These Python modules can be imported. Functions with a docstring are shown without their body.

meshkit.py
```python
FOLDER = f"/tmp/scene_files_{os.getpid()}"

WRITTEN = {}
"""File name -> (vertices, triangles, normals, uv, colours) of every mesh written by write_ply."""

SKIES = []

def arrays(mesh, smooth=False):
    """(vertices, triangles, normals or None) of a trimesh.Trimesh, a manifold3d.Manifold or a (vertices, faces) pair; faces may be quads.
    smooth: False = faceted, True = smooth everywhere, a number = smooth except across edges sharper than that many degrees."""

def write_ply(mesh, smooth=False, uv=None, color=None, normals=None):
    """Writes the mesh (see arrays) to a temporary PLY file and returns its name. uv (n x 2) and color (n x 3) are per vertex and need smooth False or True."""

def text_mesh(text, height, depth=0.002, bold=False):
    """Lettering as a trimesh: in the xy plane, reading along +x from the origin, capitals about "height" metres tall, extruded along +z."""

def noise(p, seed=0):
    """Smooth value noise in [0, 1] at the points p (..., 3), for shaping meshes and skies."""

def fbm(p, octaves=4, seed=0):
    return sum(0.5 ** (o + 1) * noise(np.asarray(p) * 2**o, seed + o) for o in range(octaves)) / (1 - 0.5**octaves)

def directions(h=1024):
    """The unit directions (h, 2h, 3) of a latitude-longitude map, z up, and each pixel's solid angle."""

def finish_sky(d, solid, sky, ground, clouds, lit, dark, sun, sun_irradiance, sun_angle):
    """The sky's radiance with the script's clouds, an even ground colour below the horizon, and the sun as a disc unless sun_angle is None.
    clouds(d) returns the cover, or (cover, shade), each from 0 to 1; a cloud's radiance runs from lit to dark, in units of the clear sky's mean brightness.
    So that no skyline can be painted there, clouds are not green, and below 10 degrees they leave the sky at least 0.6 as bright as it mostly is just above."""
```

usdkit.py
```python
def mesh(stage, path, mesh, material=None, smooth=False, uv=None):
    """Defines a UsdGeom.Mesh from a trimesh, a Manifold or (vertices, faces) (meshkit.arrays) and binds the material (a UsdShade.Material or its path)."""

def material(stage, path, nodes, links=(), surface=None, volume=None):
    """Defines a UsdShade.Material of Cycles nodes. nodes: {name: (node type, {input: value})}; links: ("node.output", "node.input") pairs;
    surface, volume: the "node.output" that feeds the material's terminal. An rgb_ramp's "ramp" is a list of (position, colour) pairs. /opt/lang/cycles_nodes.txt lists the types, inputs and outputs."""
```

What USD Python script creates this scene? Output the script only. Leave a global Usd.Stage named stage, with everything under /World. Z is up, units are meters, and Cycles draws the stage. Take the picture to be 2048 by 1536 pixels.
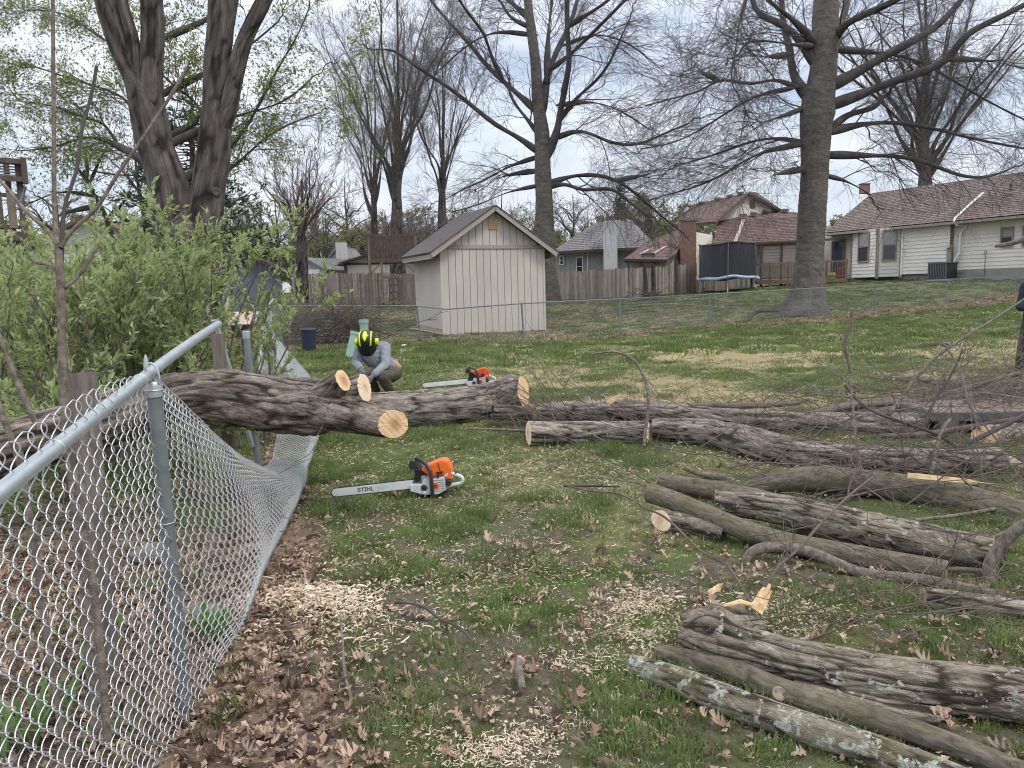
import math, random, numpy as np, trimesh, manifold3d, usdkit, meshkit
from scipy.interpolate import RBFInterpolator, CubicSpline
from pxr import Usd, UsdGeom, UsdLux, UsdShade, Gf, Sdf, Vt
stage = Usd.Stage.CreateInMemory()
UsdGeom.SetStageUpAxis(stage, UsdGeom.Tokens.z); UsdGeom.SetStageMetersPerUnit(stage, 1.0)
UsdGeom.Xform.Define(stage, '/World')
PI = math.pi

# ------------------------------------------------------------------ camera, sky, sun
EYE, FPX = 1.6, 1500.0
PITCH = math.atan(188 / FPX); ROLL = math.radians(1.5)
camera = UsdGeom.Camera.Define(stage, '/World/camera')
camera.CreateHorizontalApertureAttr(36.0); camera.CreateVerticalApertureAttr(27.0)
camera.CreateFocalLengthAttr(36.0 * FPX / 2048)
camera.CreateExposureAttr(0.5)
camera.AddTranslateOp().Set((0, 0, EYE)); camera.AddRotateXOp().Set(90 - math.degrees(PITCH)); camera.AddRotateZOp().Set(-math.degrees(ROLL))
SUN = np.array([0.45, -0.35, 0.95]); SUN /= np.linalg.norm(SUN)
sky = UsdLux.DomeLight.Define(stage, '/World/sky')
sky.GetPrim().SetCustomDataByKey('kind', 'structure')
sky_mat = usdkit.material(stage, '/World/Looks/sky_clouds', {
    's': ('sky_texture', {'sky_type': 'single_scattering', 'sun_disc': False, 'sun_elevation': math.asin(SUN[2]), 'sun_rotation': math.atan2(SUN[0], SUN[1])}),
    'tc': ('texture_coordinate', {}), 'sx': ('separate_xyz', {}),
    'mp': ('mapping', {'scale': (1.3, 1.3, 3.4), 'location': (0.35, 0.1, 0.2)}),
    'n': ('noise_texture', {'scale': 2.6, 'detail': 7.0, 'roughness': 0.55, 'distortion': 0.4}),
    'r': ('rgb_ramp', {'ramp': [(0.30, (0.30, 0.30, 0.30)), (0.45, (0.64, 0.64, 0.64)), (0.60, (1, 1, 1))]}),
    'zc': ('math', {'math_type': 'maximum', 'value2': 0.0}),
    'zm': ('math', {'math_type': 'multiply_add', 'value2': 2.0, 'value3': 1.0}),   # an overcast sky is up to three times brighter overhead
    'cl': ('mix', {'mix_type': 'multiply', 'fac': 1.0, 'color1': (5.15, 5.45, 6.05)}),
    'mx': ('mix', {}), 'b': ('background_shader', {'strength': 0.1})},
    [('tc.generated', 'mp.vector'), ('mp.vector', 'n.vector'), ('n.fac', 'r.fac'), ('r.color', 'mx.fac'), ('s.color', 'mx.color1'),
     ('tc.generated', 'sx.vector'), ('sx.z', 'zc.value1'), ('zc.value', 'zm.value1'), ('zm.value', 'cl.color2'), ('cl.color', 'mx.color2'), ('mx.color', 'b.color')], surface='b.background')
UsdShade.MaterialBindingAPI.Apply(sky.GetPrim()).Bind(sky_mat)
sun = UsdLux.DistantLight.Define(stage, '/World/sun')
sun.CreateIntensityAttr(0.4); sun.CreateAngleAttr(14.0); sun.CreateNormalizeAttr(True); sun.CreateColorAttr((1.0, 0.96, 0.9))
sun.AddRotateZOp().Set(math.degrees(math.atan2(SUN[1], SUN[0])) + 90); sun.AddRotateXOp().Set(math.degrees(math.acos(SUN[2])))

# ------------------------------------------------------------------ naming, parts, labels
taken, origin = set(), {}
def path_of(p): return '/World' if p is None else str(p.GetPath())
def unique(parent, name):
    base, path, k = path_of(parent) + '/' + name, path_of(parent) + '/' + name, 0
    while path in taken:
        k += 1; path = f'{base}_{k:03d}'
    taken.add(path); return path
def tag(prim, label=None, cat=None, group=None, kind=None):
    for k, v in (('label', label), ('category', cat), ('group', group), ('kind', kind)):
        if v: prim.SetCustomDataByKey(k, v)
    return prim
def thing(name, label, cat, loc=(0, 0, 0), group=None):
    path = unique(None, name); x = UsdGeom.Xform.Define(stage, path); x.AddTranslateOp().Set(tuple(map(float, loc)))
    origin[path] = np.array(loc, float)
    return tag(x.GetPrim(), label, cat, group)
def primvar(m, name, data, kind=None):
    data = np.asarray(data, np.float32)
    if data.ndim == 2: UsdGeom.PrimvarsAPI(m).CreatePrimvar(name, Sdf.ValueTypeNames.Float3Array, 'vertex').Set(Vt.Vec3fArray.FromNumpy(data))
    else: UsdGeom.PrimvarsAPI(m).CreatePrimvar(name, Sdf.ValueTypeNames.FloatArray, 'vertex').Set(Vt.FloatArray.FromNumpy(data))
def part(name, mesh, mat, parent=None, smooth=False, label=None, kind=None, bk=None, cat=None, group=None):
    """one Mesh prim; its points are given in world space and stored relative to the thing it belongs to"""
    path = unique(parent, name)
    if isinstance(mesh, MB): mesh = mesh.mesh()
    if isinstance(mesh, trimesh.Trimesh): v, f = np.array(mesh.vertices, float), np.array(mesh.faces)
    elif hasattr(mesh, 'to_mesh'):
        m_ = mesh.to_mesh(); v, f = np.array(m_.vert_properties[:, :3], float), np.array(m_.tri_verts)
    else: v, f = np.asarray(mesh[0], float), np.asarray(mesh[1], int)
    if len(f) == 0: print('EMPTY', path); return None
    o = origin.get(path_of(parent), np.zeros(3)); origin[path] = o
    m = usdkit.mesh(stage, path, (v - o, f), mat, smooth)
    if bk is not None:
        bk = np.asarray(bk); primvar(m, 'bk', bk[:, :3])
        if bk.shape[1] > 3: primvar(m, 'furrow', bk[:, 3])
    return tag(m.GetPrim(), label, cat, group, kind)
def copy_of(proto, name, loc, rotz=0, label=None, group=None, scale=None, rot=None):
    path = unique(None, name); x = UsdGeom.Xform.Define(stage, path)
    x.AddTranslateOp().Set(tuple(map(float, loc)))
    if rot is not None: x.AddRotateXYZOp().Set(tuple(map(float, rot)))
    else: x.AddRotateZOp().Set(float(rotz))
    if scale is not None: x.AddScaleOp().Set((scale,) * 3 if np.ndim(scale) == 0 else tuple(scale))
    x.GetPrim().GetReferences().AddInternalReference(proto.GetPath() if hasattr(proto, 'GetPath') else proto); x.GetPrim().SetInstanceable(True)
    return tag(x.GetPrim(), label, None, group)
def curves(name, pts, widths, mat, parent=None, label=None, kind=None, cat=None, basis='linear'):
    """pts (N, K, 3) or a list of (k, 3); widths the same shape"""
    if len(pts) == 0: return None
    path = unique(parent, name); o = origin.get(path_of(parent), np.zeros(3))
    if isinstance(pts, list):
        cnt = [len(p) for p in pts]; P_ = np.vstack(pts); w = np.concatenate([np.broadcast_to(x, (n,)) for x, n in zip(widths, cnt)])
    else: cnt = [pts.shape[1]] * pts.shape[0]; P_ = pts.reshape(-1, 3); w = np.broadcast_to(widths, pts.shape[:2]).ravel()
    c = UsdGeom.BasisCurves.Define(stage, path); c.CreateTypeAttr('linear')
    c.CreatePointsAttr(Vt.Vec3fArray.FromNumpy((P_ - o).astype(np.float32))); c.CreateCurveVertexCountsAttr(Vt.IntArray.FromNumpy(np.array(cnt, np.int32)))
    c.CreateWidthsAttr(Vt.FloatArray.FromNumpy(w.astype(np.float32))); c.SetWidthsInterpolation('vertex')
    UsdShade.MaterialBindingAPI.Apply(c.GetPrim()).Bind(mat)
    return tag(c.GetPrim(), label, cat, None, kind)
def scatter(name, protos, pos, idx, scl, quat, label, cat, parent=None, kind='stuff'):
    """a PointInstancer; protos is a list of (name, mesh, material, smooth)"""
    path = unique(parent, name); pi = UsdGeom.PointInstancer.Define(stage, path); targets = []
    for n, m, mat, sm in protos:
        q = f'{path}/kinds/{n}'; v, f = (m.mesh() if isinstance(m, MB) else m); usdkit.mesh(stage, q, (v, f), mat, sm); targets.append(q)
    pi.CreatePrototypesRel().SetTargets(targets)
    pi.CreateProtoIndicesAttr(Vt.IntArray.FromNumpy(np.asarray(idx, np.int32)))
    pi.CreatePositionsAttr(Vt.Vec3fArray.FromNumpy(np.asarray(pos, np.float32)))
    s = np.asarray(scl, np.float32); s = np.repeat(s[:, None], 3, 1) if s.ndim == 1 else s
    pi.CreateScalesAttr(Vt.Vec3fArray.FromNumpy(np.ascontiguousarray(s)))
    pi.CreateOrientationsAttr(Vt.QuathArray.FromNumpy(np.ascontiguousarray(np.asarray(quat, np.float16)[:, [1, 2, 3, 0]])))
    return tag(pi.GetPrim(), label, cat, None, kind)
def quats(yaw, tilt, tdir):
    """(w, x, y, z): turned about z by yaw, then tipped by tilt about the level axis tdir"""
    a = np.c_[np.cos(yaw / 2), 0 * yaw, 0 * yaw, np.sin(yaw / 2)]
    b = np.c_[np.cos(tilt / 2), np.sin(tilt / 2) * np.cos(tdir), np.sin(tilt / 2) * np.sin(tdir), 0 * yaw]
    w1, x1, y1, z1 = b.T; w2, x2, y2, z2 = a.T
    return np.c_[w1*w2 - x1*x2 - y1*y2 - z1*z2, w1*x2 + x1*w2 + y1*z2 - z1*y2, w1*y2 - x1*z2 + y1*w2 + z1*x2, w1*z2 + x1*y2 - y1*x2 + z1*w2]

# ------------------------------------------------------------------ mesh building
def nrm(v): v = np.asarray(v, float); return v / (np.linalg.norm(v, axis=-1, keepdims=True) + 1e-12)
def rotz(a): c, s = math.cos(a), math.sin(a); return np.array([[c, -s, 0], [s, c, 0], [0, 0, 1.0]])
def frames(p):
    t = nrm(np.gradient(p, axis=0)); a = np.zeros_like(p)
    ref = np.array([0, 0, 1.0]) if abs(t[0, 2]) < 0.9 else np.array([1.0, 0, 0])
    x = nrm(np.cross(ref, t[0])); a[0] = x
    for i in range(1, len(p)):
        x = x - t[i] * (x @ t[i]); x = nrm(x); a[i] = x
    return t, a, np.cross(t, a)
BOXF = np.array([[0,2,1],[1,2,3],[4,5,6],[5,7,6],[0,1,4],[1,5,4],[2,6,3],[3,6,7],[0,4,2],[2,4,6],[1,3,5],[3,7,5]])
class MB:
    def __init__(s): s.v, s.f, s.n = [], [], 0
    def add(s, v, f):
        v = np.asarray(v, float); s.v.append(v); s.f.append(np.asarray(f, int) + s.n); s.n += len(v); return s
    def box(s, c, size, R=None):
        h = np.array(size) / 2; v = np.array([[x, y, z] for x in (-1, 1) for y in (-1, 1) for z in (-1, 1)]) * h
        if R is not None: v = v @ np.asarray(R).T
        return s.add(v + np.array(c), BOXF)
    def beam(s, a, b, w, h, up=(0, 0, 1)):
        """a board from a to b, w wide across, h along up"""
        a, b = np.array(a, float), np.array(b, float); x = nrm(b - a); y = nrm(np.cross(up, x)); z = np.cross(x, y)
        return s.box((a + b) / 2, (np.linalg.norm(b - a), w, h), np.stack([x, y, z], 1))
    def tube(s, pts, r, n=8, cap=True):
        p = np.asarray(pts, float); r = np.broadcast_to(r, (len(p),)); t, a, b = frames(p); q = np.arange(n) * 2 * PI / n
        v = p[:, None] + r[:, None, None] * (np.cos(q)[None, :, None] * a[:, None] + np.sin(q)[None, :, None] * b[:, None])
        i, j = np.meshgrid(np.arange(len(p) - 1), np.arange(n), indexing='ij'); A, B = i * n + j, i * n + (j + 1) % n
        f = np.stack([A, B, B + n, A, B + n, A + n], -1).reshape(-1, 3)
        k = len(p) * n
        if cap:
            v = np.vstack([v.reshape(-1, 3), p[:1], p[-1:]]); e = np.arange(n); o = (len(p) - 1) * n
            f = np.vstack([f, np.c_[np.full(n, k), (e + 1) % n, e], np.c_[np.full(n, k + 1), o + e, o + (e + 1) % n]])
        return s.add(v.reshape(-1, 3), f)
    def quad(s, a, b, c, d): return s.add([a, b, c, d], [[0, 1, 2], [0, 2, 3]])
    def prism(s, poly, R, o, depth):
        """poly (n,2) counter-clockwise in the plane of R[:,0], R[:,1]; extruded by depth along R[:,2] from o"""
        import shapely
        m = trimesh.creation.extrude_polygon(shapely.Polygon(poly), depth)
        v = np.array(m.vertices) @ np.asarray(R).T + np.array(o); f = np.array(m.faces)
        return s.add(v, f if np.linalg.det(R) > 0 else f[:, ::-1])
    def mesh(s): return (np.vstack(s.v), np.vstack(s.f)) if s.v else (np.zeros((0, 3)), np.zeros((0, 3), int))
def spline(pts, n):
    p = np.asarray(pts, float)
    if len(p) == 2: return p[0] + (p[1] - p[0]) * np.linspace(0, 1, n)[:, None]
    d = np.r_[0, np.cumsum(np.linalg.norm(np.diff(p[:, :3], axis=0), axis=1))]
    return CubicSpline(d, p, bc_type='natural')(np.linspace(0, d[-1], n))
def tubes(P_, W, n=4):
    """many tapering tubes at once: P_ (N, K, 3), W (N, K) radii"""
    N, K = P_.shape[:2]; t = nrm(np.gradient(P_, axis=1))
    ref = np.where(np.abs(t[:, :1, 2:]) < 0.85, np.array([0, 0, 1.0]), np.array([1.0, 0, 0])); a = nrm(np.cross(np.broadcast_to(ref, t.shape), t)); b = np.cross(t, a)
    q = np.arange(n) * 2 * PI / n
    v = P_[:, :, None] + W[:, :, None, None] * (np.cos(q)[:, None] * a[:, :, None] + np.sin(q)[:, None] * b[:, :, None])
    k, i, j = np.meshgrid(np.arange(N), np.arange(K - 1), np.arange(n), indexing='ij'); o = k * K * n
    A, B = o + i * n + j, o + i * n + (j + 1) % n
    return v.reshape(-1, 3), np.stack([A, B, B + n, A, B + n, A + n], -1).reshape(-1, 3)

# ------------------------------------------------------------------ from the photograph's pixels (2048 wide) and a depth to the place
CP, SP, CR, SR = math.cos(PITCH), math.sin(PITCH), math.cos(ROLL), math.sin(ROLL)
def P(px, py, d):
    u, w = (px - 1024) / FPX * d, (768 - py) / FPX * d
    x, v = u * CR + w * SR, w * CR - u * SR
    return np.array([x, d * CP + v * SP, EYE - d * SP + v * CP])
CTRL = [(555,690,21),(833,683,23.3),(1043,681,23.3),(1240,670,24.3),(1420,649,28),(1560,638,29.5),(1750,622,30.3),(1895,611,32.5),(2048,600,34.5),
        (1095,607,37),(590,611,41),(720,612,39),(830,610,41),(1395,585,49),(1110,604,42),(1450,586,45),(1700,564,44),(1790,564,41.5),(1880,562,39),(2048,556,35.5),(1550,574,44),(835,672,26),(1095,660,28.4)]
cpts = [P(*c) for c in CTRL]
cpts += [np.array([x, y, 0.0]) for x in (-12, -6, 0, 6, 12) for y in (-3, 3, 9, 15)] + [np.array([-13, 21, 0.1]), np.array([-14, 30, 0.5]), np.array([18, 22, 0.35]), np.array([0, 19.5, 0.0]), np.array([7, 19.5, 0.05])]
cpts += [np.array([r * math.cos(a), r * math.sin(a), 2.2]) for r in (130, 450) for a in np.arange(0, 2 * PI, 0.4)]
cpts = np.array(cpts)
_rbf = RBFInterpolator(cpts[:, :2], cpts[:, 2], kernel='linear', smoothing=0.3)
_gx, _gy = np.linspace(-60, 60, 161), np.linspace(-8, 112, 161)
from scipy.interpolate import RegularGridInterpolator
from scipy.ndimage import gaussian_filter
_gz = _rbf(np.stack(np.meshgrid(_gx, _gy, indexing='ij'), -1).reshape(-1, 2)).reshape(161, 161)
_far = RegularGridInterpolator((_gx, _gy), gaussian_filter(_gz, 1.5), bounds_error=False, fill_value=None)
def land(x, y):
    x, y = np.broadcast_arrays(np.asarray(x, float), np.asarray(y, float)); q = np.stack([x.ravel(), y.ravel()], -1)
    z = _far(np.clip(q, [-59.9, -7.9], [59.9, 111.9]))
    micro = (meshkit.fbm(np.c_[q * 1.7, 0 * z], 4, 3) - 0.5) * 0.07 + (meshkit.fbm(np.c_[q * 9, 0 * z], 2, 9) - 0.5) * 0.022
    return (z + micro * np.exp(-np.maximum(0, q[:, 1] - 10) / 40)).reshape(x.shape)
def ground(px, py):
    """the point of the ground seen at a pixel"""
    lo, hi = 0.5, 400.0; f = lambda d: (lambda p: p[2] - float(land(p[0], p[1])))(P(px, py, d))
    ds = np.geomspace(1.0, 200, 240); pts = np.array([P(px, py, d) for d in ds]); h = pts[:, 2] - land(pts[:, 0], pts[:, 1])
    k = int(np.argmax(h < 0)) if (h < 0).any() else len(ds) - 1
    lo, hi = ds[max(k - 1, 0)], ds[k]
    for _ in range(30):
        m = (lo + hi) / 2
        if f(m) > 0: lo = m
        else: hi = m
    return P(px, py, hi)
def depth(p): return p[1] * CP - (p[2] - EYE) * SP
def rest(px, py, th, lift=0.0):
    """centre and radius of a round thing th pixels thick, seen centred on a pixel and lying on the ground (lift above it)"""
    lo, hi = 1.0, 60.0
    for _ in range(40):
        m = (lo + hi) / 2; p = P(px, py, m); r = th / 2 / FPX * m
        if p[2] - r * 0.93 - lift > float(land(p[0], p[1])): lo = m
        else: hi = m
    return P(px, py, lo), th / 2 / FPX * lo
# ------------------------------------------------------------------ materials
def M(name, nodes, links, surface='p.BSDF', volume=None): return usdkit.material(stage, '/World/Looks/' + name, nodes, links, surface=surface, volume=volume)
def plain(name, c1, c2=None, scale=4.0, rough=0.7, bump=0.15, bscale=None, spec=0.3, metal=0.0, coord='pos', stretch=(1, 1, 1), detail=5.0, dist=0.01, lo=0.35, hi=0.65, rand=0.0, transl=None):
    c2 = c2 or tuple(0.7 * x for x in c1)
    src = {'pos': ('geometry', 'position'), 'obj': ('texture_coordinate', 'object'), 'bk': ('attribute', 'vector')}[coord]
    nodes = {'c': (src[0], {'attribute': 'bk'} if coord == 'bk' else {}), 'mp': ('mapping', {'scale': stretch}),
             'n': ('noise_texture', {'scale': scale, 'detail': detail, 'roughness': 0.6}), 'r': ('rgb_ramp', {'ramp': [(lo, c1), (hi, c2)]}),
             'b': ('noise_texture', {'scale': bscale or scale * 6, 'detail': 3.0}), 'bp': ('bump', {'strength': bump, 'distance': dist}),
             'p': ('principled_bsdf', {'roughness': rough, 'specular_ior_level': spec, 'metallic': metal})}
    links = [('c.' + src[1], 'mp.vector'), ('mp.vector', 'n.vector'), ('mp.vector', 'b.vector'), ('n.fac', 'r.fac'), ('b.fac', 'bp.height'), ('bp.normal', 'p.normal')]
    col = 'r.color'
    if rand:
        nodes |= {'o': ('object_info', {}), 'ov': ('map_range', {'from_min': 0.0, 'from_max': 1.0, 'to_min': 1 - rand, 'to_max': 1 + rand}), 'hs': ('hsv', {})}
        links += [('o.random', 'ov.value'), ('ov.result', 'hs.value'), ('r.color', 'hs.color')]; col = 'hs.color'
    links.append((col, 'p.base_color'))
    if transl:
        nodes |= {'t': ('translucent_bsdf', {}), 'mc': ('mix_closure', {'fac': transl})}
        links += [(col, 't.color'), ('p.BSDF', 'mc.closure1'), ('t.BSDF', 'mc.closure2')]
        return M(name, nodes, links, 'mc.closure')
    return M(name, nodes, links)
def bark(name, dark, mid, light, sc=9.0, stretch=(1, 1, 0.22), crack=.85, furrow=True, lichen=0.0, lichen_col=(0.36, 0.40, 0.33), bump=0.7, moss=0.0, dist=0.02, rings=0.0):
    """bark along a limb: 'bk' holds the round section in xy and the length in z, so there is no seam"""
    nodes = {'a': ('attribute', {'attribute': 'bk'}), 'mp': ('mapping', {'scale': stretch}),
             'n1': ('noise_texture', {'scale': sc, 'detail': 6.0, 'roughness': 0.65, 'distortion': 0.6}),
             'n2': ('noise_texture', {'scale': sc * 0.33, 'detail': 3.0}), 'v': ('voronoi_texture', {'scale': sc * 1.2, 'feature': 'distance_to_edge'}),
             'nw': ('noise_texture', {'scale': sc * 1.5, 'detail': 3.0}), 'wv': ('mix', {'mix_type': 'linear_light', 'fac': 0.12}),
             'r': ('rgb_ramp', {'ramp': [(0.30, dark), (0.47, mid), (0.68, light)]}),
             'cr': ('rgb_ramp', {'ramp': [(0.0, (0.25, 0.22, 0.2)), (0.09, (1, 1, 1))]}), 'cm': ('mix', {'mix_type': 'multiply', 'fac': crack}), 'fa': ('attribute', {'attribute': 'furrow'}), 'fr': ('rgb_ramp', {'ramp': [(0.04, (0.20, 0.18, 0.165)), (0.38, (0.80, 0.78, 0.77)), (0.9, (1.1, 1.08, 1.06))]}), 'fm': ('mix', {'mix_type': 'multiply', 'fac': 1.0 if furrow else 0.0}),
             'tr': ('rgb_ramp', {'ramp': [(0.3, (0.84, 0.85, 0.86)), (0.7, (1.12, 1.1, 1.07))]}), 'tm': ('mix', {'mix_type': 'multiply', 'fac': 0.9}),
             'hm': ('math', {'math_type': 'multiply_add', 'value2': 1.6}), 'vc': ('math', {'math_type': 'minimum', 'value2': 0.12}),
             'bp': ('bump', {'strength': bump, 'distance': dist}), 'p': ('principled_bsdf', {'roughness': 0.88, 'specular_ior_level': 0.2})}
    links = [('a.vector', 'mp.vector'), ('mp.vector', 'n1.vector'), ('mp.vector', 'n2.vector'), ('mp.vector', 'nw.vector'), ('mp.vector', 'wv.color1'), ('nw.color', 'wv.color2'), ('wv.color', 'v.vector'),
             ('n1.fac', 'r.fac'), ('v.distance', 'cr.fac'), ('r.color', 'cm.color1'), ('cr.color', 'cm.color2'), ('n2.fac', 'tr.fac'), ('cm.color', 'fm.color1'), ('fa.fac', 'fr.fac'), ('fr.color', 'fm.color2'), ('fm.color', 'tm.color1'), ('tr.color', 'tm.color2'),
             ('v.distance', 'vc.value1'), ('vc.value', 'hm.value1'), ('n1.fac', 'hm.value3'), ('hm.value', 'bp.height'), ('bp.normal', 'p.normal')]
    col = 'tm.color'
    if lichen:
        nodes |= {'lv': ('noise_texture', {'scale': 17.0, 'detail': 6.0, 'roughness': 0.72, 'distortion': 0.2}), 'lr': ('rgb_ramp', {'ramp': [(lichen, (0, 0, 0)), (lichen + 0.03, (1, 1, 1))]}), 'lm': ('mix', {'color2': lichen_col}),
                  'ln': ('noise_texture', {'scale': 60.0, 'detail': 3.0}), 'lc': ('mix', {'mix_type': 'overlay', 'fac': 0.6, 'color1': lichen_col})}
        links += [('a.vector', 'lv.vector'), ('a.vector', 'ln.vector'), ('ln.fac', 'lc.color2'), ('lc.color', 'lm.color2'), ('lv.fac', 'lr.fac'), ('lr.color', 'lm.fac'), (col, 'lm.color1')]; col = 'lm.color'
    if moss:
        nodes |= {'mv': ('noise_texture', {'scale': 6.0, 'detail': 6.0, 'roughness': 0.7}), 'mr': ('rgb_ramp', {'ramp': [(0.48, (0, 0, 0)), (0.62, (moss,) * 3)]}), 'mm': ('mix', {'color2': (0.16, 0.155, 0.06)})}
        links += [('a.vector', 'mv.vector'), ('mv.fac', 'mr.fac'), ('mr.color', 'mm.fac'), (col, 'mm.color1')]; col = 'mm.color'
    links.append((col, 'p.base_color'))
    return M(name, nodes, links)
def cutwood(name, pale, deep, heart, ring=26.0):
    """a sawn end: 'bk' holds the disc in xy"""
    nodes = {'a': ('attribute', {'attribute': 'bk'}), 'w': ('wave_texture', {'wave_type': 'rings', 'rings_direction': 'z', 'scale': ring, 'distortion': 1.6, 'detail': 3.0, 'detail_scale': 1.5}),
             'wr': ('rgb_ramp', {'ramp': [(0.0, deep), (0.6, pale)]}), 's': ('wave_texture', {'wave_type': 'bands', 'bands_direction': 'diagonal', 'scale': 13.0, 'distortion': 5.0, 'detail': 3.0}),
             'sr': ('rgb_ramp', {'ramp': [(0.1, (0.86, 0.83, 0.78)), (0.6, (1, 1, 1))]}), 'sm': ('mix', {'mix_type': 'multiply', 'fac': 0.4}),
             'n': ('noise_texture', {'scale': 9.0, 'detail': 4.0}), 'ln': ('vector_math', {'math_type': 'length'}), 'ad': ('math', {'math_type': 'multiply_add', 'value2': -0.09, 'value3': 0.1}), 'ra': ('math', {'math_type': 'add'}),
             'hr': ('rgb_ramp', {'ramp': [(0.07, (1, 1, 1)), (0.12, (0, 0, 0))]}), 'hm': ('mix', {'color2': heart}), 'p': ('principled_bsdf', {'roughness': 0.75, 'specular_ior_level': 0.2}), 'bp': ('bump', {'strength': 0.3, 'distance': 0.004})}
    links = [('a.vector', 'w.vector'), ('w.fac', 'wr.fac'), ('a.vector', 's.vector'), ('s.fac', 'sr.fac'), ('wr.color', 'sm.color1'), ('sr.color', 'sm.color2'), ('a.vector', 'n.vector'), ('a.vector', 'ln.vector1'),
             ('n.fac', 'ad.value1'), ('ln.value', 'ra.value1'), ('ad.value', 'ra.value2'), ('ra.value', 'hr.fac'), ('hr.color', 'hm.fac'), ('sm.color', 'hm.color1'), ('hm.color', 'p.base_color'), ('s.fac', 'bp.height'), ('bp.normal', 'p.normal')]
    return M(name, nodes, links)
bark_log = bark('flaky_bark', (0.06, 0.047, 0.039), (0.145, 0.12, 0.10), (0.29, 0.25, 0.215), sc=14, stretch=(1, 1, 0.25), crack=.5, lichen=0.66, lichen_col=(0.42, 0.41, 0.38))
bark_pale = bark('grey_flaky_bark', (0.08, 0.066, 0.056), (0.20, 0.172, 0.148), (0.37, 0.332, 0.292), sc=14, stretch=(1, 1, 0.22), crack=.5, lichen=0.64, lichen_col=(0.42, 0.42, 0.39))
bark_ridge = bark('ridged_bark', (0.085, 0.072, 0.054), (0.19, 0.163, 0.125), (0.29, 0.258, 0.205), sc=18, stretch=(1, 1, 0.22), crack=.35, lichen=0.585, lichen_col=(0.31, 0.315, 0.265))
bark_lichen = bark('lichen_bark', (0.08, 0.069, 0.052), (0.165, 0.143, 0.11), (0.25, 0.222, 0.178), sc=20, stretch=(1, 1, 0.4), crack=.2, lichen=0.53, lichen_col=(0.33, 0.345, 0.295), moss=0.4)
bark_smooth = bark('smooth_bark', (0.055, 0.045, 0.034), (0.135, 0.113, 0.087), (0.23, 0.20, 0.16), sc=48, stretch=(1, 1, 0.35), crack=0.0, furrow=False, moss=0.35, bump=0.6, lichen=.66, lichen_col=(.27, .25, .2))
bark_tree = bark('standing_bark', (0.035, 0.030, 0.028), (0.075, 0.064, 0.058), (0.135, 0.118, 0.108), sc=9, stretch=(1, 1, 0.10), bump=0.8, furrow=True, crack=.5)
bark_oak = bark('oak_bark', (0.055, 0.047, 0.042), (0.098, 0.086, 0.077), (0.15, 0.134, 0.12), sc=3.0, stretch=(1, 1, 2.2), bump=0.5, moss=0.12, furrow=False, crack=.45)
bark_dark = plain('dark_branch_bark', (0.040, 0.035, 0.033), (0.085, 0.074, 0.069), scale=3, rough=0.9, bump=0.2)
bark_branch = plain('grey_branch_bark', (0.085, 0.068, 0.054), (0.215, 0.18, 0.147), scale=38, rough=0.88, bump=0.6)
bark_brown = plain('brown_twig_bark', (0.075, 0.055, 0.046), (0.145, 0.11, 0.094), scale=9, rough=0.8, bump=0.15)
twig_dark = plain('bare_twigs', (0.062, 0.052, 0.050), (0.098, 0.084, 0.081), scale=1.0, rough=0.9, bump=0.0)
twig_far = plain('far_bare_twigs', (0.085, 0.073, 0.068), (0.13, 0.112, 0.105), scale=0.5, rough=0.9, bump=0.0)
wood_cut = cutwood('fresh_cut_wood', (0.70, 0.49, 0.29), (0.60, 0.385, 0.205), (0.40, 0.22, 0.11))
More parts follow.
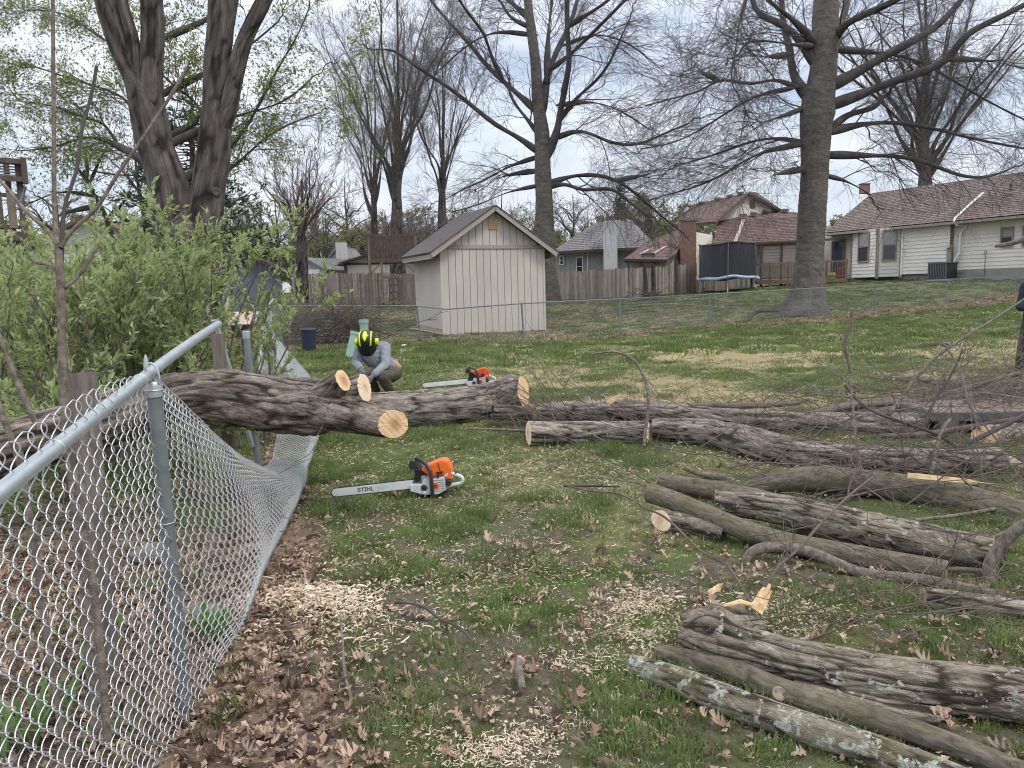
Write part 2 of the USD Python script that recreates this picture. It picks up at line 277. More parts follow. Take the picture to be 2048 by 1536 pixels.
wood_cut_pale = cutwood('pale_cut_wood', (0.74, 0.58, 0.42), (0.64, 0.47, 0.32), (0.52, 0.36, 0.23), ring=34)
wood_cut_old = cutwood('weathered_cut_wood', (0.30, 0.25, 0.19), (0.22, 0.18, 0.14), (0.16, 0.12, 0.09))
splinter = plain('splintered_wood', (0.75, 0.55, 0.32), (0.55, 0.36, 0.18), scale=20, stretch=(1, 1, 0.3), rough=0.7, bump=0.4)
steel = plain('galvanised_steel', (0.50, 0.53, 0.53), (0.38, 0.415, 0.42), scale=18, rough=0.42, bump=0.05, spec=0.5, metal=0.75, lo=0.3, hi=0.7)
steel_dull = plain('dull_galvanised_steel', (0.22, 0.245, 0.25), (0.15, 0.17, 0.175), scale=10, rough=0.55, bump=0.05, metal=0.5)
wire_near = plain('fence_wire', (0.60, 0.62, 0.62), (0.45, 0.47, 0.47), scale=40, rough=0.4, bump=0.0, spec=0.5, metal=0.6)
wire_far = plain('far_fence_wire', (0.30, 0.32, 0.32), (0.24, 0.26, 0.26), scale=3, rough=0.5, bump=0.0, metal=0.4)
grey_wood = plain('weathered_board', (0.235, 0.20, 0.17), (0.36, 0.315, 0.275), scale=5, stretch=(6, 6, 0.5), rough=0.9, bump=0.4, coord='obj')
old_post_wood = plain('old_post_wood', (0.105, 0.085, 0.07), (0.185, 0.155, 0.13), scale=7, stretch=(7, 7, 0.5), rough=0.9, bump=0.7, dist=0.006)
black_plastic = plain('black_plastic', (0.016, 0.016, 0.017), (0.024, 0.024, 0.025), rough=0.45, bump=0.05, spec=0.5)

# ------------------------------------------------------------------ where leaves, dry grass and bare soil lie (also read by the scattered grass)
def ss(x, a, b): t = np.clip((x - a) / (b - a), 0, 1); return t * t * (3 - 2 * t)
FB = np.array([P(*c) for c in [(540,694,20.2),(833,683,23.3),(1043,681,23.3),(1240,670,24.3),(1420,649,28),(1620,636,29.0),(1750,622,30.3),(1895,611,32.5),(2048,600,34.5)]])
_fx = (np.array([-3, 0, 1.65, 2.8, 4.4, 6.2, 9, 20.2, 40]), np.array([-.5, -.87, -1.10, -1.25, -1.72, -2.19, -2.93, -6.4, -12.6]))
def fence_x(y): return np.interp(y, *_fx)                    # the broken fence runs away from the camera along this line
def back_y(x): return np.interp(x, FB[:, 0], FB[:, 1])
def n2(x, y, s, seed, o=3): return meshkit.fbm(np.stack([np.asarray(x) * s, np.asarray(y) * s, 0 * np.asarray(x)], -1).reshape(-1, 3), o, seed).reshape(np.shape(x))
def masks(x, y):
    x, y = np.asarray(x, float), np.asarray(y, float)
    s = x - fence_x(y); inside = ss(y, 1, 2) * (1 - ss(y, 19, 21))
    n = n2(x, y, 1.3, 5); nn = n2(x, y, 0.45, 6)
    near_w = np.interp(y, [1, 3, 4.5, 7, 10, 19], [1.05, 0.85, 0.55, 0.3, 0.2, 0.3])
    leaf = (1 - ss(s + (n - 0.5) * 0.9, near_w * 0.45, near_w)) * (1 - ss(y, 18, 22))
    leaf = leaf * np.where(s < -0.15, 0.85 * (1 - 0.6 * ss(y, 4.5, 7)), 1.0)
    b = y - back_y(x) + (nn - 0.5) * 1.0
    wid = np.interp(x, [-8, 2, 6, 12, 30], [0.5, 0.5, 0.9, 1.7, 2.0])
    strip = ss(b, -wid - 0.6, -wid + 0.2) * (1 - ss(b, 0.1, 1.0)) * ss(x, -8, -6)
    beyond = ss(b, 0, 1.2) * ss(nn + 0.25 * (n - 0.5), 0.44, 0.60) * 0.75 * (1 - ss(x, 10, 16) * 0.8) * (1 - ss(y, 60, 80))
    lawn = ss(n2(x, y, 3.1, 8), 0.44, 0.68) * 0.34 * (1 - ss(y, 4.5, 9) * 0.75)
    leaf = np.clip(np.maximum.reduce([leaf, strip, beyond, lawn * (b < 0)]), 0, 1)
    dry = ss(n2(x, y * 1.9, 0.42, 11, 4), 0.44, 0.60) * ss(y, 7.8, 10.5) * (1 - ss(y, 17.5, 20)) * ss(x, -3.0, 1.0)
    dry = np.maximum(dry, 0.35 * ss(n2(x, y, 0.9, 12), 0.5, 0.65) * (y > 4.5) * ss(x, -1.5, 0.3))
    dry = np.maximum(dry, 0.4 * ss(n2(x, y, 0.3, 14), 0.45, 0.6) * (b > 0))
    dirt = np.maximum(ss(n2(x, y, 1.3, 21), 0.55, 0.68) * .8, ss(n2(x, y, 4.2, 22), .50, .66) * .75) * (1 - ss(y, 4.4, 7.0))
    return leaf, np.clip(dry, 0, 1), np.clip(dirt, 0, 1)
# ------------------------------------------------------------------ the ground: one sheet to the horizon
def axis(lo, hi, step, out, grow=1.16):
    a = list(np.arange(lo, hi, step)); s = step; x = a[-1]
    while x < out: s *= grow; x += s; a.append(x)
    s = step; x = lo; pre = []
    while x > -out: s *= grow; x -= s; pre.append(x)
    return np.array(pre[::-1] + a)
gx_, gy_ = axis(-6.5, 8.0, 0.075, 480), axis(1.3, 11.5, 0.075, 480, 1.05)
gy_ = gy_[gy_ > -40]
GX, GY = np.meshgrid(gx_, gy_, indexing='ij'); GZ = land(GX, GY)
ny = len(gy_); ii, jj = np.meshgrid(np.arange(len(gx_) - 1), np.arange(ny - 1), indexing='ij'); a_ = (ii * ny + jj).ravel()
gfaces = np.vstack([np.c_[a_, a_ + ny, a_ + ny + 1], np.c_[a_, a_ + ny + 1, a_ + 1]])
ground_mat = M('lawn_and_soil', {
    'g': ('geometry', {}), 'mk': ('attribute', {'attribute': 'masks'}), 'sp': ('separate_xyz', {}),
    'n1': ('noise_texture', {'scale': 1.3, 'detail': 6.0, 'roughness': 0.65}), 'gr': ('rgb_ramp', {'ramp': [(0.3, (0.046, 0.068, 0.02)), (0.5, (0.072, 0.10, 0.03)), (0.7, (0.105, 0.122, 0.046))]}),
    'n2': ('noise_texture', {'scale': 26.0, 'detail': 5.0, 'roughness': 0.7}), 'dr': ('rgb_ramp', {'ramp': [(0.35, (0.15, 0.125, 0.06)), (0.65, (0.36, 0.30, 0.165))]}),
    'so': ('rgb_ramp', {'ramp': [(0.3, (0.065, 0.051, 0.041)), (0.7, (0.135, 0.112, 0.092))]}),
    'v': ('voronoi_texture', {'scale': 13.0}), 'lf': ('rgb_ramp', {'ramp': [(0.2, (0.05, 0.034, 0.026)), (0.5, (0.125, 0.085, 0.062)), (0.8, (0.25, 0.178, 0.132))]}), 'bw': ('rgb_to_bw', {}),
    'm1': ('mix', {}), 'm2': ('mix', {}), 'm3': ('mix', {}), 'bp': ('bump', {'strength': 0.7, 'distance': 0.03}), 'p': ('principled_bsdf', {'roughness': 0.95, 'specular_ior_level': 0.1})},
    [('g.position', 'n1.vector'), ('g.position', 'n2.vector'), ('g.position', 'v.vector'), ('mk.vector', 'sp.vector'), ('n1.fac', 'gr.fac'), ('n2.fac', 'dr.fac'), ('n2.fac', 'so.fac'), ('v.color', 'bw.color'), ('bw.val', 'lf.fac'),
     ('gr.color', 'm1.color1'), ('dr.color', 'm1.color2'), ('sp.y', 'm1.fac'), ('m1.color', 'm2.color1'), ('so.color', 'm2.color2'), ('sp.z', 'm2.fac'), ('m2.color', 'm3.color1'), ('lf.color', 'm3.color2'), ('sp.x', 'm3.fac'),
     ('m3.color', 'p.base_color'), ('n2.fac', 'bp.height'), ('bp.normal', 'p.normal')])
gv = np.stack([GX, GY, GZ], -1).reshape(-1, 3)
ml, md, mo = masks(gv[:, 0], gv[:, 1])
g_ = part('ground', (gv, gfaces), ground_mat, smooth=True, kind='structure')
primvar(UsdGeom.Mesh(g_), 'masks', np.c_[ml, md, mo])

# ------------------------------------------------------------------ grass, leaves, chips
rng = np.random.default_rng(7)
grass_fresh = plain('fresh_grass', (0.095, 0.146, 0.034), (0.15, 0.20, 0.062), scale=3, rough=0.55, bump=0, rand=0.35, transl=0.35)
grass_dull = plain('dull_grass', (0.115, 0.138, 0.05), (0.18, 0.195, 0.09), scale=3, rough=0.6, bump=0, rand=0.35, transl=0.3)
grass_straw = plain('straw_grass', (0.40, 0.335, 0.19), (0.52, 0.45, 0.29), scale=3, rough=0.7, bump=0, rand=0.3, transl=0.2)
def tuft(n, rad, h, w, seed, lean=0.5):
    r = np.random.default_rng(seed); mb = MB()
    for _ in range(n):
        a, q = r.uniform(0, 2 * PI), rad * math.sqrt(r.random()); o = np.array([q * math.cos(a), q * math.sin(a), -0.006])
        b = a + r.normal(0, 0.9); L = h * r.uniform(0.5, 1.15); k = lean * r.uniform(0.2, 1.3); d = np.array([math.cos(b), math.sin(b), 0]); s = np.array([-d[1], d[0], 0]) * w * r.uniform(0.7, 1.2) / 2
        p1, p2, p3 = o + d * L * k * 0.15 + [0, 0, L * 0.45], o + d * L * k * 0.5 + [0, 0, L * 0.8], o + d * L * k * 1.0 + [0, 0, L * (1.0 - 0.3 * k)]
        mb.add([o - s, o + s, p1 + s * 0.9, p1 - s * 0.9, p2 + s * 0.6, p2 - s * 0.6, p3], [[0, 1, 2], [0, 2, 3], [3, 2, 4], [3, 4, 5], [5, 4, 6]])
    return mb
def field(y0, y1, n, pad=0.6, xmin=-99):
    """n random places of the strip of ground in view between two distances"""
    y = y0 + (y1 - y0) * np.sqrt(rng.random(n) * (1 - (y0 / y1) ** 2) + (y0 / y1) ** 2) * 1.0
    y = np.sqrt(rng.uniform(y0 ** 2, y1 ** 2, n)); x = rng.uniform(-1, 1, n) * (0.70 * y + pad)
    k = x > xmin
    return x[k], y[k]
SAW_A, SAW_B = ground(668, 999), ground(868, 992)
def near_saw(x, y):
    d = (SAW_B - SAW_A)[:2]; t = np.clip(((x - SAW_A[0]) * d[0] + (y - SAW_A[1]) * d[1]) / (d @ d), -.1, 1.2); return np.hypot(x - SAW_A[0] - d[0] * t, y - SAW_A[1] - d[1] * t + .06)
def sow(name, bands, label):
    pos, idx, scl, qt = [], [], [], []
    for y0, y1, n, off, size in bands:
        x, y = field(y0, y1, n); leaf, dry, dirt = masks(x, y)
        s = x - fence_x(y); hidden = (s < -2.2) & (y < 17)
        pn = n2(x, y, 2.2, 31); dens = (1 - 0.90 * leaf) * (1 - 0.93 * dirt) * (0.25 + 0.75 * ss(pn, 0.36, 0.60)); dens[hidden] = 0; dens[near_saw(x, y) < .10] *= .25
        k = rng.random(len(x)) < dens; x, y, dry, pn = x[k], y[k], dry[k], pn[k]; m = len(x)
        straw = rng.random(m) < 0.09 + 0.66 * dry; kind = np.where(straw, 2, np.where(rng.random(m) < 0.45 + 0.3 * (n2(x, y, 0.5, 33) - 0.5) * 4, 0, 1)) * 2 + rng.integers(0, 2, m)
        pos.append(np.c_[x, y, land(x, y)]); idx.append(kind + off * 6)
        scl.append(size * rng.uniform(0.65, 1.25, m) * (0.6 + 0.8 * ss(pn, 0.4, 0.75))); qt.append(quats(rng.uniform(0, 2 * PI, m), np.abs(rng.normal(0, 0.12, m)), rng.uniform(0, 2 * PI, m)))
    protos = []
    for kind, (cnt, rad, h, w) in (('near', (14, 0.038, 0.054, 0.0038)), ('mid', (22, 0.075, 0.058, 0.0065)), ('far', (30, 0.2, 0.085, 0.02))):
        for nm, mt, hh in (('fresh', grass_fresh, 1.1), ('dull', grass_dull, 0.85), ('straw', grass_straw, 0.6)):
            for v in range(2): protos.append((f'{nm}_{kind}_tuft_{v + 1:03d}', tuft(cnt, rad, h * hh, w, 100 + v + len(protos), 1.0 if nm == 'straw' else 0.55), mt, False))
    scatter(name, protos, np.vstack(pos), np.concatenate(idx), np.concatenate(scl), np.vstack(qt), label, 'grass')
sow('grass', [(1.9, 4.2, 22000, 0, .9), (4.0, 8.5, 44000, 0, 1.1), (8.0, 16, 34000, 1, 1.1), (15.5, 50, 60000, 2, 1.0)], 'short patchy green lawn grass with straw coloured patches')

leaf_mat = M('dry_oak_leaf', {'o': ('object_info', {}), 'r': ('rgb_ramp', {'ramp': [(0.0, (0.075, 0.05, 0.037)), (0.25, (0.17, 0.112, 0.08)), (0.5, (0.30, 0.205, 0.145)), (0.7, (0.44, 0.315, 0.22)), (0.9, (0.55, 0.42, 0.315)), (1.0, (0.20, 0.165, 0.145))]}),
    'tc': ('texture_coordinate', {}), 'n': ('noise_texture', {'scale': 30.0, 'detail': 3.0}), 'nr': ('rgb_ramp', {'ramp': [(0.3, (0.75, 0.72, 0.7)), (0.7, (1.1, 1.1, 1.1))]}), 'mm': ('mix', {'mix_type': 'multiply', 'fac': 1.0}),
    'p': ('principled_bsdf', {'roughness': 0.65, 'specular_ior_level': 0.3}), 't': ('translucent_bsdf', {}), 'mc': ('mix_closure', {'fac': 0.2})},
    [('o.random', 'r.fac'), ('tc.object', 'n.vector'), ('n.fac', 'nr.fac'), ('r.color', 'mm.color1'), ('nr.color', 'mm.color2'), ('mm.color', 'p.base_color'), ('mm.color', 't.color'), ('p.BSDF', 'mc.closure1'), ('t.BSDF', 'mc.closure2')], 'mc.closure')
def oak_leaf(seed, size=0.12, curl=0.5):
    """a lobed leaf: a bent midrib with pointed lobes either side"""
    r = np.random.default_rng(seed); c1, c2 = curl * r.uniform(0.4, 1.3), curl * r.uniform(-1.2, 1.2)
    t = np.array([0, 0.10, 0.20, 0.30, 0.42, 0.52, 0.66, 0.76, 0.88, 1.0]); w = np.array([0.015, 0.03, 0.27, 0.09, 0.40, 0.10, 0.33, 0.10, 0.15, 0.0]); push = np.array([0, 0, 0.06, 0, 0.09, 0, 0.1, 0, 0.07, 0])
    L = t * size; rib = np.c_[L, 0 * L, 0 * L]; lf = np.c_[L + push * size, w * size * r.uniform(0.85, 1.15, len(t)), 0 * L]; rt = np.c_[L + push * size, -w * size * r.uniform(0.85, 1.15, len(t)), 0 * L]
    v = np.vstack([rib, lf, rt]); n = len(t)
    v[:, 2] = c1 * (v[:, 1] ** 2) / size * 2.6 + c2 * ((v[:, 0] - size / 2) ** 2) / size * 2.0 + (meshkit.noise(v * 34 + seed, seed) - 0.5) * size * 0.38; v[:, 1] *= 1 - .35 * min(1, curl * .6)
    v[:, 0] -= size / 2; v[:, 2] -= v[:, 2].min() * 0.6
    f = []
    for i in range(n - 1): f += [[i, i + 1, n + i + 1], [i, n + i + 1, n + i], [i, 2 * n + i, 2 * n + i + 1], [i, 2 * n + i + 1, i + 1]]
    return v, np.array(f)
def scrap(seed):
    r = np.random.default_rng(seed); a = np.linspace(0, 2 * PI, 6)[:-1] + r.uniform(-0.4, 0.4, 5); q = r.uniform(0.010, 0.028, 5)
    v = np.vstack([[0, 0, 0.012], np.c_[q * np.cos(a), q * np.sin(a) * 0.7, r.uniform(0, 0.02, 5)]]); return v, np.array([[0, i + 1, (i + 1) % 5 + 1] for i in range(5)])
def litter(bands):
    pos, idx, scl, qt = [], [], [], []
    for y0, y1, n, size, base in bands:
        x, y = field(y0, y1, n); leaf, dry, dirt = masks(x, y); s = x - fence_x(y)
        k = rng.random(len(x)) < np.clip(leaf ** 1.3 + base + 0.12 * dirt, 0, 1) * np.where((s < -3) & (y < 17), 0, 1); x, y = x[k], y[k]; m = len(x)
        pos.append(np.c_[x, y, land(x, y) + rng.uniform(0.003, 0.03, m)]); small = rng.random(m) < 0.84
        idx.append(np.where(small, rng.integers(5, 8, m), rng.integers(0, 5, m))); scl.append(size * rng.uniform(0.5, 1.1, m)); qt.append(quats(rng.uniform(0, 2 * PI, m), np.abs(rng.normal(0, 0.45, m)), rng.uniform(0, 2 * PI, m)))
    protos = [(f'leaf_{i + 1:03d}', oak_leaf(i + 3, 0.095, 1.0), leaf_mat, True) for i in range(5)] + [(f'scrap_{i + 1:03d}', scrap(i), leaf_mat, False) for i in range(3)]
    scatter('leaf_litter', protos, np.vstack(pos), np.concatenate(idx), np.concatenate(scl), np.vstack(qt), 'brown fallen oak leaf litter lying over the lawn and along both fences', 'leaf litter')
litter([(1.6, 4.5, 22000, .8, 0.13), (4.5, 10, 26000, .85, 0.075), (10, 22, 20000, 1.0, 0.03), (20, 50, 60000, 1.4, 0.01)])
chip_mat = plain('sawdust_chips', (0.74, 0.62, 0.47), (0.58, 0.46, 0.33), scale=8, rough=0.85, bump=0, rand=0.25)
def chip(seed):
    r = np.random.default_rng(seed); n = 6; c = r.uniform(0.4, 3.4); t = np.linspace(0, 1, n); L = r.uniform(0.010, 0.045); a = t * c
    p = np.c_[L * np.sin(a) / max(c, 0.3), L * (1 - np.cos(a)) / max(c, 0.3), 0.003 + 0.004 * np.sin(t * 3)]; w = r.uniform(.0013, .0028)
    mb = MB(); mb.tube(p, w * np.array([0.6, 1, 1.1, 1.1, 1, 0.5]), 4, False); v, f = mb.mesh(); return v, f
cp, ci, cs, cq = [], [], [], []
def chips(px, py, sx, sy, n, size=1.0):
    g0 = ground(px, py); d = depth(g0); k = d / FPX
    x = g0[0] + rng.normal(0, sx * k, n); y = g0[1] + rng.normal(0, sy * k * d / EYE * 1.0, n); k_ = (x - fence_x(y) > 0.05) & (n2(x, y, 5.0, 44) > rng.uniform(0.25, 0.55, n)); x, y = x[k_], y[k_]; m = len(x)
    cp.append(np.c_[x, y, land(x, y) + rng.uniform(0.002, 0.035, m)]); ci.append(rng.integers(0, 10, m)); cs.append(size * rng.uniform(0.4, 1.2, m) * np.where(rng.random(m) < .07, 1.9, 1)); cq.append(quats(rng.uniform(0, 2 * PI, m), rng.normal(0, 0.4, m), rng.uniform(0, 2 * PI, m)))
for c in [(630,1205,62,17,1500),(640,1195,110,45,1500),(760,1230,70,30,600),(520,1210,45,20,350),(740,1290,60,30,260),(1290,1240,60,40,2200,0.6),(1180,1330,60,40,900,0.6),(1010,1490,90,40,2200,0.6),(1400,1230,70,30,1300,0.7),(1580,1235,90,25,900,0.7),
          (1060,1160,130,40,1400,0.6),(760,990,90,60,1300,0.7),(990,960,100,40,1500,0.7),(1130,930,60,20,900,0.7),(680,920,50,25,700,0.7),(900,880,120,20,700,0.8),(1000,1060,150,60,1300,0.6),(1200,960,70,30,800,0.7),(1450,930,80,25,500,0.8),(1700,905,90,14,500,0.9)]: chips(*c)
x_, y_ = field(2, 16, 16000); kk = x_ - fence_x(y_) > 0.3; x_, y_ = x_[kk], y_[kk]; mm_ = len(x_)
cp.append(np.c_[x_, y_, land(x_, y_) + rng.uniform(0.004, 0.03, mm_)]); ci.append(rng.integers(0, 10, mm_)); cs.append(rng.uniform(0.3, 0.8, mm_) * (0.7 + y_ / 16)); cq.append(quats(rng.uniform(0, 2 * PI, mm_), rng.normal(0, 0.4, mm_), rng.uniform(0, 2 * PI, mm_)))
scatter('wood_chips', [(f'chip_{i + 1:03d}', chip(i), chip_mat, False) for i in range(10)], np.vstack(cp), np.concatenate(ci), np.concatenate(cs), np.vstack(cq), 'pale saw chips and shavings scattered in drifts on the grass', 'wood chips')
# ------------------------------------------------------------------ the broken chain-link fence on the left
fence = thing('chain_link_fence', 'galvanised chain-link fence crushed under the fallen trunk, its top rail bent up', 'fence', (float(fence_x(2.8)), 2.8, 0))
ra, rm, rb = P(0, 985, 1.65), P(306, 741, 2.78), P(437, 648, 4.45)
r0 = ra + (ra - rm) * .9
part('top_rail', MB().tube(spline([r0, ra, rm, rb], 24), 0.0207, 20), steel, fence, 40)
def ring(c, ax, r, t, turns=1.0, n=28, off=0.0):
    """a loop of wire about an axis"""
    ax = nrm(ax); x = nrm(np.cross(ax, [0.3, 0.2, 1])); y = np.cross(ax, x); q = np.linspace(0, 2 * PI * turns, n)
    return np.array(c) + r * (np.cos(q)[:, None] * x + np.sin(q)[:, None] * y) + ax * (off * q / (2 * PI))[:, None]
rail_dir = nrm(rm - ra)
for t in (0.245, 0.86):
    c = ra + (rm - ra) * t; mb = MB(); mb.tube(np.vstack([ring(c, rail_dir, 0.024, 0, 1.4, 30, 0.006), c + [-0.05, 0.02, -0.075]]), 0.0019, 6); part('tie_wire', mb, wire_near, fence, True)
b1 = ground(372, 1432); t1 = P(309, 790, 2.72)
mb = MB(); mb.tube([b1 - [0, 0, .1], (b1 + t1) / 2, t1], 0.026, 20); part('fence_post', mb, steel_dull, fence, 40)
ax1 = nrm(t1 - b1); mb = MB(); mb.tube([t1 - ax1 * .005, t1 + ax1 * .035, t1 + ax1 * .05], [0.0295, 0.0295, 0.02], 20); mb.tube(ring(t1 + ax1 * .02, ax1, .0305, 0), .0025, 6); part('post_cap', mb, steel, fence, 40)
tl = t1 + ax1 * .05; q = np.linspace(-0.4, PI + 0.4, 14)
mb = MB(); mb.tube(tl + np.c_[0.028 * np.cos(q), 0 * q - 0.01, 0.012 + 0.055 * np.sin(q)], 0.0045, 8); mb.tube([tl + [-.005, -.03, .055], tl + [-.005, -.03, .085], tl + [-.005, -.03, .10]], [.010, .007, .002], 10); part('rail_loop', mb, steel, fence, 40)
for c in (0.62, 0.19):
    p = b1 + (t1 - b1) * c; mb = MB(); mb.tube(ring(p, ax1, 0.029, 0, 1.2, 26, .004), 0.0018, 6); part('tie_wire', mb, wire_near, fence, True)
def pole(top, base, r, name='fence_post', mat=steel_dull, cap=True, label=None):
    mb = MB(); mb.tube([base - np.array([0, 0, .1]), (top + base) / 2, top], r, 18); pr = part(name, mb, mat, fence, 40, label)
    if cap: mb = MB(); mb.tube([top - [0, 0, .07], top - [0, 0, .012], top], [r * 1.1, r * 1.12, r * .7], 18); part('post_cap', mb, steel, fence, 40)
def foot(p, dx=0.0): return np.array([p[0] + dx, p[1], float(land(p[0] + dx, p[1]))])
for px, py, d, r, dx in ((492, 660, 6.25, .029, .03), (537, 643, 8.9, .029, -.02), (546, 598, 20.1, .05, .05), (552, 599, 19.6, .028, .12)):
    p = P(px, py, d); pole(p, foot(p, dx), r)
fa, fb2 = P(431, 645, 5.95), P(505, 893, 6.35)
e = nrm(fb2 - fa)
mb = MB(); mb.tube([fa - e * .02, fa + e * .015, fa + e * .06, fa + (fb2 - fa) * .5, fb2], [0.032, .026, .0215, .0215, .0215], 20, False); part('fallen_rail', mb, steel, fence, 40, 'loose length of rail hanging down behind the trunk')
mb = MB(); mb.tube([fb2, fb2 - e * .25], [.0185, .0185], 16); part('rail_end', mb, black_plastic, fence, 40)
bent = spline([P(547, 598, 20), P(537, 612, 18), P(527, 655, 14.5), P(521, 700, 11.5), P(517, 742, 10.2)], 40)
part('bent_rail', MB().tube(bent, 0.024, 14), steel, fence, 40, 'bright rail bent in a long arc down from the corner post')
# the woven fabric: every wire zigzags up the height, hooked into its neighbours
def g3(x, y, z): return np.array([x, y, float(land(x, y)) + z])
def Y(y, dx, z): return g3(fence_x(y) + dx, y, z)
ST = [(Y(.25, .0, .03), Y(.25, .01, .65), np.r_[fence_x(.25) - .01, .25, 1.33]), (Y(1.2, .0, .03), Y(1.2, .02, .65), np.r_[fence_x(1.2) - .015, 1.2, 1.335]), (Y(2.3, .02, .02), Y(2.3, .01, .65), np.r_[fence_x(2.3) - .035, 2.3, 1.335]),
      (Y(2.75, .04, .02), Y(2.75, .03, .62), P(292, 762, 2.72)), (Y(3.3, .08, .02), Y(3.3, .12, .50), P(352, 790, 3.2)), (Y(4.0, .13, .02), Y(4.0, .24, .42), P(420, 862, 3.95)), (Y(4.7, .2, .02), Y(4.7, .34, .33), P(478, 910, 4.7)),
      (Y(5.5, .29, .02), Y(5.5, .42, .22), P(522, 936, 5.4)), (Y(6.3, .34, .02), Y(6.3, .44, .16), P(545, 915, 6.2)), (Y(7.2, .40, .02), Y(7.2, .50, .20), P(552, 868, 7.2)), (Y(8.4, .46, .02), Y(8.4, .56, .32), P(542, 800, 8.4)),
      (Y(10, .52, .02), Y(10, .55, .45), P(521, 742, 10.1)), (Y(12.8, .48, .03), Y(12.8, .36, .6), P(526, 688, 12.6)), (Y(16, .22, .03), Y(16, .1, .65), P(533, 640, 15.8)), (Y(20.1, .03, .03), Y(20.1, 0, .65), P(547, 603, 20.0))]
ZR = lambda y: float(np.interp(y, [0, r0[1], ra[1], rm[1]], [r0[2] - .1, r0[2], ra[2], rm[2]]))
for k_ in range(3): y_ = (.25, 1.2, 2.3)[k_]; ST[k_] = (Y(y_, -.048, .02), Y(y_, -.046, ZR(y_) * .5), np.r_[fence_x(y_) - .05, y_, ZR(y_) + .075])
ST[3] = (Y(2.75, -.03, .02), Y(2.75, -.04, .66), P(297, 752, 2.80))
S3 = np.array(ST)
al = np.r_[0, np.cumsum(np.linalg.norm(np.diff(S3[:, 1], axis=0), axis=1))]
from scipy.interpolate import PchipInterpolator
SB, SM, SS_ = (PchipInterpolator(al, S3[:, k]) for k in range(3))
def fabric(u, v):
    b, m, t = SB(u), SM(u), SS_(u); v = v[..., None]
    return b * (1 - v) * (1 - 2 * v) + m * 4 * v * (1 - v) + t * v * (2 * v - 1)
W_, NH, SUBN = 0.0345, 35, 4
nu = int(al[-1] / W_); wires = []; fr = np.random.default_rng(4)
k = np.arange(NH * SUBN + 1); tri = np.abs(((k / SUBN) % 2) - 1.0); tri = 0.5 - 0.5 * np.sin((0.5 - tri) * PI * 0.93) / math.sin(0.5 * PI * 0.93); vv = k / (NH * SUBN)
s_t = np.clip((k - (NH - 1) * SUBN) / SUBN, 0, 1); tri = np.where(k > (NH - 1) * SUBN, np.sqrt(np.maximum(0, 1 - s_t ** 2)), tri)   # knuckled loops along the top edge
dep = 0.0080 * np.sin(k / SUBN * PI)
odd = (np.arange(nu) % 2)[:, None]; tri2 = np.where(odd, 1 - tri[None], tri[None])   # neighbours are mirrored so that they hook at every bend
UU = (np.arange(nu)[:, None] + tri2 * 1.10 - 0.05) * W_
UU = np.clip(UU + (meshkit.fbm(np.stack([UU.ravel() * 1.5, np.tile(vv, nu) * 3, 0 * UU.ravel()], -1), 2, 5).reshape(UU.shape) - .5) * 0.02, 0, al[-1])
VV = np.broadcast_to(vv, UU.shape)
FP = fabric(UU, VV); du = nrm(fabric(np.clip(UU + .01, 0, al[-1]), VV) - fabric(np.clip(UU - .01, 0, al[-1]), VV)); dv = nrm(fabric(UU, np.clip(VV + .01, 0, 1)) - fabric(UU, np.clip(VV - .01, 0, 1)))
FP = FP + np.cross(du, dv) * (dep[None] * np.where(odd, -1, 1))[..., None]
FP += (np.stack([meshkit.fbm(FP.reshape(-1, 3) * 2.2, 2, s).reshape(UU.shape) for s in (1, 2, 3)], -1) - .5) * (0.05 * np.clip((FP[..., 1:2] - 2.4) / 2, 0, 1))
curves('chain_link_mesh', FP, np.interp(FP[..., 1], [0, 6, 9, 20], [.0034, .0034, .0026, .0026]), wire_near, fence, kind='stuff')

# the straight chain-link fence across the back
bf = thing('chain_link_fence', 'long low grey chain-link fence across the back of the lawn behind the kneeling worker', 'fence', tuple(FB[2]))
tops = [P(555,612,20.6), P(833,611.5,23.3), P(890,618.5,23.3), P(1043,607,23.3), P(1240,598,24.3), P(1420,588.5,28), P(1620,577,29.0), P(1750,570,30.3), P(1895,559,32.5), P(2048,551,34.5), P(2200,543,37)]
tp = np.array(tops); rl = []
for a, b in zip(tp[:-1], tp[1:]): rl.append(a + (b - a) * np.linspace(0, 1, 6)[:-1, None])
rl = np.vstack(rl + [tp[-1:]])
part('top_rail', MB().tube(rl, 0.021, 8), steel_dull, bf, 40)
bl = np.array([foot(p) for p in rl])
for px, py, d, dx in ((833,612,23.35,.1),(1043,606,23.35,.05),(1240,597,24.35,.0),(1420,588,28.05,0),(1620,577,29.05,.0),(1750,569,30.35,0),(1895,558,32.55,0),(2032,551,34.3,0)):
    p = P(px, py, d); mb = MB(); b = foot(p, dx); mb.tube([b - [0, 0, .1], p, p + [0, 0, .03]], [.030, .030, .012], 10); part('fence_post', mb, steel_dull, bf, 40)
acc = np.r_[0, np.cumsum(np.linalg.norm(np.diff(rl, axis=0), axis=1))]
ti, bi_ = (PchipInterpolator(acc, q) for q in (rl, bl))
nb = int(acc[-1] / 0.045); kk = np.arange(25); z_ = np.abs((kk % 2) - 0.0)
ub = np.clip((np.arange(nb)[:, None] + z_[None] * 1.0) * 0.045, 0, acc[-1]); vb = np.broadcast_to(kk / 24, ub.shape)[..., None]
curves('chain_link_mesh', bi_(ub) * (1 - vb) + (ti(ub) + [0, 0, .03]) * vb + [0, -.03, 0], np.full(ub.shape, 0.0038), wire_far, bf, kind='stuff')

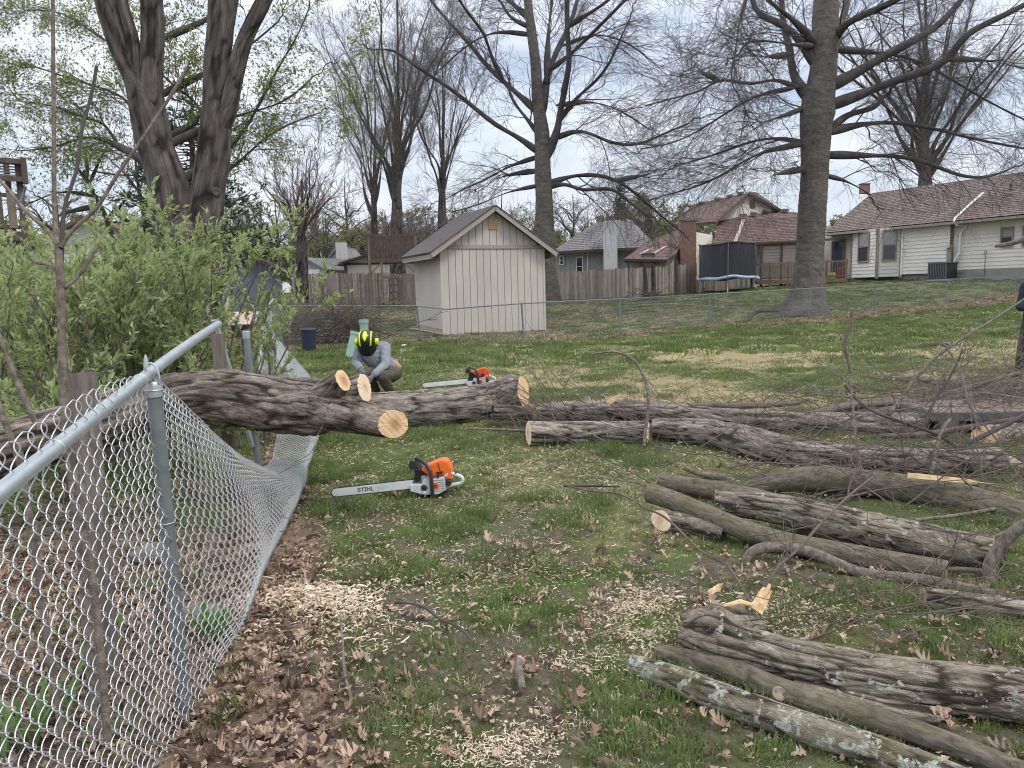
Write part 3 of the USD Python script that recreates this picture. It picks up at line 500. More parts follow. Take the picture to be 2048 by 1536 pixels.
# weathered wooden posts and the plank shelter behind the broken fence
def square_post(label, top, base, w, yaw=0.3, mat=old_post_wood):
    t = thing('wooden_post', label, 'post', tuple(base)); ax = nrm(top - base); x = nrm(np.cross(ax, [math.sin(yaw), -math.cos(yaw), 0])); y = np.cross(ax, x); n = 14; mb = MB()
    rr = np.random.default_rng(int(w * 1000)); L = np.linalg.norm(top - base) + .1; prof = [(-.5, -.44), (-.44, -.5), (.44, -.5), (.5, -.44), (.5, .44), (.44, .5), (-.44, .5), (-.5, .44)]; vs = []
    for i in range(n):
        for a, b in prof: vs.append(base - ax * .1 + ax * L * i / (n - 1) + (x * a + y * b) * w * (1 + rr.normal(0, .012)))
    f = [[i * 8 + j, i * 8 + (j + 1) % 8, (i + 1) * 8 + (j + 1) % 8, (i + 1) * 8 + j] for i in range(n - 1) for j in range(8)]
    f = [t_ for q in f for t_ in ([q[0], q[1], q[2]], [q[0], q[2], q[3]])] + [[(n - 1) * 8, (n - 1) * 8 + j, (n - 1) * 8 + j + 1] for j in range(1, 7)]
    part('post_body', (np.array(vs), np.array(f)), mat, t, 30); return t
square_post('square weathered wooden post beside the sapling, nearest behind the mesh', P(160, 746, 3.1), foot(P(205, 1300, 3.1)), 0.118, .5)
square_post('weathered wooden post behind the fallen length of rail', P(434, 668, 5.75), foot(P(436, 700, 5.75), .05), 0.085, .2)
hp = P(488, 628, 11.8); hb = foot(hp)
sh = thing('feeder_house', 'small shingle-roofed wooden feeder house on a post behind the broken fence', 'feeder', tuple(hb))
feeder_wood = plain('feeder_wood', (0.16, 0.10, 0.075), (0.23, 0.16, 0.125), scale=6, bump=.3); pebble = plain('speckled_shingle', (0.36, 0.255, 0.215), (0.52, 0.41, 0.36), scale=40, rough=.9, bump=.5)
part('support_post', MB().box((hp + hb) / 2 + [0, 0, -.1], (.1, .1, hp[2] - hb[2] - .1)), feeder_wood, sh)
part('house_box', MB().box(hp + [0, .02, -.24], (.34, .3, .22)), feeder_wood, sh)
part('floor_board', MB().box(hp + [0, 0, -.365], (.44, .4, .025)), feeder_wood, sh)
for s in (-1, 1):
    mb = MB(); 
    for i in range(4): mb.beam(hp + [-.26, s * (.27 - i * .075), -.13 + i * .045], hp + [.26, s * (.27 - i * .075), -.13 + i * .045], .10, .018, (0, s * .5, .85))
    part('roof_slope', mb, pebble, sh)
# ------------------------------------------------------------------ logs
def log_shell(C, R, sides, step, amp, seed, sc=11.0, lump=0.04, face0=None, face1=None, knots=()):
    """bark shell of a limb: C (k,3) centres, R (k,) radii; returns vertices, faces, bark coordinates and the two end rings"""
    L = np.linalg.norm(np.diff(C, axis=0), axis=1).sum(); n = max(8, int(L / step)); cr = spline(np.c_[C, R], n); p, r = cr[:, :3], np.maximum(cr[:, 3], 0.006)
    t, a, b = frames(p); l = np.r_[0, np.cumsum(np.linalg.norm(np.diff(p, axis=0), axis=1))]; q = np.arange(sides) * 2 * PI / sides; cs, sn = np.cos(q)[None], np.sin(q)[None]
    bk = np.stack([cs * r[:, None], sn * r[:, None], np.broadcast_to(l[:, None], (n, sides))], -1) + seed * 3.7; fl = bk.reshape(-1, 3)
    f1 = meshkit.fbm(fl * [sc, sc, sc * .2], 3, seed).reshape(n, sides); f2 = meshkit.fbm(fl * [3, 3, 1.3], 2, seed + 7).reshape(n, sides); f3 = meshkit.fbm(fl * [sc * 3, sc * 3, sc * 0.8], 2, seed + 9).reshape(n, sides)
    wq = (np.stack([meshkit.fbm(fl * [4, 4, 1.5], 2, seed + 20 + s_) for s_ in range(3)], -1) - .5) * .05
    e1 = np.abs(2 * meshkit.fbm((fl + wq) * [sc * 1.9, sc * 1.9, sc * .22], 2, seed + 1) - 1).reshape(n, sides); e2 = np.abs(2 * meshkit.fbm((fl + wq) * [sc * 2.8, sc * 2.8, sc * .75], 2, seed + 2) - 1).reshape(n, sides)
    sm = lambda x, a_: np.clip(x / a_, 0, 1) ** 2 * (3 - 2 * np.clip(x / a_, 0, 1)); fur = sm(e1, .24) * (.40 + .60 * sm(e2, .26)) * (.8 + .4 * f3); fur = fur / 1.05
    rr = r[:, None] * (1 + lump * (f2 - .5) * 3) + amp * ((fur - .6) * .85 + (f1 - .5) * .55 + (f3 - .5) * .35)
    for kl, kq, kw, kh in knots: rr = rr + kh * np.exp(-((l[:, None] - kl * L) ** 2 + (r[:, None] * ((q[None] - kq + PI) % (2 * PI) - PI)) ** 2) / kw ** 2)
    along = np.zeros((n, sides))
    for fn, from_end, e in ((face0, l, 0), (face1, l[-1] - l, -1)):
        if fn is None: continue
        fn = nrm(fn); dn = fn @ t[e]; dn = math.copysign(max(abs(dn), .3), dn if abs(dn) > .05 else (1 if e else -1)); sa, sb = -(fn @ a[e]) / dn, -(fn @ b[e]) / dn; k_ = min(1, 1.3 / (math.hypot(sa, sb) + 1e-9)); sa *= k_; sb *= k_
        w = np.clip(1 - from_end / (4.5 * r.mean()), 0, 1)[:, None]; along += w * (sa * cs + sb * sn) * r[:, None]
    v = p[:, None] + rr[..., None] * (cs[..., None] * a[:, None] + sn[..., None] * b[:, None]) + along[..., None] * t[:, None]
    i, j = np.meshgrid(np.arange(n - 1), np.arange(sides), indexing='ij'); A, B = i * sides + j, i * sides + (j + 1) % sides
    f = np.stack([A, B, B + sides, A, B + sides, A + sides], -1).reshape(-1, 3)
    return v.reshape(-1, 3), f, np.c_[bk.reshape(-1, 3), np.clip(fur, 0, 1.2).reshape(-1)], v[0], v[-1], t[0], t[-1]
def end_face(ringv, tdir, sgn, seed=0):
    """the sawn disc that closes an end; coordinates in metres about its heart"""
    c = ringv.mean(0); n = len(ringv); vs, bks = [c], [np.zeros(3)]; x = nrm(ringv[0] - c); nn = nrm(np.cross(x, ringv[n // 4] - c)); y = np.cross(nn, x); off = np.array([.12, .07]) * np.linalg.norm(ringv[0] - c)
    for s in (.35, .7, .97, 1.0):
        for p in ringv:
            w = c + (p - c) * s + (tdir * sgn * (.003 if s < .99 else -.002)); vs.append(w); e = w - c; bks.append(np.array([e @ x - off[0], e @ y - off[1], 0]))
    bks[0] = np.array([-off[0], -off[1], 0]); f = []
    for j in range(n):
        k = (j + 1) % n; f.append([0, 1 + j, 1 + k])
        for s in range(3): o = 1 + s * n; f += [[o + j, o + n + j, o + n + k], [o + j, o + n + k, o + k]]
    f = np.array(f); return np.array(vs), f if sgn > 0 else f[:, ::-1], np.array(bks)
def trunk_part(name, spec, mat, parent, seed, sides=48, step=0.02, amp=0.008, cut0=None, cut1=None, label=None, **kw):
    C, R = [], []
    for s in spec:
        if len(s) == 4: p, r = P(s[0], s[1], s[3]), s[2] / 2 / FPX * s[3]
        elif len(s) == 5: p, r = rest(s[0], s[1], s[2], s[4])
        else: p, r = rest(*s)
        C.append(p); R.append(r)
    v, f, bk, e0, e1, t0, t1 = log_shell(np.array(C), np.array(R), sides, step, amp, seed, **kw)
    b = part(name, (v, f), mat, parent, True, label, bk=bk)
    for cut, rv, td, sg in ((cut0, e0, t0, -1), (cut1, e1, t1, 1)):
        if cut is not None: vv_, ff_, bb_ = end_face(rv, td, sg, seed); part('cut_face', (vv_, ff_), cut, b, False, bk=bb_)
    return b, np.array(C), np.array(R)
def log(name, label, spec, mat, seed, cat='log', group=None, **kw):
    s = spec[len(spec) // 2]; c = P(s[0], s[1], s[3]) if len(s) == 4 else rest(s[0], s[1], s[2])[0]
    t = thing(name, label, cat, (c[0], c[1], float(land(c[0], c[1]))), group); trunk_part('bark', spec, mat, t, seed, **kw); return t
# the felled trunk over the fence
ft = thing('fallen_tree_trunk', 'thick forked trunk lying across the crushed fence with three sawn ends', 'tree trunk', tuple(foot(P(480, 800, 5.6))))
trunk_part('trunk', [(-90,935,112,4.7),(60,888,110,4.9),(200,845,108,5.05),(340,798,100,5.3),(480,800,112,5.6),(590,812,112,5.65),(660,815,96,5.6),(690,818,60,5.6)], bark_log, ft, 1, sides=96, step=.013, amp=.017, sc=9, knots=[(.66, 1.2, .09, .035), (.80, 3.9, .12, .03)])
trunk_part('branch', [(600,815,90,5.65),(660,820,84,5.5),(720,834,68,5.35),(787,849,57,5.2)], bark_log, ft, 2, sides=72, step=.013, amp=.010, cut1=wood_cut, face1=(.5,-.8,.02), label='front fork with a wide round sawn end')
trunk_part('branch', [(590,808,70,5.8),(650,800,72,5.95),(695,788,66,6.05),(729,776,58,6.1)], bark_log, ft, 3, sides=72, step=.014, amp=.010, cut1=wood_cut_pale, face1=(.97,-.17,.2), label='rear fork cut at a slant')
trunk_part('branch_stub', [(618,812,62,5.6),(650,790,56,5.5),(672,772,50,5.42),(686,761,44,5.36)], bark_log, ft, 4, sides=56, step=.012, amp=.006, cut1=wood_cut, face1=(.80,-.30,.30), label='short stub pointing up from the trunk')
log('log', 'long thick log lying just in front of the kneeling worker', [(700,824,76),(850,818,76),(1000,801,78),(1047,784,60,0,.19)], bark_pale, 5, sides=96, step=.016, amp=.013, cut1=wood_cut, cut0=wood_cut_pale, face1=(.92,-.34,.1), knots=[(.93, 1.4, .13, .05)])
log('log_stump', 'short dark stub of wood beneath the sawn end of the long thick log', [(985,824,30,8.75),(1040,826,30,8.8),(1066,826,26,8.8)], bark_log, 6, sides=40, step=.02, amp=.012, cut1=wood_cut_old)
log('log', 'straight grey log with narrow pale sawn end beside a clump of grass, mid lawn', [(1057,867,50),(1180,866,48),(1296,867,50)], bark_pale, 7, sides=72, step=.014, amp=.011, cut0=wood_cut_pale, cut1=wood_cut_pale, face0=(-.97,-.2,.02), face1=(.95,-.3,0))
log('log', 'long crooked bark-stripped log lying across the right of the lawn', [(1306,860,48),(1400,863,56),(1487,880,60),(1648,913,54),(1800,922,54),(2000,923,54)], bark_pale, 8, sides=72, step=.015, amp=.013, cut0=wood_cut_old, cut1=wood_cut_old, lump=.1)
log('log', 'rear log lying behind the crooked log with its right end against the trailer', [(1074,826,38,8.5),(1300,824,40,8.35),(1420,836,44,8.2),(1600,847,50,8.05),(1843,852,52,7.95)], bark_pale, 9, sides=64, step=.018, amp=.013, cut1=wood_cut_old, cut0=wood_cut_old, lump=.1)
log('log', 'log with an orange sawn face in front of the trailer at the right edge', [(1968,877,50,7.3),(2010,872,50,7.5),(2130,862,48,8.0)], bark_pale, 10, sides=56, step=.018, amp=.01, cut0=wood_cut)
log('log', 'log with a small pale oval sawn end at the right edge below the trailer', [(2010,930,42,6.35),(2060,938,44,6.3),(2200,960,48,6.1)], bark_pale, 11, sides=56, step=.018, amp=.009, cut0=wood_cut_pale, face0=(-.8,-.55,.1))
arch_limb = log('log', 'long arching grey limb with a torn strip of pale wood, above the ridged log', [(1482,980,22,5.75),(1530,968,36,5.7),(1600,958,50,5.65),(1730,966,56,5.55),(1880,988,58,5.35),(2050,1035,60,5.0),(2200,1080,60,4.8)], bark_smooth, 12, sides=64, step=.013, amp=.006, sc=13, lump=.08)
log('log', 'large straight ridged log lying in the middle of the right-hand pile', [(1430,1003,48,0,.10),(1536,1016,58,0,.08),(1683,1045,68,0,.04),(1829,1078,72),(1985,1106,66)], bark_ridge, 13, sides=80, step=.012, amp=.008, sc=15, cut0=wood_cut_old, cut1=wood_cut_old)
log('log', 'grey log half hidden behind the large ridged log', [(1320,962,32,0,.04),(1400,975,36,0,.04),(1480,990,40,0,.03),(1600,1020,40,0,.0)], bark_smooth, 14, sides=48, step=.015, amp=.005, cut0=wood_cut_old)
log('log', 'slim smooth brown log lying along the front of the ridged log', [(1300,986,40,0,.15),(1365,1008,39,0,.11),(1463,1050,40,0,.05),(1536,1076,42,0,.02),(1658,1102,44),(1893,1142,42)], bark_smooth, 15, sides=56, step=.014, amp=.003, cut0=wood_cut_old, cut1=wood_cut_old)
log('log', 'short log with a pale sawn end tucked under the slim smooth log', [(1322,1041,42),(1370,1046,42),(1450,1064,40)], bark_ridge, 16, sides=48, step=.014, amp=.004, cut0=wood_cut_pale, face0=(-.75,-.6,.1))
log('log', 'short grey log under the bent branch at the right edge', [(1846,1196,42),(1940,1210,46),(2060,1228,48),(2200,1250,48)], bark_ridge, 17, sides=56, step=.013, amp=.005, cut0=wood_cut_old)
fl = log('log', 'biggest foreground log with grey lichen and a knotted burl at its left end', [(1372,1276,62),(1440,1292,80),(1536,1310,86),(1780,1362,94),(2050,1392,102),(2300,1430,108)], bark_ridge, 18, sides=112, step=.008, amp=.011, sc=17, cut0=wood_cut_old, knots=[(.08, 1.6, .10, .06)])
mossy = log('log', 'smooth mossy limb with a round knot, between the two lichen logs', [(1318,1304,32),(1390,1322,40),(1487,1350,45),(1558,1380,48),(1683,1419,46),(1878,1480,46),(2080,1560,46)], bark_smooth, 19, sides=72, step=.009, amp=.003, cut0=wood_cut_old)
log('log', 'nearest limb blotched with pale grey lichen, at the bottom edge', [(1266,1330,40),(1341,1356,52),(1438,1394,58),(1536,1430,60),(1634,1464,62),(1800,1520,64),(2000,1600,66)], bark_lichen, 20, sides=80, step=.008, amp=.004, cut0=wood_cut_old)
broken_limb = log('log', 'dark broken limb lying between the big lichen log and the mossy limb', [(1590,1374,36),(1700,1402,40),(1800,1424,40),(1880,1432,34)], bark_ridge, 21, sides=56, step=.012, amp=.006)
kp, kr = rest(1558, 1380, 48); 
for kpx, kpy, kd, kn in ((1559, 1388, depth(kp), .026),):
    c = P(kpx, kpy, kd - kr * .98); n_ = nrm(np.array([0, 0, EYE]) - c + [0.2, 0, 0]); mb = MB(); mb.tube([c - n_ * .03, c, c + n_ * .012, c + n_ * .006, c - n_ * .012], [kn * 1.1, kn * 1.08, kn * .9, kn * .55, .002], 20); part('knot', mb, plain('knot_wood', (.24, .19, .15), (.40, .32, .25), scale=60, bump=.5), mossy, 40, 'round sawn knot')
# broken burl and torn wood
splinter_pink = plain('pinkish_torn_wood', (.50, .36, .27), (.34, .22, .16), scale=24, bump=.5)
def shard(name, label, base, tip, w, t, seed, mat=splinter, cat='wood splinter', on=None):
    r = np.random.default_rng(seed); base, tip = np.array(base), np.array(tip); ax = tip - base; s = nrm(np.cross(ax, [0.2, -1, 0.3])); u = nrm(np.cross(s, ax)); n = 7; mb = MB(); o = thing(name, label, cat, tuple(base)) if on is None else None
    for k in range(3):
        off = s * (k - 1) * w * .32; L = r.uniform(.6, 1.0) if k != 1 else 1.0; pts = [base + off + ax * L * i / n + s * r.normal(0, w * .04) + u * r.normal(0, t * .1) for i in range(n + 1)]; wd = np.array([.5, .55, .55, .5, .42, .34, .2, .02]) * w * .8
        for i in range(n): mb.add([pts[i] - s * wd[i] / 2 - u * t / 2, pts[i] + s * wd[i] / 2 - u * t / 2, pts[i] + s * wd[i] / 2 + u * t / 2, pts[i] - s * wd[i] / 2 + u * t / 2, pts[i+1] - s * wd[i+1] / 2 - u * t / 2, pts[i+1] + s * wd[i+1] / 2 - u * t / 2, pts[i+1] + s * wd[i+1] / 2 + u * t / 2, pts[i+1] - s * wd[i+1] / 2 + u * t / 2],
            [[0,1,5],[0,5,4],[1,2,6],[1,6,5],[2,3,7],[2,7,6],[3,0,4],[3,4,7],[0,2,1],[0,3,2],[4,5,6],[4,6,7]])
    return part('split_wood', mb, mat, o) if on is None else part('torn_wood', mb, mat, on, label='pale torn wood')
burl = thing('broken_burl', 'torn grey burl with a hollow broken top beside the big lichen log', 'burl', tuple(rest(1440, 1250, 60)[0]))
bc, br = rest(1448, 1236, 84)
sp = trimesh.creation.icosphere(4, 1.0); sv = np.array(sp.vertices); sv = sv * (1 + (meshkit.fbm(sv * 2.2, 3, 4)[:, None] - .5) * .55); dent = np.exp(-((sv[:, 0] - .35) ** 2 + sv[:, 1] ** 2) / .18) * (sv[:, 2] > 0); sv[:, 2] -= dent * .55
bv = sv * [br * 1.9, br * 1.1, br * .85] + bc - [0, 0, br * .25]; part('burl_bark', (bv, np.array(sp.faces)), bark_ridge, burl, True, bk=np.c_[sv * .2, np.clip(meshkit.fbm(sv * 5, 3, 9) * 1.8 - .3, 0, 1)])
sb_ = P(1520, 1222, depth(bc)); part('torn_rim', MB().tube([sb_ + [-.16, .02, .02], sb_ + [-.09, .0, .045], sb_ + [-.02, -.01, .03]], [.008, .014, .006], 6), splinter, burl)
shard('wood_splinter', 'upright torn splinter of yellow wood beside the burl', P(1512, 1222, depth(bc) - .02), P(1540, 1168, depth(bc) + .02), .055, .02, 1)
shard('wood_splinter', 'pale wedge of split wood lying on the grass at the bottom edge', ground(1262, 1452) + [0, 0, .02], ground(1338, 1490) + [0, 0, .012], .04, .015, 2, splinter_pink)
shard('wood_splinter', 'torn pale end of the dark broken limb in the foreground', P(1866, 1430, depth(rest(1880, 1432, 34)[0])), P(1900, 1416, depth(rest(1880, 1432, 34)[0])), .04, .03, 3, splinter_pink, on=broken_limb)
shard('wood_splinter', 'small pale chunk of split wood on top of the rear log', P(1215, 806, 8.0), P(1243, 790, 7.95), .05, .03, 4)
shard('wood_splinter', 'flat pale slab of split wood lying behind the crooked log', P(1680, 884, 7.7), P(1750, 880, 7.7), .10, .03, 5)
shard('wood_splinter', 'long torn strip of pale wood on the arching limb', P(1815, 950, 5.35), P(1990, 968, 5.1), .035, .012, 6, on=arch_limb)
shard('wood_splinter', 'pinkish sliver of wood lying left of the burl', ground(1418, 1196) + [0, 0, .02], ground(1446, 1178) + [0, 0, .03], .03, .012, 7)
# ------------------------------------------------------------------ buildings
class Fr:
    """a local frame: x along the front, y inward, z up"""
    def __init__(s, o, xd): s.o = np.array(o, float); x = nrm([xd[0], xd[1], 0]); s.R = np.stack([x, np.cross([0, 0, 1.0], x), [0, 0, 1.0]], 1)
    def w(s, x, y, z): return s.o + s.R @ np.array([x, y, z], float)
    def box(s, mb, c, size): return mb.box(s.w(*c), size, s.R)
def slab(mb, pts, t):
    """a flat plate with real thickness: the polygon pts (counter-clockwise from outside) and the same t lower along its normal"""
    p = np.array(pts, float); n = nrm(np.cross(p[1] - p[0], p[-1] - p[0])); k = len(p); v = np.vstack([p, p - n * t]); f = []
    for i in range(1, k - 1): f += [[0, i, i + 1], [k, k + i + 1, k + i]]
    for i in range(k): j = (i + 1) % k; f += [[i, i + k, j + k], [i, j + k, j]]
    return mb.add(v, f)
def shingled(mb, e0, e1, r0, r1, rows, t=.02, lap=1.25):
    """courses of shingles from the eave e0-e1 up to the ridge r0-r1, every course lapping over the one below"""
    e0, e1, r0, r1 = map(np.array, (e0, e1, r0, r1)); n = nrm(np.cross(e1 - e0, r0 - e0)); n = n if n[2] > 0 else -n
    for i in range(rows):
        a, b = i / rows, min(1.0, (i + lap) / rows); p = [e0 + (r0 - e0) * a + n * t, e1 + (r1 - e1) * a + n * t, e1 + (r1 - e1) * b, e0 + (r0 - e0) * b]; q = np.cross(p[1] - p[0], p[3] - p[0])
        slab(mb, p if q @ n > 0 else p[::-1], .012)
def shingle_mat(name, c1, c2, c3, s=(7, 7, 16)):
    return M(name, {'g': ('geometry', {}), 'mp': ('mapping', {'scale': s}), 'v': ('voronoi_texture', {'scale': 1.0, 'metric': 'chebychev', 'randomness': 0.7}), 'bw': ('rgb_to_bw', {}), 'n': ('noise_texture', {'scale': 0.6, 'detail': 5.0}), 'ad': ('math', {'math_type': 'multiply_add', 'value2': 0.7, 'value3': 0.0}),
        'ml': ('math', {'math_type': 'multiply', 'value2': 0.55}), 'r': ('rgb_ramp', {'ramp': [(0.3, c1), (0.55, c2), (0.8, c3)]}), 'p': ('principled_bsdf', {'roughness': 0.95, 'specular_ior_level': 0.1}), 'bp': ('bump', {'strength': 0.3, 'distance': 0.02})},
        [('g.position', 'mp.vector'), ('mp.vector', 'v.vector'), ('v.color', 'bw.color'), ('g.position', 'n.vector'), ('n.fac', 'ml.value1'), ('bw.val', 'ad.value1'), ('ml.value', 'ad.value3'), ('ad.value', 'r.fac'), ('r.color', 'p.base_color'), ('bw.val', 'bp.height'), ('bp.normal', 'p.normal')])
roof_grey = shingle_mat('grey_brown_shingles', (0.105, 0.082, 0.072), (0.158, 0.126, 0.111), (0.22, 0.182, 0.163))
roof_red = shingle_mat('red_brown_shingles', (0.082, 0.056, 0.048), (0.118, 0.082, 0.071), (0.168, 0.12, 0.106))
roof_brown = shingle_mat('brown_shingles', (0.085, 0.07, 0.062), (0.13, 0.108, 0.097), (0.175, 0.15, 0.135), (5, 5, 5))
roof_cool = shingle_mat('cool_grey_shingles', (0.125, 0.117, 0.117), (0.17, 0.16, 0.16), (0.225, 0.212, 0.212))
shed_paint = plain('shed_paint', (0.49, 0.44, 0.39), (0.42, 0.375, 0.33), scale=1.3, rough=0.7, bump=0.12, bscale=40, stretch=(1, 1, .35))
shed_trim = plain('shed_trim_paint', (0.33, 0.29, 0.25), (0.29, 0.255, 0.22), scale=2, rough=.7, bump=.1)
white_siding = plain('white_siding', (0.74, 0.70, 0.63), (0.66, 0.62, 0.555), scale=0.8, rough=.55, bump=.05)
cream_siding = plain('cream_siding', (0.52, 0.475, 0.40), (0.46, 0.42, 0.35), scale=0.8, rough=.6, bump=.05)
trim_tan = plain('tan_trim', (0.27, 0.235, 0.195), (0.23, 0.2, 0.165), scale=2, bump=.05); trim_white = plain('white_trim', (0.72, 0.71, 0.69), (0.62, 0.61, 0.59), scale=2, rough=.5, bump=.03)
gutter_brown = plain('brown_gutter', (0.075, 0.06, 0.052), (0.055, 0.045, 0.04), scale=2, rough=.5, bump=.03)
grey_paint = plain('grey_paint', (0.30, 0.305, 0.31), (0.25, 0.255, 0.26), scale=1, bump=.05); blue_paint = plain('slate_blue_paint', (0.155, 0.175, 0.205), (0.135, 0.155, 0.185), scale=1, bump=.05)
pane = M('window_pane', {'d': ('principled_bsdf', {'base_color': (0.03, 0.035, 0.04), 'roughness': 0.08, 'specular_ior_level': 0.7})}, [], 'd.BSDF')
blind = plain('pale_blind', (0.30, 0.30, 0.29), (0.24, 0.24, 0.235), scale=.5, bump=0.0, rough=.6)
brick_mat = M('red_brick', {'g': ('geometry', {}), 'mp': ('mapping', {'rotation': (PI / 2, 0, 0.3)}), 'b': ('brick_texture', {'scale': 4.2, 'color1': (0.23, 0.105, 0.075), 'color2': (0.14, 0.062, 0.045), 'mortar': (0.33, 0.29, 0.26), 'mortar_size': 0.018, 'row_height': 0.28, 'brick_width': 0.85}), 'p': ('principled_bsdf', {'roughness': .9})}, [('g.position', 'mp.vector'), ('mp.vector', 'b.vector'), ('b.color', 'p.base_color')])
brick_white = M('painted_brick', {'g': ('geometry', {}), 'mp': ('mapping', {'rotation': (PI / 2, 0, 0.1)}), 'b': ('brick_texture', {'scale': 4.2, 'color1': (0.46, 0.46, 0.46), 'color2': (0.41, 0.41, 0.415), 'mortar': (0.33, 0.33, 0.33), 'mortar_size': 0.015, 'row_height': 0.28, 'brick_width': 0.85}), 'p': ('principled_bsdf', {'roughness': .9})}, [('g.position', 'mp.vector'), ('mp.vector', 'b.vector'), ('b.color', 'p.base_color')])
deck_wood = plain('deck_wood', (0.13, 0.092, 0.068), (0.20, 0.15, 0.115), scale=3, stretch=(3, 3, 1), bump=.3); dark_wood = plain('dark_stained_wood', (0.065, 0.045, 0.036), (0.11, 0.08, 0.064), scale=3, stretch=(3, 3, 1), bump=.3)
concrete = plain('old_concrete', (0.26, 0.24, 0.22), (0.2, 0.185, 0.17), scale=3, bump=.2)
def window(fr, x, z, w, h, y=0.0, parent=None, frame=trim_tan, rows=2, cols=1, half_blind=True, fw=.07):
    mb = MB()
    for s in (-1, 1): fr.box(mb, (x + s * (w / 2 - fw / 2), y - .03, z), (fw, .06, h)); fr.box(mb, (x, y - .031, z + s * (h / 2 - fw / 2)), (w - 2 * fw, .06, fw))
    fr.box(mb, (x, y - .025, z), (w - 2 * fw, .045, .04))
    wn = part('window', mb, frame, parent); mb = MB(); fr.box(mb, (x, y - .004, z), (w - 2 * fw, .008, h - 2 * fw)); part('pane', mb, pane, wn)
    if half_blind: mb = MB(); fr.box(mb, (x, y - .011, z + h / 4), (w - 2 * fw, .004, h / 2 - fw)); part('blind', mb, blind, wn)
    return wn
def lap_siding(fr, name, x0, x1, z0, z1, mat, parent, y=0.0, exposure=.2):
    """one board to a row, each with its lower edge standing proud"""
    z = z0
    while z < z1 - .02:
        h = min(exposure, z1 - z); v = [fr.w(x0, y - .028, z), fr.w(x1, y - .028, z), fr.w(x1, y - .006, z + h), fr.w(x0, y - .006, z + h), fr.w(x0, y + .02, z), fr.w(x1, y + .02, z), fr.w(x1, y + .02, z + h), fr.w(x0, y + .02, z + h)]
        part(name, (np.array(v), np.array([[0,1,2],[0,2,3],[0,4,5],[0,5,1],[3,2,6],[3,6,7],[0,3,7],[0,7,4],[1,5,6],[1,6,2]])), mat, parent); z += exposure
def sheet_boards(fr, name, x0, x1, zb, ztop, mat, parent, y=0.0, pitch=.24, t=.03, gap=.02):
    """upright boards with a dark groove between; ztop(x) gives the height"""
    x = x0
    while x < x1 - .03:
        xe = min(x + pitch, x1); a, b = x + gap / 2, xe - gap / 2; za, zc = ztop(a), ztop(b)
        xm = [a, b] if not (za == zc) else [a, b]
        pts = [(a, zb), (b, zb), (b, zc), (a, za)]; v = [fr.w(px, y - t, pz) for px, pz in pts] + [fr.w(px, y, pz) for px, pz in pts]
        part(name, (np.array(v), np.array([[0,1,2],[0,2,3],[0,4,5],[0,5,1],[1,5,6],[1,6,2],[2,6,7],[2,7,3],[3,7,4],[3,4,0]])), mat, parent); x += pitch

# --- the garden shed
so = P(887, 672, 26); so[2] = float(land(so[0], so[1])) - .02
sf = Fr(so, (math.cos(.41), math.sin(.41))); SWD, SDP, SH = 3.9, 3.1, 3.02
shed = thing('garden_shed', 'beige gabled garden shed with grooved upright siding and brown shingled roof', 'shed', tuple(so))
RISE = 1.30; apex = SWD / 2
mb = MB(); sf.box(mb, (SWD / 2, SDP / 2, SH / 2), (SWD - .02, SDP - .02, SH)); part('wall', mb, shed_trim, shed)
mb = MB(); mb.prism([(0.03, SH), (SWD - .03, SH), (apex, SH + RISE)], np.stack([sf.R[:, 0], sf.R[:, 2], -sf.R[:, 1]], 1), sf.w(0, SDP - .05, 0), SDP - .1); part('gable', mb, shed_trim, shed)
sheet_boards(sf, 'siding_board', 0.0, SWD, .03, lambda x: SH - .06, shed_paint, shed, y=-.0, pitch=.26)
sheet_boards(sf, 'siding_board', .26, SWD - .26, SH + .075, lambda x: SH + RISE * (1 - abs(x - apex) / apex) - .02, shed_paint, shed, y=.0, pitch=.26)
side = Fr(sf.w(0, SDP, 0), -sf.R[:, 1]); sheet_boards(side, 'siding_board', 0, SDP, .03, lambda x: SH - .02, shed_paint, shed, pitch=.26)
mb = MB(); sf.box(mb, (SWD / 2, -.035, SH + .01), (SWD + .02, .05, .12)); part('band_board', mb, shed_trim, shed)
for x in (-.005, SWD + .005): mb = MB(); sf.box(mb, (x, -.03, SH / 2 - .03), (.07, .055, SH - .06)); part('corner_board', mb, shed_paint, shed)
OVF, OVS, SL = .32, .42, RISE / apex
for s in (-1, 1):
    def rp(u, y, dz=0): x = apex + s * u; return sf.w(x, y, SH + RISE - u * SL + .09 + dz)
    U = apex + OVS; mb = MB(); mb.beam((rp(0, -OVF, -.06) + rp(0, -OVF, -.06)) / 2, rp(U, -OVF, -.09), .045, .17, sf.R[:, 2]); part('barge_board', mb, shed_trim, shed)
    mb = MB(); mb.beam(rp(U - .02, -OVF + .03, -.13), rp(U - .02, SDP + .25, -.13), .04, .17, (0, 0, 1)); part('fascia', mb, shed_trim, shed)
    mb = MB(); q = [rp(0, -OVF - .03), rp(U + .03, -OVF - .03), rp(U + .03, SDP + .3), rp(0, SDP + .3)]; slab(mb, q if s < 0 else q[::-1], .05) if True else 0; part('roof_deck', mb, gutter_brown, shed)
    for i in range(15):
        a, b = U + .05 - (U + .05) * i / 15, max(0, U + .05 - (U + .05) * (i + 1.3) / 15); mb = MB(); p = [rp(a, -OVF - .04, .035), rp(a, SDP + .32, .035), rp(b, SDP + .32, .018), rp(b, -OVF - .04, .018)]; slab(mb, p if s > 0 else p[::-1], .016); part('shingle_course', mb, roof_brown, shed)
mb = MB(); sf.box(mb, (apex, -.045, SH + .83), (.34, .05, .40)); vt = part('gable_vent', mb, plain('vent_frame', (.50, .40, .25), (.42, .33, .2), bump=0), shed)
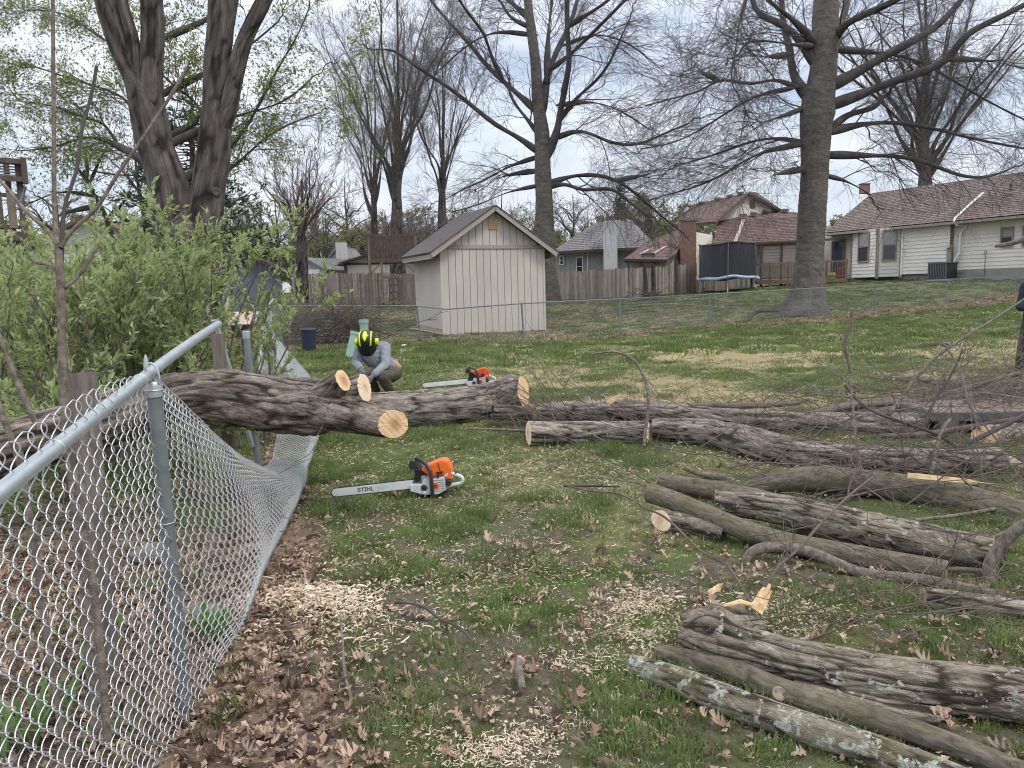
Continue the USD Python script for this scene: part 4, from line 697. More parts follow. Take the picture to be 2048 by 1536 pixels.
for i in range(5): mb = MB(); mb.box(sf.w(apex, -.075, SH + .69 + i * .07), (.27, .03, .045), sf.R @ np.array([[1, 0, 0], [0, .8, -.6], [0, .6, .8]])); part('slat', mb, plain('vent_slat_%d' % i, (.46, .34, .18), (.36, .26, .14), bump=0) if i == 0 else UsdShade.Material.Get(stage, '/World/Looks/vent_slat_0'), vt)
pl0 = ground(826, 664); pl = thing('plank_ramp', 'weathered plank lying on a concrete block at the left corner of the beige shed', 'plank', tuple(pl0))
a, b = P(824, 657, 24.4), P(884, 668, 25.2); mb = MB(); mb.beam(a, b, .3, .05); part('plank', mb, grey_wood, pl); mb = MB(); c = P(860, 659, 24.9); mb.beam(c + (a - b) * .35, c + (b - a) * .35, .24, .16); part('concrete_block', mb, plain('mossy_concrete', (.16, .14, .10), (.23, .2, .16), bump=.3), pl)

# --- the pale house on the right
A0 = P(1649, 466, 46); hd = nrm([.475, -.88, 0]); hf = Fr(A0 * [1, 1, 0] + [0, 0, 1.0], hd); EZ = A0[2] - 1.0; HB = .55
house = thing('house', 'long pale lap-sided house with bay windows and a grey-brown shingle roof', 'house', tuple(hf.w(3, 0, 0)))
def along(px, off=0.0):
    """distance along the front wall (plane at depth off inward) seen at a pixel column"""
    lo, hi = -6.0, 17.5
    for _ in range(40):
        m = (lo + hi) / 2; p = hf.w(m, off, 2.0); e = p - [0, 0, EYE]; dd = p[1] * CP - e[2] * SP; vv = p[1] * SP + e[2] * CP; x_ = 1024 + FPX * (p[0] * CR - vv * SR) / dd
        if x_ < px: lo = m
        else: hi = m
    return lo
SO = .45
mb = MB(); hf.box(mb, (7.5, SO + 4.05, EZ / 2 - .2), (16.4, 7.8, EZ + .5)); part('wall', mb, cream_siding, house)
lap_siding(hf, 'siding_board', along(1808, SO), along(1902, SO), HB + .35, EZ - .12, white_siding, house, y=SO + .06 - .2)
lap_siding(hf, 'siding_board', along(1905, SO), 15.4, HB + .45, EZ - .12, white_siding, house, y=SO + .08)
x18 = along(1808, SO)
mb = MB(); hf.box(mb, (x18, SO - .17, (EZ + HB) / 2 + .1), (.09, .1, EZ - HB - .4)); part('corner_board', mb, trim_white, house)
mb = MB(); hf.box(mb, (7.5, SO + .02, .2), (16.2, .12, 1.7)); part('foundation', mb, concrete, house)
# bay with two faces
b0, b1, b2 = along(1703, SO), along(1757, SO - .75), along(1806, SO)
for (xa, ya), (xb, yb), wn in (((b0, SO), (b1, SO - .85), 'left'), ((b1, SO - .85), (b2, SO - .15), 'right')):
    bfz = Fr(hf.w(xa, ya, 0), hf.w(xb, yb, 0) - hf.w(xa, ya, 0)); Lb = math.hypot(xb - xa, yb - ya)
    mb = MB(); bfz.box(mb, (Lb / 2, .12, (EZ + HB) / 2 + .1), (Lb, .2, EZ - HB - .25)); part('bay_wall', mb, cream_siding, house)
    lap_siding(bfz, 'siding_board', .04, Lb - .04, HB + .25, EZ - .14, white_siding, house, y=0)
    window(bfz, Lb * .5, HB + 2.0, min(1.05, Lb * .62), 1.75, y=-.03, parent=house)
    for x in (.0, Lb): mb = MB(); bfz.box(mb, (x, -.03, (EZ + HB) / 2 + .05), (.16, .07, EZ - HB - .2)); part('corner_board', mb, trim_tan, house)
for px, w in ((2012, .62), (2058, .7)): window(hf, along(px, SO), EZ - 1.0, w, 1.0, y=SO + .05, parent=house)
# dark recess with sliding door behind the deck
mb = MB(); hf.box(mb, (along(1676, SO), SO - .02, HB + 1.45), (.9, .06, 2.1)); dr = part('sliding_door', mb, plain('door_frame', (.12, .1, .085), (.09, .075, .065), bump=0), house); mb = MB(); hf.box(mb, (along(1676, SO), SO - .06, HB + 1.45), (.7, .02, 1.9)); part('pane', mb, pane, dr)
r0_, r1_ = P(1744, 386, 48.6), None; r1_ = r0_ + hd * 15; e1_ = hf.w(16, 0, EZ); bk_ = A0 + hf.R[:, 1] * 8.6; bk1 = e1_ + hf.R[:, 1] * 8.6
mb = MB(); shingled(mb, A0, e1_, r0_, r1_, 24, .03); shingled(mb, bk_, A0, r0_, r0_ + (A0 - bk_) * .001, 24, .03); shingled(mb, bk1, bk_, r1_, r0_, 12, .03); part('roof', mb, roof_grey, house)
mb = MB(); mb.beam(A0 - [0, 0, .10], e1_ - [0, 0, .10], .12, .13); part('gutter', mb, trim_tan, house); mb = MB(); slab(mb, [A0 - [0, 0, .17], A0 + hf.R[:, 1] * .6 - [0, 0, .17], e1_ + hf.R[:, 1] * .6 - [0, 0, .17], e1_ - [0, 0, .17]], .02); part('soffit', mb, trim_tan, house)
xd = along(1914, 0); rs_ = (P(1744, 386, 48.6)[2] - A0[2]) / 4.35; dn = [hf.w(along(1903, -.1) + .1, 2.3, EZ + 2.3 * rs_ + .1), hf.w(along(1902, -.1) + .05, 1.2, EZ + 1.2 * rs_ + .1), hf.w(along(1901, -.1), .15, EZ + .14), hf.w(along(1903, -.1), -.02, EZ - .02), hf.w(along(1908, -.1), .0, EZ - .22), hf.w(along(1920, 0), SO - .08, EZ - .26), hf.w(along(1921, SO), SO - .08, EZ - .7), hf.w(along(1921, SO), SO - .08, HB + 1.35), hf.w(along(1913, SO), SO - .1, HB + 1.05), hf.w(along(1912, SO), SO - .1, HB + .2)]
part('downspout', MB().tube(dn, .055, 8), trim_white, house, 40)
mb = MB(); hf.box(mb, (along(1902, SO), SO - .12, HB + 1.35), (.22, .14, .9)); mt = part('meter_box', mb, trim_tan, house); c = hf.w(along(1902, SO), SO - .2, HB + 1.75); part('meter_dial', MB().tube([c, c - hf.R[:, 1] * .1], .10, 14), plain('meter_grey', (.45, .45, .43), bump=0), mt, 40)
mb = MB(); gx = along(1925, SO); mb.tube([hf.w(gx - .3, SO - .35, HB + .35), hf.w(gx + .25, SO - .35, HB + .35)], .07, 10); mb.tube([hf.w(gx - .3, SO - .3, HB + .1), hf.w(gx - .3, SO - .3, HB + .8), hf.w(gx - .3, SO + .1, HB + .8)], .02, 8); part('gas_meter', mb, plain('gas_meter_grey', (.26, .25, .24), bump=0), house, 40)
px_ = along(1974, SO); c = hf.w(px_, SO - .12, HB + 1.25); mb = MB(); mb.tube([hf.w(px_, SO - .12, HB + .1), c], .018, 8); mb.tube(ring(c + [0, 0, .07], hf.R[:, 1], .07, 0), .018, 8); part('standpipe', mb, plain('rusty_pipe', (.17, .11, .085), bump=0), house, 40)
for px, py, d, s in ((1862, 391, 44, .13), (2022, 375, 38.6, .18)): c = P(px, py, d); mb = MB(); mb.tube([c - [0, 0, .15], c + [0, 0, .18]], s * .35, 8); mb.tube([c + [.0, 0, -.10], c + [.0, 0, -.02]], [s * 1.2, s * .4], 8); part('roof_vent', mb, trim_white if s < .15 else gutter_brown, house, 40)
cc = P(1729, 378, 50); mb = MB(); mb.box(cc, (.5, .5, .6)); ch = part('chimney', mb, brick_mat, house); part('chimney_cap', MB().box(cc + [0, 0, .33], (.58, .58, .06)), concrete, ch)

# air conditioner
ac0 = hf.w(along(1889, SO - .9), SO - .95, 0); ac0[2] = float(land(ac0[0], ac0[1])) + .0
ac = thing('air_conditioner', 'dark grey slatted air conditioner unit standing against the pale house wall', 'air conditioner', tuple(ac0)); AC = Fr(ac0, hd); ac_m = plain('ac_grey', (.115, .12, .125), (.09, .095, .1), bump=0, rough=.5)
mb = MB(); AC.box(mb, (0, 0, .5), (.92, .92, .84)); part('housing', mb, black_plastic, ac); mb = MB(); AC.box(mb, (0, 0, .95), (1.04, 1.04, .06)); part('top_panel', mb, ac_m, ac); mb = MB(); AC.box(mb, (0, 0, .05), (1.1, 1.1, .1)); part('base_pad', mb, concrete, ac)
for f_, n_ in ((Fr(AC.w(-.5, -.5, 0), AC.R[:, 0]), 11), (Fr(AC.w(-.5, .5, 0), -AC.R[:, 1]), 11)):
    for i in range(n_): mb = MB(); f_.box(mb, (.05 + i * .09, 0, .51), (.045, .06, .82)); part('louvre', mb, ac_m, ac)

# --- the red-roofed house
def pp(*q): return [P(*c) for c in q]
red = thing('house', 'red-brown roofed house with a brick chimney behind the trampoline', 'house', tuple(foot(P(1430, 560, 52))))
def roof_face(name, q, mat, parent, rows=None):
    p = pp(*q); mb = MB(); n = np.cross(p[1] - p[0], p[2] - p[0]); slab(mb, p if n[2] > 0 else p[::-1], .15)
    if rows and len(p) == 4: shingled(mb, p[0], p[1], p[3], p[2], rows, .035)
    return part(name, mb, mat, parent)
roof_face('roof_slope', ((1345,450,53),(1431,444,51),(1499,385,54),(1388,408,58)), roof_red, red, 12)
roof_face('roof_slope', ((1571,424,56),(1560,417,53.6),(1498,384,53.4),(1512,384,57)), roof_red, red)
roof_face('roof_slope', ((1424,489,48),(1645,479,48),(1640,430,53),(1440,441,53)), roof_red, red, 16)
roof_face('roof_slope', ((1440,441.5,53),(1640,430.5,53),(1545,419,54.5),(1500,428,54.5)), roof_red, red)
roof_face('roof_slope', ((1247,519,46.5),(1334,520,45.5),(1376,452,51),(1296,482,52)), roof_red, red, 12)
roof_face('roof_slope', ((1334,520,45.5),(1352,506,46.5),(1380,460,51),(1376,452,51)), roof_brown, red)
for a, b in (((1487,441,52.7),(1470,487,47.9)), ((1322,487,48.9),(1281,511,46.9)), ((1338,490,48.3),(1302,513,46.4))): mb = MB(); mb.beam(P(*a) + [0, 0, .08], P(*b) + [0, 0, .08], .22, .03); part('roof_flashing', mb, plain('pale_flashing', (.42, .36, .31), (.36, .3, .26), bump=0) if a[0] == 1487 else UsdShade.Material.Get(stage, '/World/Looks/pale_flashing'), red)
def wall_face(name, q, mat, parent, t=.15):
    p = pp(*q); mb = MB(); n = np.cross(p[1] - p[0], p[2] - p[0]); slab(mb, p if n[1] < 0 else p[::-1], t); return part(name, mb, mat, parent)
wall_face('gable_wall', ((1434,452,53.0),(1560,452,54.5),(1558,418,54.3),(1499,389,54),(1440,438,53)), cream_siding, red)
wall_face('wall', ((1252,600,47),(1332,600,46.5),(1332,519,46.5),(1252,518,47)), cream_siding, red); wall_face('wall', ((1330,600,46.8),(1425,600,49),(1425,470,49),(1380,462,48.6),(1332,516,46.8)), cream_siding, red); wall_face('wall', ((1420,600,49.3),(1646,600,49),(1646,480,49),(1420,489,49.3)), cream_siding, red)
gp = pp((1434,452,53.0),(1560,452,54.5)); lp0 = P(1440, 447, 52.8)
gv_ = P(1505, 408, 53.8); mb = MB(); mb.box(gv_, (.34, .08, .6)); part('gable_vent', mb, dark_wood, red)
c0, c1 = P(1380, 600, 46.3), P(1380, 442, 47.2); mb = MB(); mb.box(((c0[0] + c1[0]) / 2, c1[1], (c0[2] + c1[2]) / 2), (.98, .7, c1[2] - c0[2])); chm = part('chimney', mb, brick_mat, red); part('chimney_cap', MB().box(c1 + [0, 0, .05], (1.1, .8, .1)), concrete, chm)
for a, b in (((1247,520,46.4),(1334,521,45.4)), ((1424,490,47.9),(1645,481,47.9))): mb = MB(); mb.beam(P(*a), P(*b), .14, .14); part('gutter', mb, gutter_brown, red)
part('downspout', MB().tube(pp((1249,521,46.3),(1256,527,46.6),(1256,570,46.8)), .05, 8), gutter_brown, red)
wf_ = Fr(P(1252, 560, 46.85), P(1332, 560, 46.35) - P(1252, 560, 46.85))
window(wf_, 1.35, 1.05, .8, 1.1, y=-.02, parent=red, frame=gutter_brown); wf_ = Fr(P(1420, 560, 49.1), P(1646, 560, 48.8) - P(1420, 560, 49.1)); window(wf_, .1, .9, .9, 2.2, y=-.05, parent=red, frame=gutter_brown, half_blind=False); window(wf_, 2.4, 1.5, .75, 1.5, y=-.05, parent=red, frame=trim_white)
for px, py, d in ((1372,413,57),(1400,407,57),(1430,399,56),(1455,393,55.5),(1476,388,55)): mb = MB(); c = P(px, py, d); mb.box(c + [0, -.6, -.02], (.42, .34, .16)); part('roof_vent', mb, roof_brown, red)
for px, py, d in ((1484,431,53.2),(1505,428,53.6),(1530,422,54),(1568,421,54)): mb = MB(); c = P(px, py, d); mb.box(c + [0, -.3, 0], (.42, .34, .16)); part('roof_vent', mb, roof_brown, red)
# --- deck with privacy panels between the houses
dk = thing('wooden_deck', 'brown wooden deck with balustrade and grey privacy panels behind the right oak', 'deck', tuple(foot(P(1560, 570, 45.5))))
DF = Fr(P(1503, 564, 46), P(1692, 562, 43.4) - P(1503, 564, 46)); DL = np.linalg.norm((P(1503, 564, 46) - P(1692, 562, 43.4))[:2])
mb = MB(); DF.box(mb, (DL / 2, 1.2, .0), (DL, 2.4, .14)); part('deck_floor', mb, deck_wood, dk); mb = MB(); DF.box(mb, (DL / 2, -.03, -.03), (DL, .05, .24)); part('rim_board', mb, deck_wood, dk)
for z in (.2, 1.06): mb = MB(); DF.box(mb, (DL / 2, 0, z), (DL, .07, .08)); part('rail', mb, deck_wood, dk)
for i in range(6): mb = MB(); DF.box(mb, (DL * i / 5, 0.005, .3), (.12, .11, 1.75)); part('deck_post', mb, deck_wood, dk)
nb_ = int(DL / .13)
for i in range(nb_): mb = MB(); DF.box(mb, ((i + .5) * DL / nb_, -.045, .63), (.045, .04, .8)); part('baluster', mb, deck_wood, dk)
for i in range(4): mb = MB(); DF.box(mb, (.1 + i * 1.22, 2.3, .95), (.13, .13, 2.9)); part('screen_post', mb, dark_wood, dk)
for i in range(3):
    for j in range(6): mb = MB(); DF.box(mb, (.71 + i * 1.22, 2.32, 1.12 + j * .20), (1.07, .04, .175)); part('screen_board', mb, grey_wood, dk)
mb = MB(); DF.box(mb, (2.5, 2.25, 2.44), (5, .3, .12)); part('beam', mb, dark_wood, dk)
for nm, px, d, m_, hh in (('yellow waste bag leaning behind the deck balusters', 1665, 44.6, plain('yellow_green_plastic', (.30, .34, .05), bump=0), .5), ('red plastic chair back behind the deck balusters', 1682, 44.4, plain('dark_red_plastic', (.16, .03, .03), bump=0), .8)):
    c = P(px, 552, d); o = thing('deck_item', nm, 'container', tuple(c)); mb = MB(); mb.tube([c - [0, 0, .35], c, c + [0, 0, hh - .35], c + [0, 0, hh - .30]], [.22, .27, .24, .18], 12); part('container_body', mb, m_, o, 40)

# --- the grey house in the middle distance
gh = thing('house', 'distant grey house with a white painted brick chimney behind the picket fence', 'house', tuple(foot(P(1190, 560, 60))))
GF = Fr(P(1112, 560, 60.5), P(1300, 560, 58.5) - P(1112, 560, 60.5)); GZ_ = 2.35
mb = MB(); GF.box(mb, (4.2, 3, .5), (8.4, 6, 3.6)); part('wall', mb, grey_paint, gh); sheet_boards(GF, 'siding_board', 0, 8.4, -1.0, lambda x: GZ_, grey_paint, gh, y=-.0, pitch=.40, gap=.05)
p = pp((1104,503,59.5),(1304,494,57.5),(1252,438,62),(1190,446,62)); mb = MB(); shingled(mb, p[0], p[1], p[3], p[2], 16, .04); slab(mb, p, .2); part('roof', mb, roof_cool, gh); mb = MB(); q = pp((1104,503,59.5),(1190,446,62),(1190,448,66),(1112,500,67)); slab(mb, q, .2) ; part('roof', mb, roof_cool, gh)
mb = MB(); q = pp((1304,494,57.5),(1312,490,65),(1262,440,66),(1252,438,62)); slab(mb, q, .2); part('roof', mb, roof_cool, gh)
mb = MB(); mb.beam(P(1104, 505, 59.3), P(1304, 496, 57.3), .15, .16); part('gutter', mb, gutter_brown, gh)
c = P(1221, 560, 58.2); ct = P(1221, 444, 58.8); mb = MB(); mb.box((c[0], c[1], (c[2] + ct[2]) / 2 - .3), (.98, .8, ct[2] - c[2] + .6)); chm = part('chimney', mb, brick_white, gh); part('flue', MB().box((c[0], c[1], ct[2] + .15), (.7, .5, .3)), brick_mat, chm)
window(GF, 1.95, 1.0, .58, 1.55, y=-.04, parent=gh, frame=trim_white, half_blind=False); window(GF, .5, 1.55, .36, .75, y=-.04, parent=gh, frame=trim_white, half_blind=False)
part('downspout', MB().tube([GF.w(2.7, -.1, GZ_ - .05), GF.w(2.62, -.1, GZ_ - .3), GF.w(2.6, -.1, -1)], .05, 8), trim_white, gh)

# --- small buildings seen over the fence on the left of the shed
def little(name, label, cat, px0, px1, pyb, pye, pya, d, wall, roof, dep=4, over=.3, apex_at=.5, dd=0.0, boards=None):
    a, b = P(px0, pyb, d), P(px1, pyb, d + dd); o = foot((a + b) / 2); t = thing(name, label, cat, tuple(o)); f = Fr(np.array([a[0], a[1], o[2]]), b - a); L = np.linalg.norm((b - a)[:2]); zw = P(px0, pye, d)[2] - o[2]; za = P((px0 + px1) / 2, pya, d)[2] - o[2]; xa = L * apex_at
    mb = MB(); mb.prism([(0, -.3), (L, -.3), (L, zw), (xa, za), (0, zw)], np.stack([f.R[:, 0], f.R[:, 2], -f.R[:, 1]], 1), f.w(0, dep, 0), dep); part('wall', mb, wall, t)
    for (x0, z0) in ((0, zw), (L, zw)):
        s = -1 if x0 == 0 else 1; k = (za - zw) / max(abs(xa - x0), .1); mb = MB(); q = [f.w(xa, -over, za + .12), f.w(xa, dep + over, za + .12), f.w(x0 + s * over, dep + over, zw - k * over + .12), f.w(x0 + s * over, -over, zw - k * over + .12)]; n = np.cross(q[1] - q[0], q[2] - q[0]); slab(mb, q if n[2] > 0 else q[::-1], .14); part('roof_slope', mb, roof, t)
    if boards: sheet_boards(f, 'siding_board', 0, L, 0, lambda x: zw, boards, t, y=-.0, pitch=.6, gap=.04)
    return t, f, L, zw
t, f, L, zw = little('garden_shed', 'slate blue garden shed half hidden behind the leafy shrubs', 'shed', 466, 549, 596, 536, 513, 30, blue_paint, gutter_brown, dep=3, apex_at=.45, dd=.3, boards=blue_paint); mb = MB(); f.box(mb, (L * .45, -.05, .95), (.9, .04, 1.9)); part('door', mb, blue_paint, t)
t, f, L, zw = little('garage', 'small distant grey garage with a pale door behind the picket fence', 'garage', 585, 652, 575, 541, 519, 58, grey_paint, roof_cool, dep=7, dd=-1.2, apex_at=.5); mb = MB(); f.box(mb, (L * .6, -.04, 1.1), (1.6, .05, 2.2)); part('door', mb, trim_white, t)
t, f, L, zw = little('distant_house', 'far dark-roofed house with a tall white chimney behind the grey garage', 'house', 640, 720, 570, 545, 492, 72, grey_paint, roof_cool, dep=8, dd=0); c = P(684, 520, 70); mb = MB(); mb.box(c + [0, 0, -.4], (.9, .8, 4.0)); part('chimney', mb, brick_white, t)
t, f, L, zw = little('outbuilding', 'low cream outbuilding with dark trim behind the wooden play tower', 'outbuilding', 690, 836, 575, 527, 500, 52, cream_siding, gutter_brown, dep=5, over=.5, apex_at=.62); mb = MB(); f.box(mb, (.12, -.03, zw / 2), (.2, .05, zw)); part('corner_board', mb, dark_wood, t); mb = MB(); f.box(mb, (L / 2, -.035, zw - .05), (L, .05, .14)); part('band_board', mb, dark_wood, t)
# --- the neighbour's white house and its high deck at the left edge
t, f, L, zw = little('house', 'white neighbouring house glimpsed behind the leafy shrubs at the left', 'house', 62, 345, 600, 505, 440, 30, trim_white, plain('brown_roof_edge', (.2, .13, .09), (.15, .1, .07), bump=0), dep=6, over=.35, apex_at=.45); lap_siding(f, 'siding_board', .05, L - .05, .3, zw, trim_white, t, y=-.0, exposure=.25)
window(f, 1.3, 1.4, .9, 1.1, y=-.04, parent=t, frame=trim_white); window(f, 3.6, 1.4, .9, 1.1, y=-.04, parent=t, frame=trim_white)
hk = thing('raised_deck', 'tall brown wooden deck with slatted awning and lattice skirt at the left edge', 'deck', tuple(foot(P(20, 600, 18))))
KF = Fr(P(-200, 468, 17.0), P(58, 468, 18.5) - P(-200, 468, 17.0)); KL = np.linalg.norm((P(58, 468, 18.5) - P(-200, 468, 17.0))[:2]); kb = float(land(KF.o[0], KF.o[1])) - KF.o[2]
mb = MB(); KF.box(mb, (KL / 2, 1.2, .05), (KL, 2.4, .14)); part('deck_floor', mb, dark_wood, hk); mb = MB(); KF.box(mb, (KL / 2, -.03, .0), (KL + .06, .05, .22)); part('rim_board', mb, dark_wood, hk)
for x in (.1, KL - .08): mb = MB(); KF.box(mb, (x, .05, (kb + 1.75) / 2), (.13, .13, 1.75 - kb)); part('deck_post', mb, dark_wood, hk)
mb = MB(); KF.box(mb, (KL - .3, .3, .95), (.12, .12, 1.7)); part('deck_post', mb, dark_wood, hk)
for z in (.22, .98): mb = MB(); KF.box(mb, (KL / 2, .03, z), (KL, .06, .09)); part('rail', mb, dark_wood, hk)
for i in range(int(KL / .27)): mb = MB(); KF.box(mb, (KL - .30 - i * .27, -.02, .62), (.17, .03, .86)); part('baluster', mb, deck_wood if i % 2 == 0 else dark_wood, hk)
for z, y in ((1.78, -.1), (1.36, -.1)): mb = MB(); KF.box(mb, (KL / 2 - .05, y, z), (KL + .1, .08, .12)); part('awning_beam', mb, dark_wood, hk)
for i in range(5): mb = MB(); KF.box(mb, (KL / 2, .0 + .0 * i, 1.46 + i * .065), (KL, .03, .03)); part('awning_slat', mb, plain('grey_slat', (.2, .2, .2), bump=0) if i == 0 else UsdShade.Material.Get(stage, '/World/Looks/grey_slat'), hk)
mb = MB(); KF.box(mb, (KL + .03, -.08, 1.57), (.12, .14, .62)); part('awning_end', mb, dark_wood, hk)
mb = MB(); mb.tube([KF.w(KL + .02, .0, 1.2), KF.w(KL - .12, .02, .8), KF.w(KL - .02, .1, .0), KF.w(KL, .1, kb)], .045, 8); part('downspout', mb, steel_dull, hk)
for k in range(-14, 22):
    for s in (-1, 1):
        x0 = k * .22; za, zb = -.15, kb + .2; x1 = x0 + s * (za - zb); lo_, hi_ = 0.0, 1.0
        if s > 0: pass
        a_, b_ = np.array([x0, za]), np.array([x1, zb]); ts = [0, 1]
        d_ = b_ - a_; t0 = max(0, min((0 - a_[0]) / d_[0], (KL - a_[0]) / d_[0])); t1_ = min(1, max((0 - a_[0]) / d_[0], (KL - a_[0]) / d_[0]))
        if t1_ - t0 > .05: p0, p1 = a_ + d_ * t0, a_ + d_ * t1_; mb = MB(); mb.beam(KF.w(p0[0], .03 * s + .1, p0[1]), KF.w(p1[0], .03 * s + .1, p1[1]), .01, .04, KF.R[:, 1]); part('lattice_strip', mb, dark_wood, hk)

# ------------------------------------------------------------------ the picket fence across the far gardens
def picket_fence(label, ends, h, seed, skip=()):
    c = ends[0]; t = thing('picket_fence', label, 'fence', tuple(foot(P(*c)))); r = np.random.default_rng(seed); mats = [plain(f'picket_grey_{seed}_{i}', tuple(np.array((.21, .175, .148)) * k), tuple(np.array((.33, .285, .25)) * k), scale=4, stretch=(4, 4, .4), bump=.3, coord='obj') for i, k in enumerate((.62, .85, 1.0, 1.18))]
    for (a, b) in zip(ends[:-1], ends[1:]):
        A, B = foot(P(*a)), foot(P(*b)); A[2] = P(*a)[2]; B[2] = P(*b)[2]; L = np.linalg.norm((B - A)[:2]); n = int(L / .155); f = Fr(A, B - A)
        for i in range(n):
            x = (i + .5) * L / n; zt = A[2] + (B[2] - A[2]) * x / L - A[2] + r.normal(0, .025); p = f.w(x, 0, 0); zb = float(land(p[0], p[1])) - A[2] + r.uniform(.0, .06); w = .142; y = r.normal(0, .012)
            v = [f.w(x - w / 2, y, zb), f.w(x + w / 2, y, zb), f.w(x + w / 2, y, zt - .05), f.w(x + w / 3, y, zt), f.w(x - w / 3, y, zt), f.w(x - w / 2, y, zt - .05)]; v += [q + f.R[:, 1] * .02 for q in v]
            fc = [[0,1,2],[0,2,5],[5,2,3],[5,3,4]] + [[j, j + 6, (j + 1) % 6 + 6] for j in range(6)] + [[j, (j + 1) % 6 + 6, (j + 1) % 6] for j in range(6)]
            part('picket', (np.array(v), np.array(fc)), mats[r.integers(0, 4)], t)
        for k in (.2, .75): mb = MB(); za, zb = float(land(A[0], A[1])), float(land(B[0], B[1])); mb.beam([A[0], A[1], za + (A[2] - za) * k] + f.R[:, 1] * .05, [B[0], B[1], zb + (B[2] - zb) * k] + f.R[:, 1] * .05, .05, .09); part('rail', mb, mats[0], t)
        for x in np.arange(0, L, 2.4): mb = MB(); p = f.w(x, .07, 0); zt = A[2] + (B[2] - A[2]) * x / L; zb = float(land(p[0], p[1])); mb.box((p[0], p[1], (zb + zt) / 2 - .1), (.09, .09, zt - zb), f.R); part('fence_post', mb, mats[1], t)
    return t
picket_fence('tall weathered grey picket fence left of the beige shed', [(588,548,41),(640,546,41),(735,546,41),(845,546,41)], 1.8, 1)
picket_fence('tall weathered grey picket fence right of the beige shed', [(1100,546,42),(1222,538,43),(1300,535,45),(1395,527,47.5)], 1.8, 2)
picket_fence('far grey picket fence below the trampoline beside the deck', [(1395,552,48),(1505,552,48)], 1.8, 3)
for px in (1291, 1306, 1352): pass
# ------------------------------------------------------------------ trees
def sprout(par, rad, per_m, rng, L=(.5, 1.5), ang=(.5, 1.1), t=(.15, 1.0), K=5, droop=-.1, up=.15, wob=.06, rr=.6, slim=.012, fall=.6, maxn=60000):
    """side shoots along many parent shoots at once"""
    ln = np.linalg.norm(np.diff(par, axis=1), axis=2).sum(1); n = rng.poisson(ln * per_m * (t[1] - t[0])); idx = np.repeat(np.arange(len(par)), n)[:maxn]; m = len(idx)
    if m == 0: return np.zeros((0, K, 3)), np.zeros((0, K))
    tt = rng.uniform(t[0], t[1], m); kp = par.shape[1]; f = tt * (kp - 1); i = np.minimum(f.astype(int), kp - 2); w = (f - i)[:, None]
    p0 = par[idx, i] * (1 - w) + par[idx, i + 1] * w; tg = nrm(par[idx, i + 1] - par[idx, i]); r0 = rad[idx, i] * (1 - w[:, 0]) + rad[idx, i + 1] * w[:, 0]
    q = rng.normal(size=(m, 3)); q = nrm(q - tg * (q * tg).sum(1, keepdims=True)); a = rng.uniform(*ang, m)[:, None]; d = nrm(np.cos(a) * tg + np.sin(a) * q + np.array([0, 0, up]))
    Ls = rng.uniform(*L, m) * (1.1 - fall * tt); s = np.linspace(0, 1, K); wv = np.cumsum(rng.normal(0, wob, (m, K, 3)), axis=1); wv -= wv[:, :1]
    pts = p0[:, None] + (d[:, None] * s[None, :, None] + np.array([0, 0, droop]) * (s ** 2)[None, :, None] + wv * s[None, :, None] ** .5) * Ls[:, None, None]
    r = np.minimum(r0 * rr, Ls * slim)[:, None] * (1 - .75 * s)[None]
    return pts, r
def leaves_on(P_, per_m, size, rng, wid=.5, flop=.6, spread=.03, tri=False):
    """leaf blades along shoots: a folded pair of triangles each side"""
    ln = np.linalg.norm(np.diff(P_, axis=1), axis=2).sum(1); n = rng.poisson(ln * per_m); idx = np.repeat(np.arange(len(P_)), n); m = len(idx); kp = P_.shape[1]
    f = rng.uniform(.15, 1, m) * (kp - 1); i = np.minimum(f.astype(int), kp - 2); w = (f - i)[:, None]; p = P_[idx, i] * (1 - w) + P_[idx, i + 1] * w + rng.normal(0, spread, (m, 3)); tg = nrm(P_[idx, i + 1] - P_[idx, i])
    d = nrm(tg * .8 + rng.normal(0, flop, (m, 3)) + [0, 0, .1]); u = nrm(np.cross(d, rng.normal(0, .6, (m, 3)) + [0, 0, 1.0])); nn = np.cross(u, d); s = (size * rng.uniform(.55, 1.2, m))[:, None]
    if tri: v = np.stack([p - u * s * wid / 2, p + u * s * wid / 2, p + d * s], 1); return v.reshape(-1, 3), np.arange(3 * m).reshape(-1, 3)
    a, b, c, e = p, p + d * s * .45 + u * s * wid / 2 + nn * s * .10, p + d * s - nn * s * .06, p + d * s * .45 - u * s * wid / 2 + nn * s * .10
    v = np.stack([a, b, c, e], 1).reshape(-1, 3); o = np.arange(m)[:, None] * 4; return v, np.vstack([o + [0, 1, 2], o + [0, 2, 3]])
def resample(C, K=12): return spline(C, K)
def leafmat(name, c1, c2, tr=.4, scale=1.5): return plain(name, c1, c2, scale=scale, rough=.5, bump=0, transl=tr, spec=.35)
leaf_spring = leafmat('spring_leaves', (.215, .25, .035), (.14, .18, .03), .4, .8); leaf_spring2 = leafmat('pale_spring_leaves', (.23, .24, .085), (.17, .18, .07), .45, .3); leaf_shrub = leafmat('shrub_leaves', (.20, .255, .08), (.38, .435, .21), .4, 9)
leaf_bud = leafmat('bud_leaves', (.20, .21, .06), (.15, .15, .055), .4, .8); needle = leafmat('pine_needles', (.022, .048, .022), (.045, .08, .035), .1, 1.0); blossom = leafmat('redbud_blossom', (.30, .14, .22), (.22, .10, .17), .3, .5)
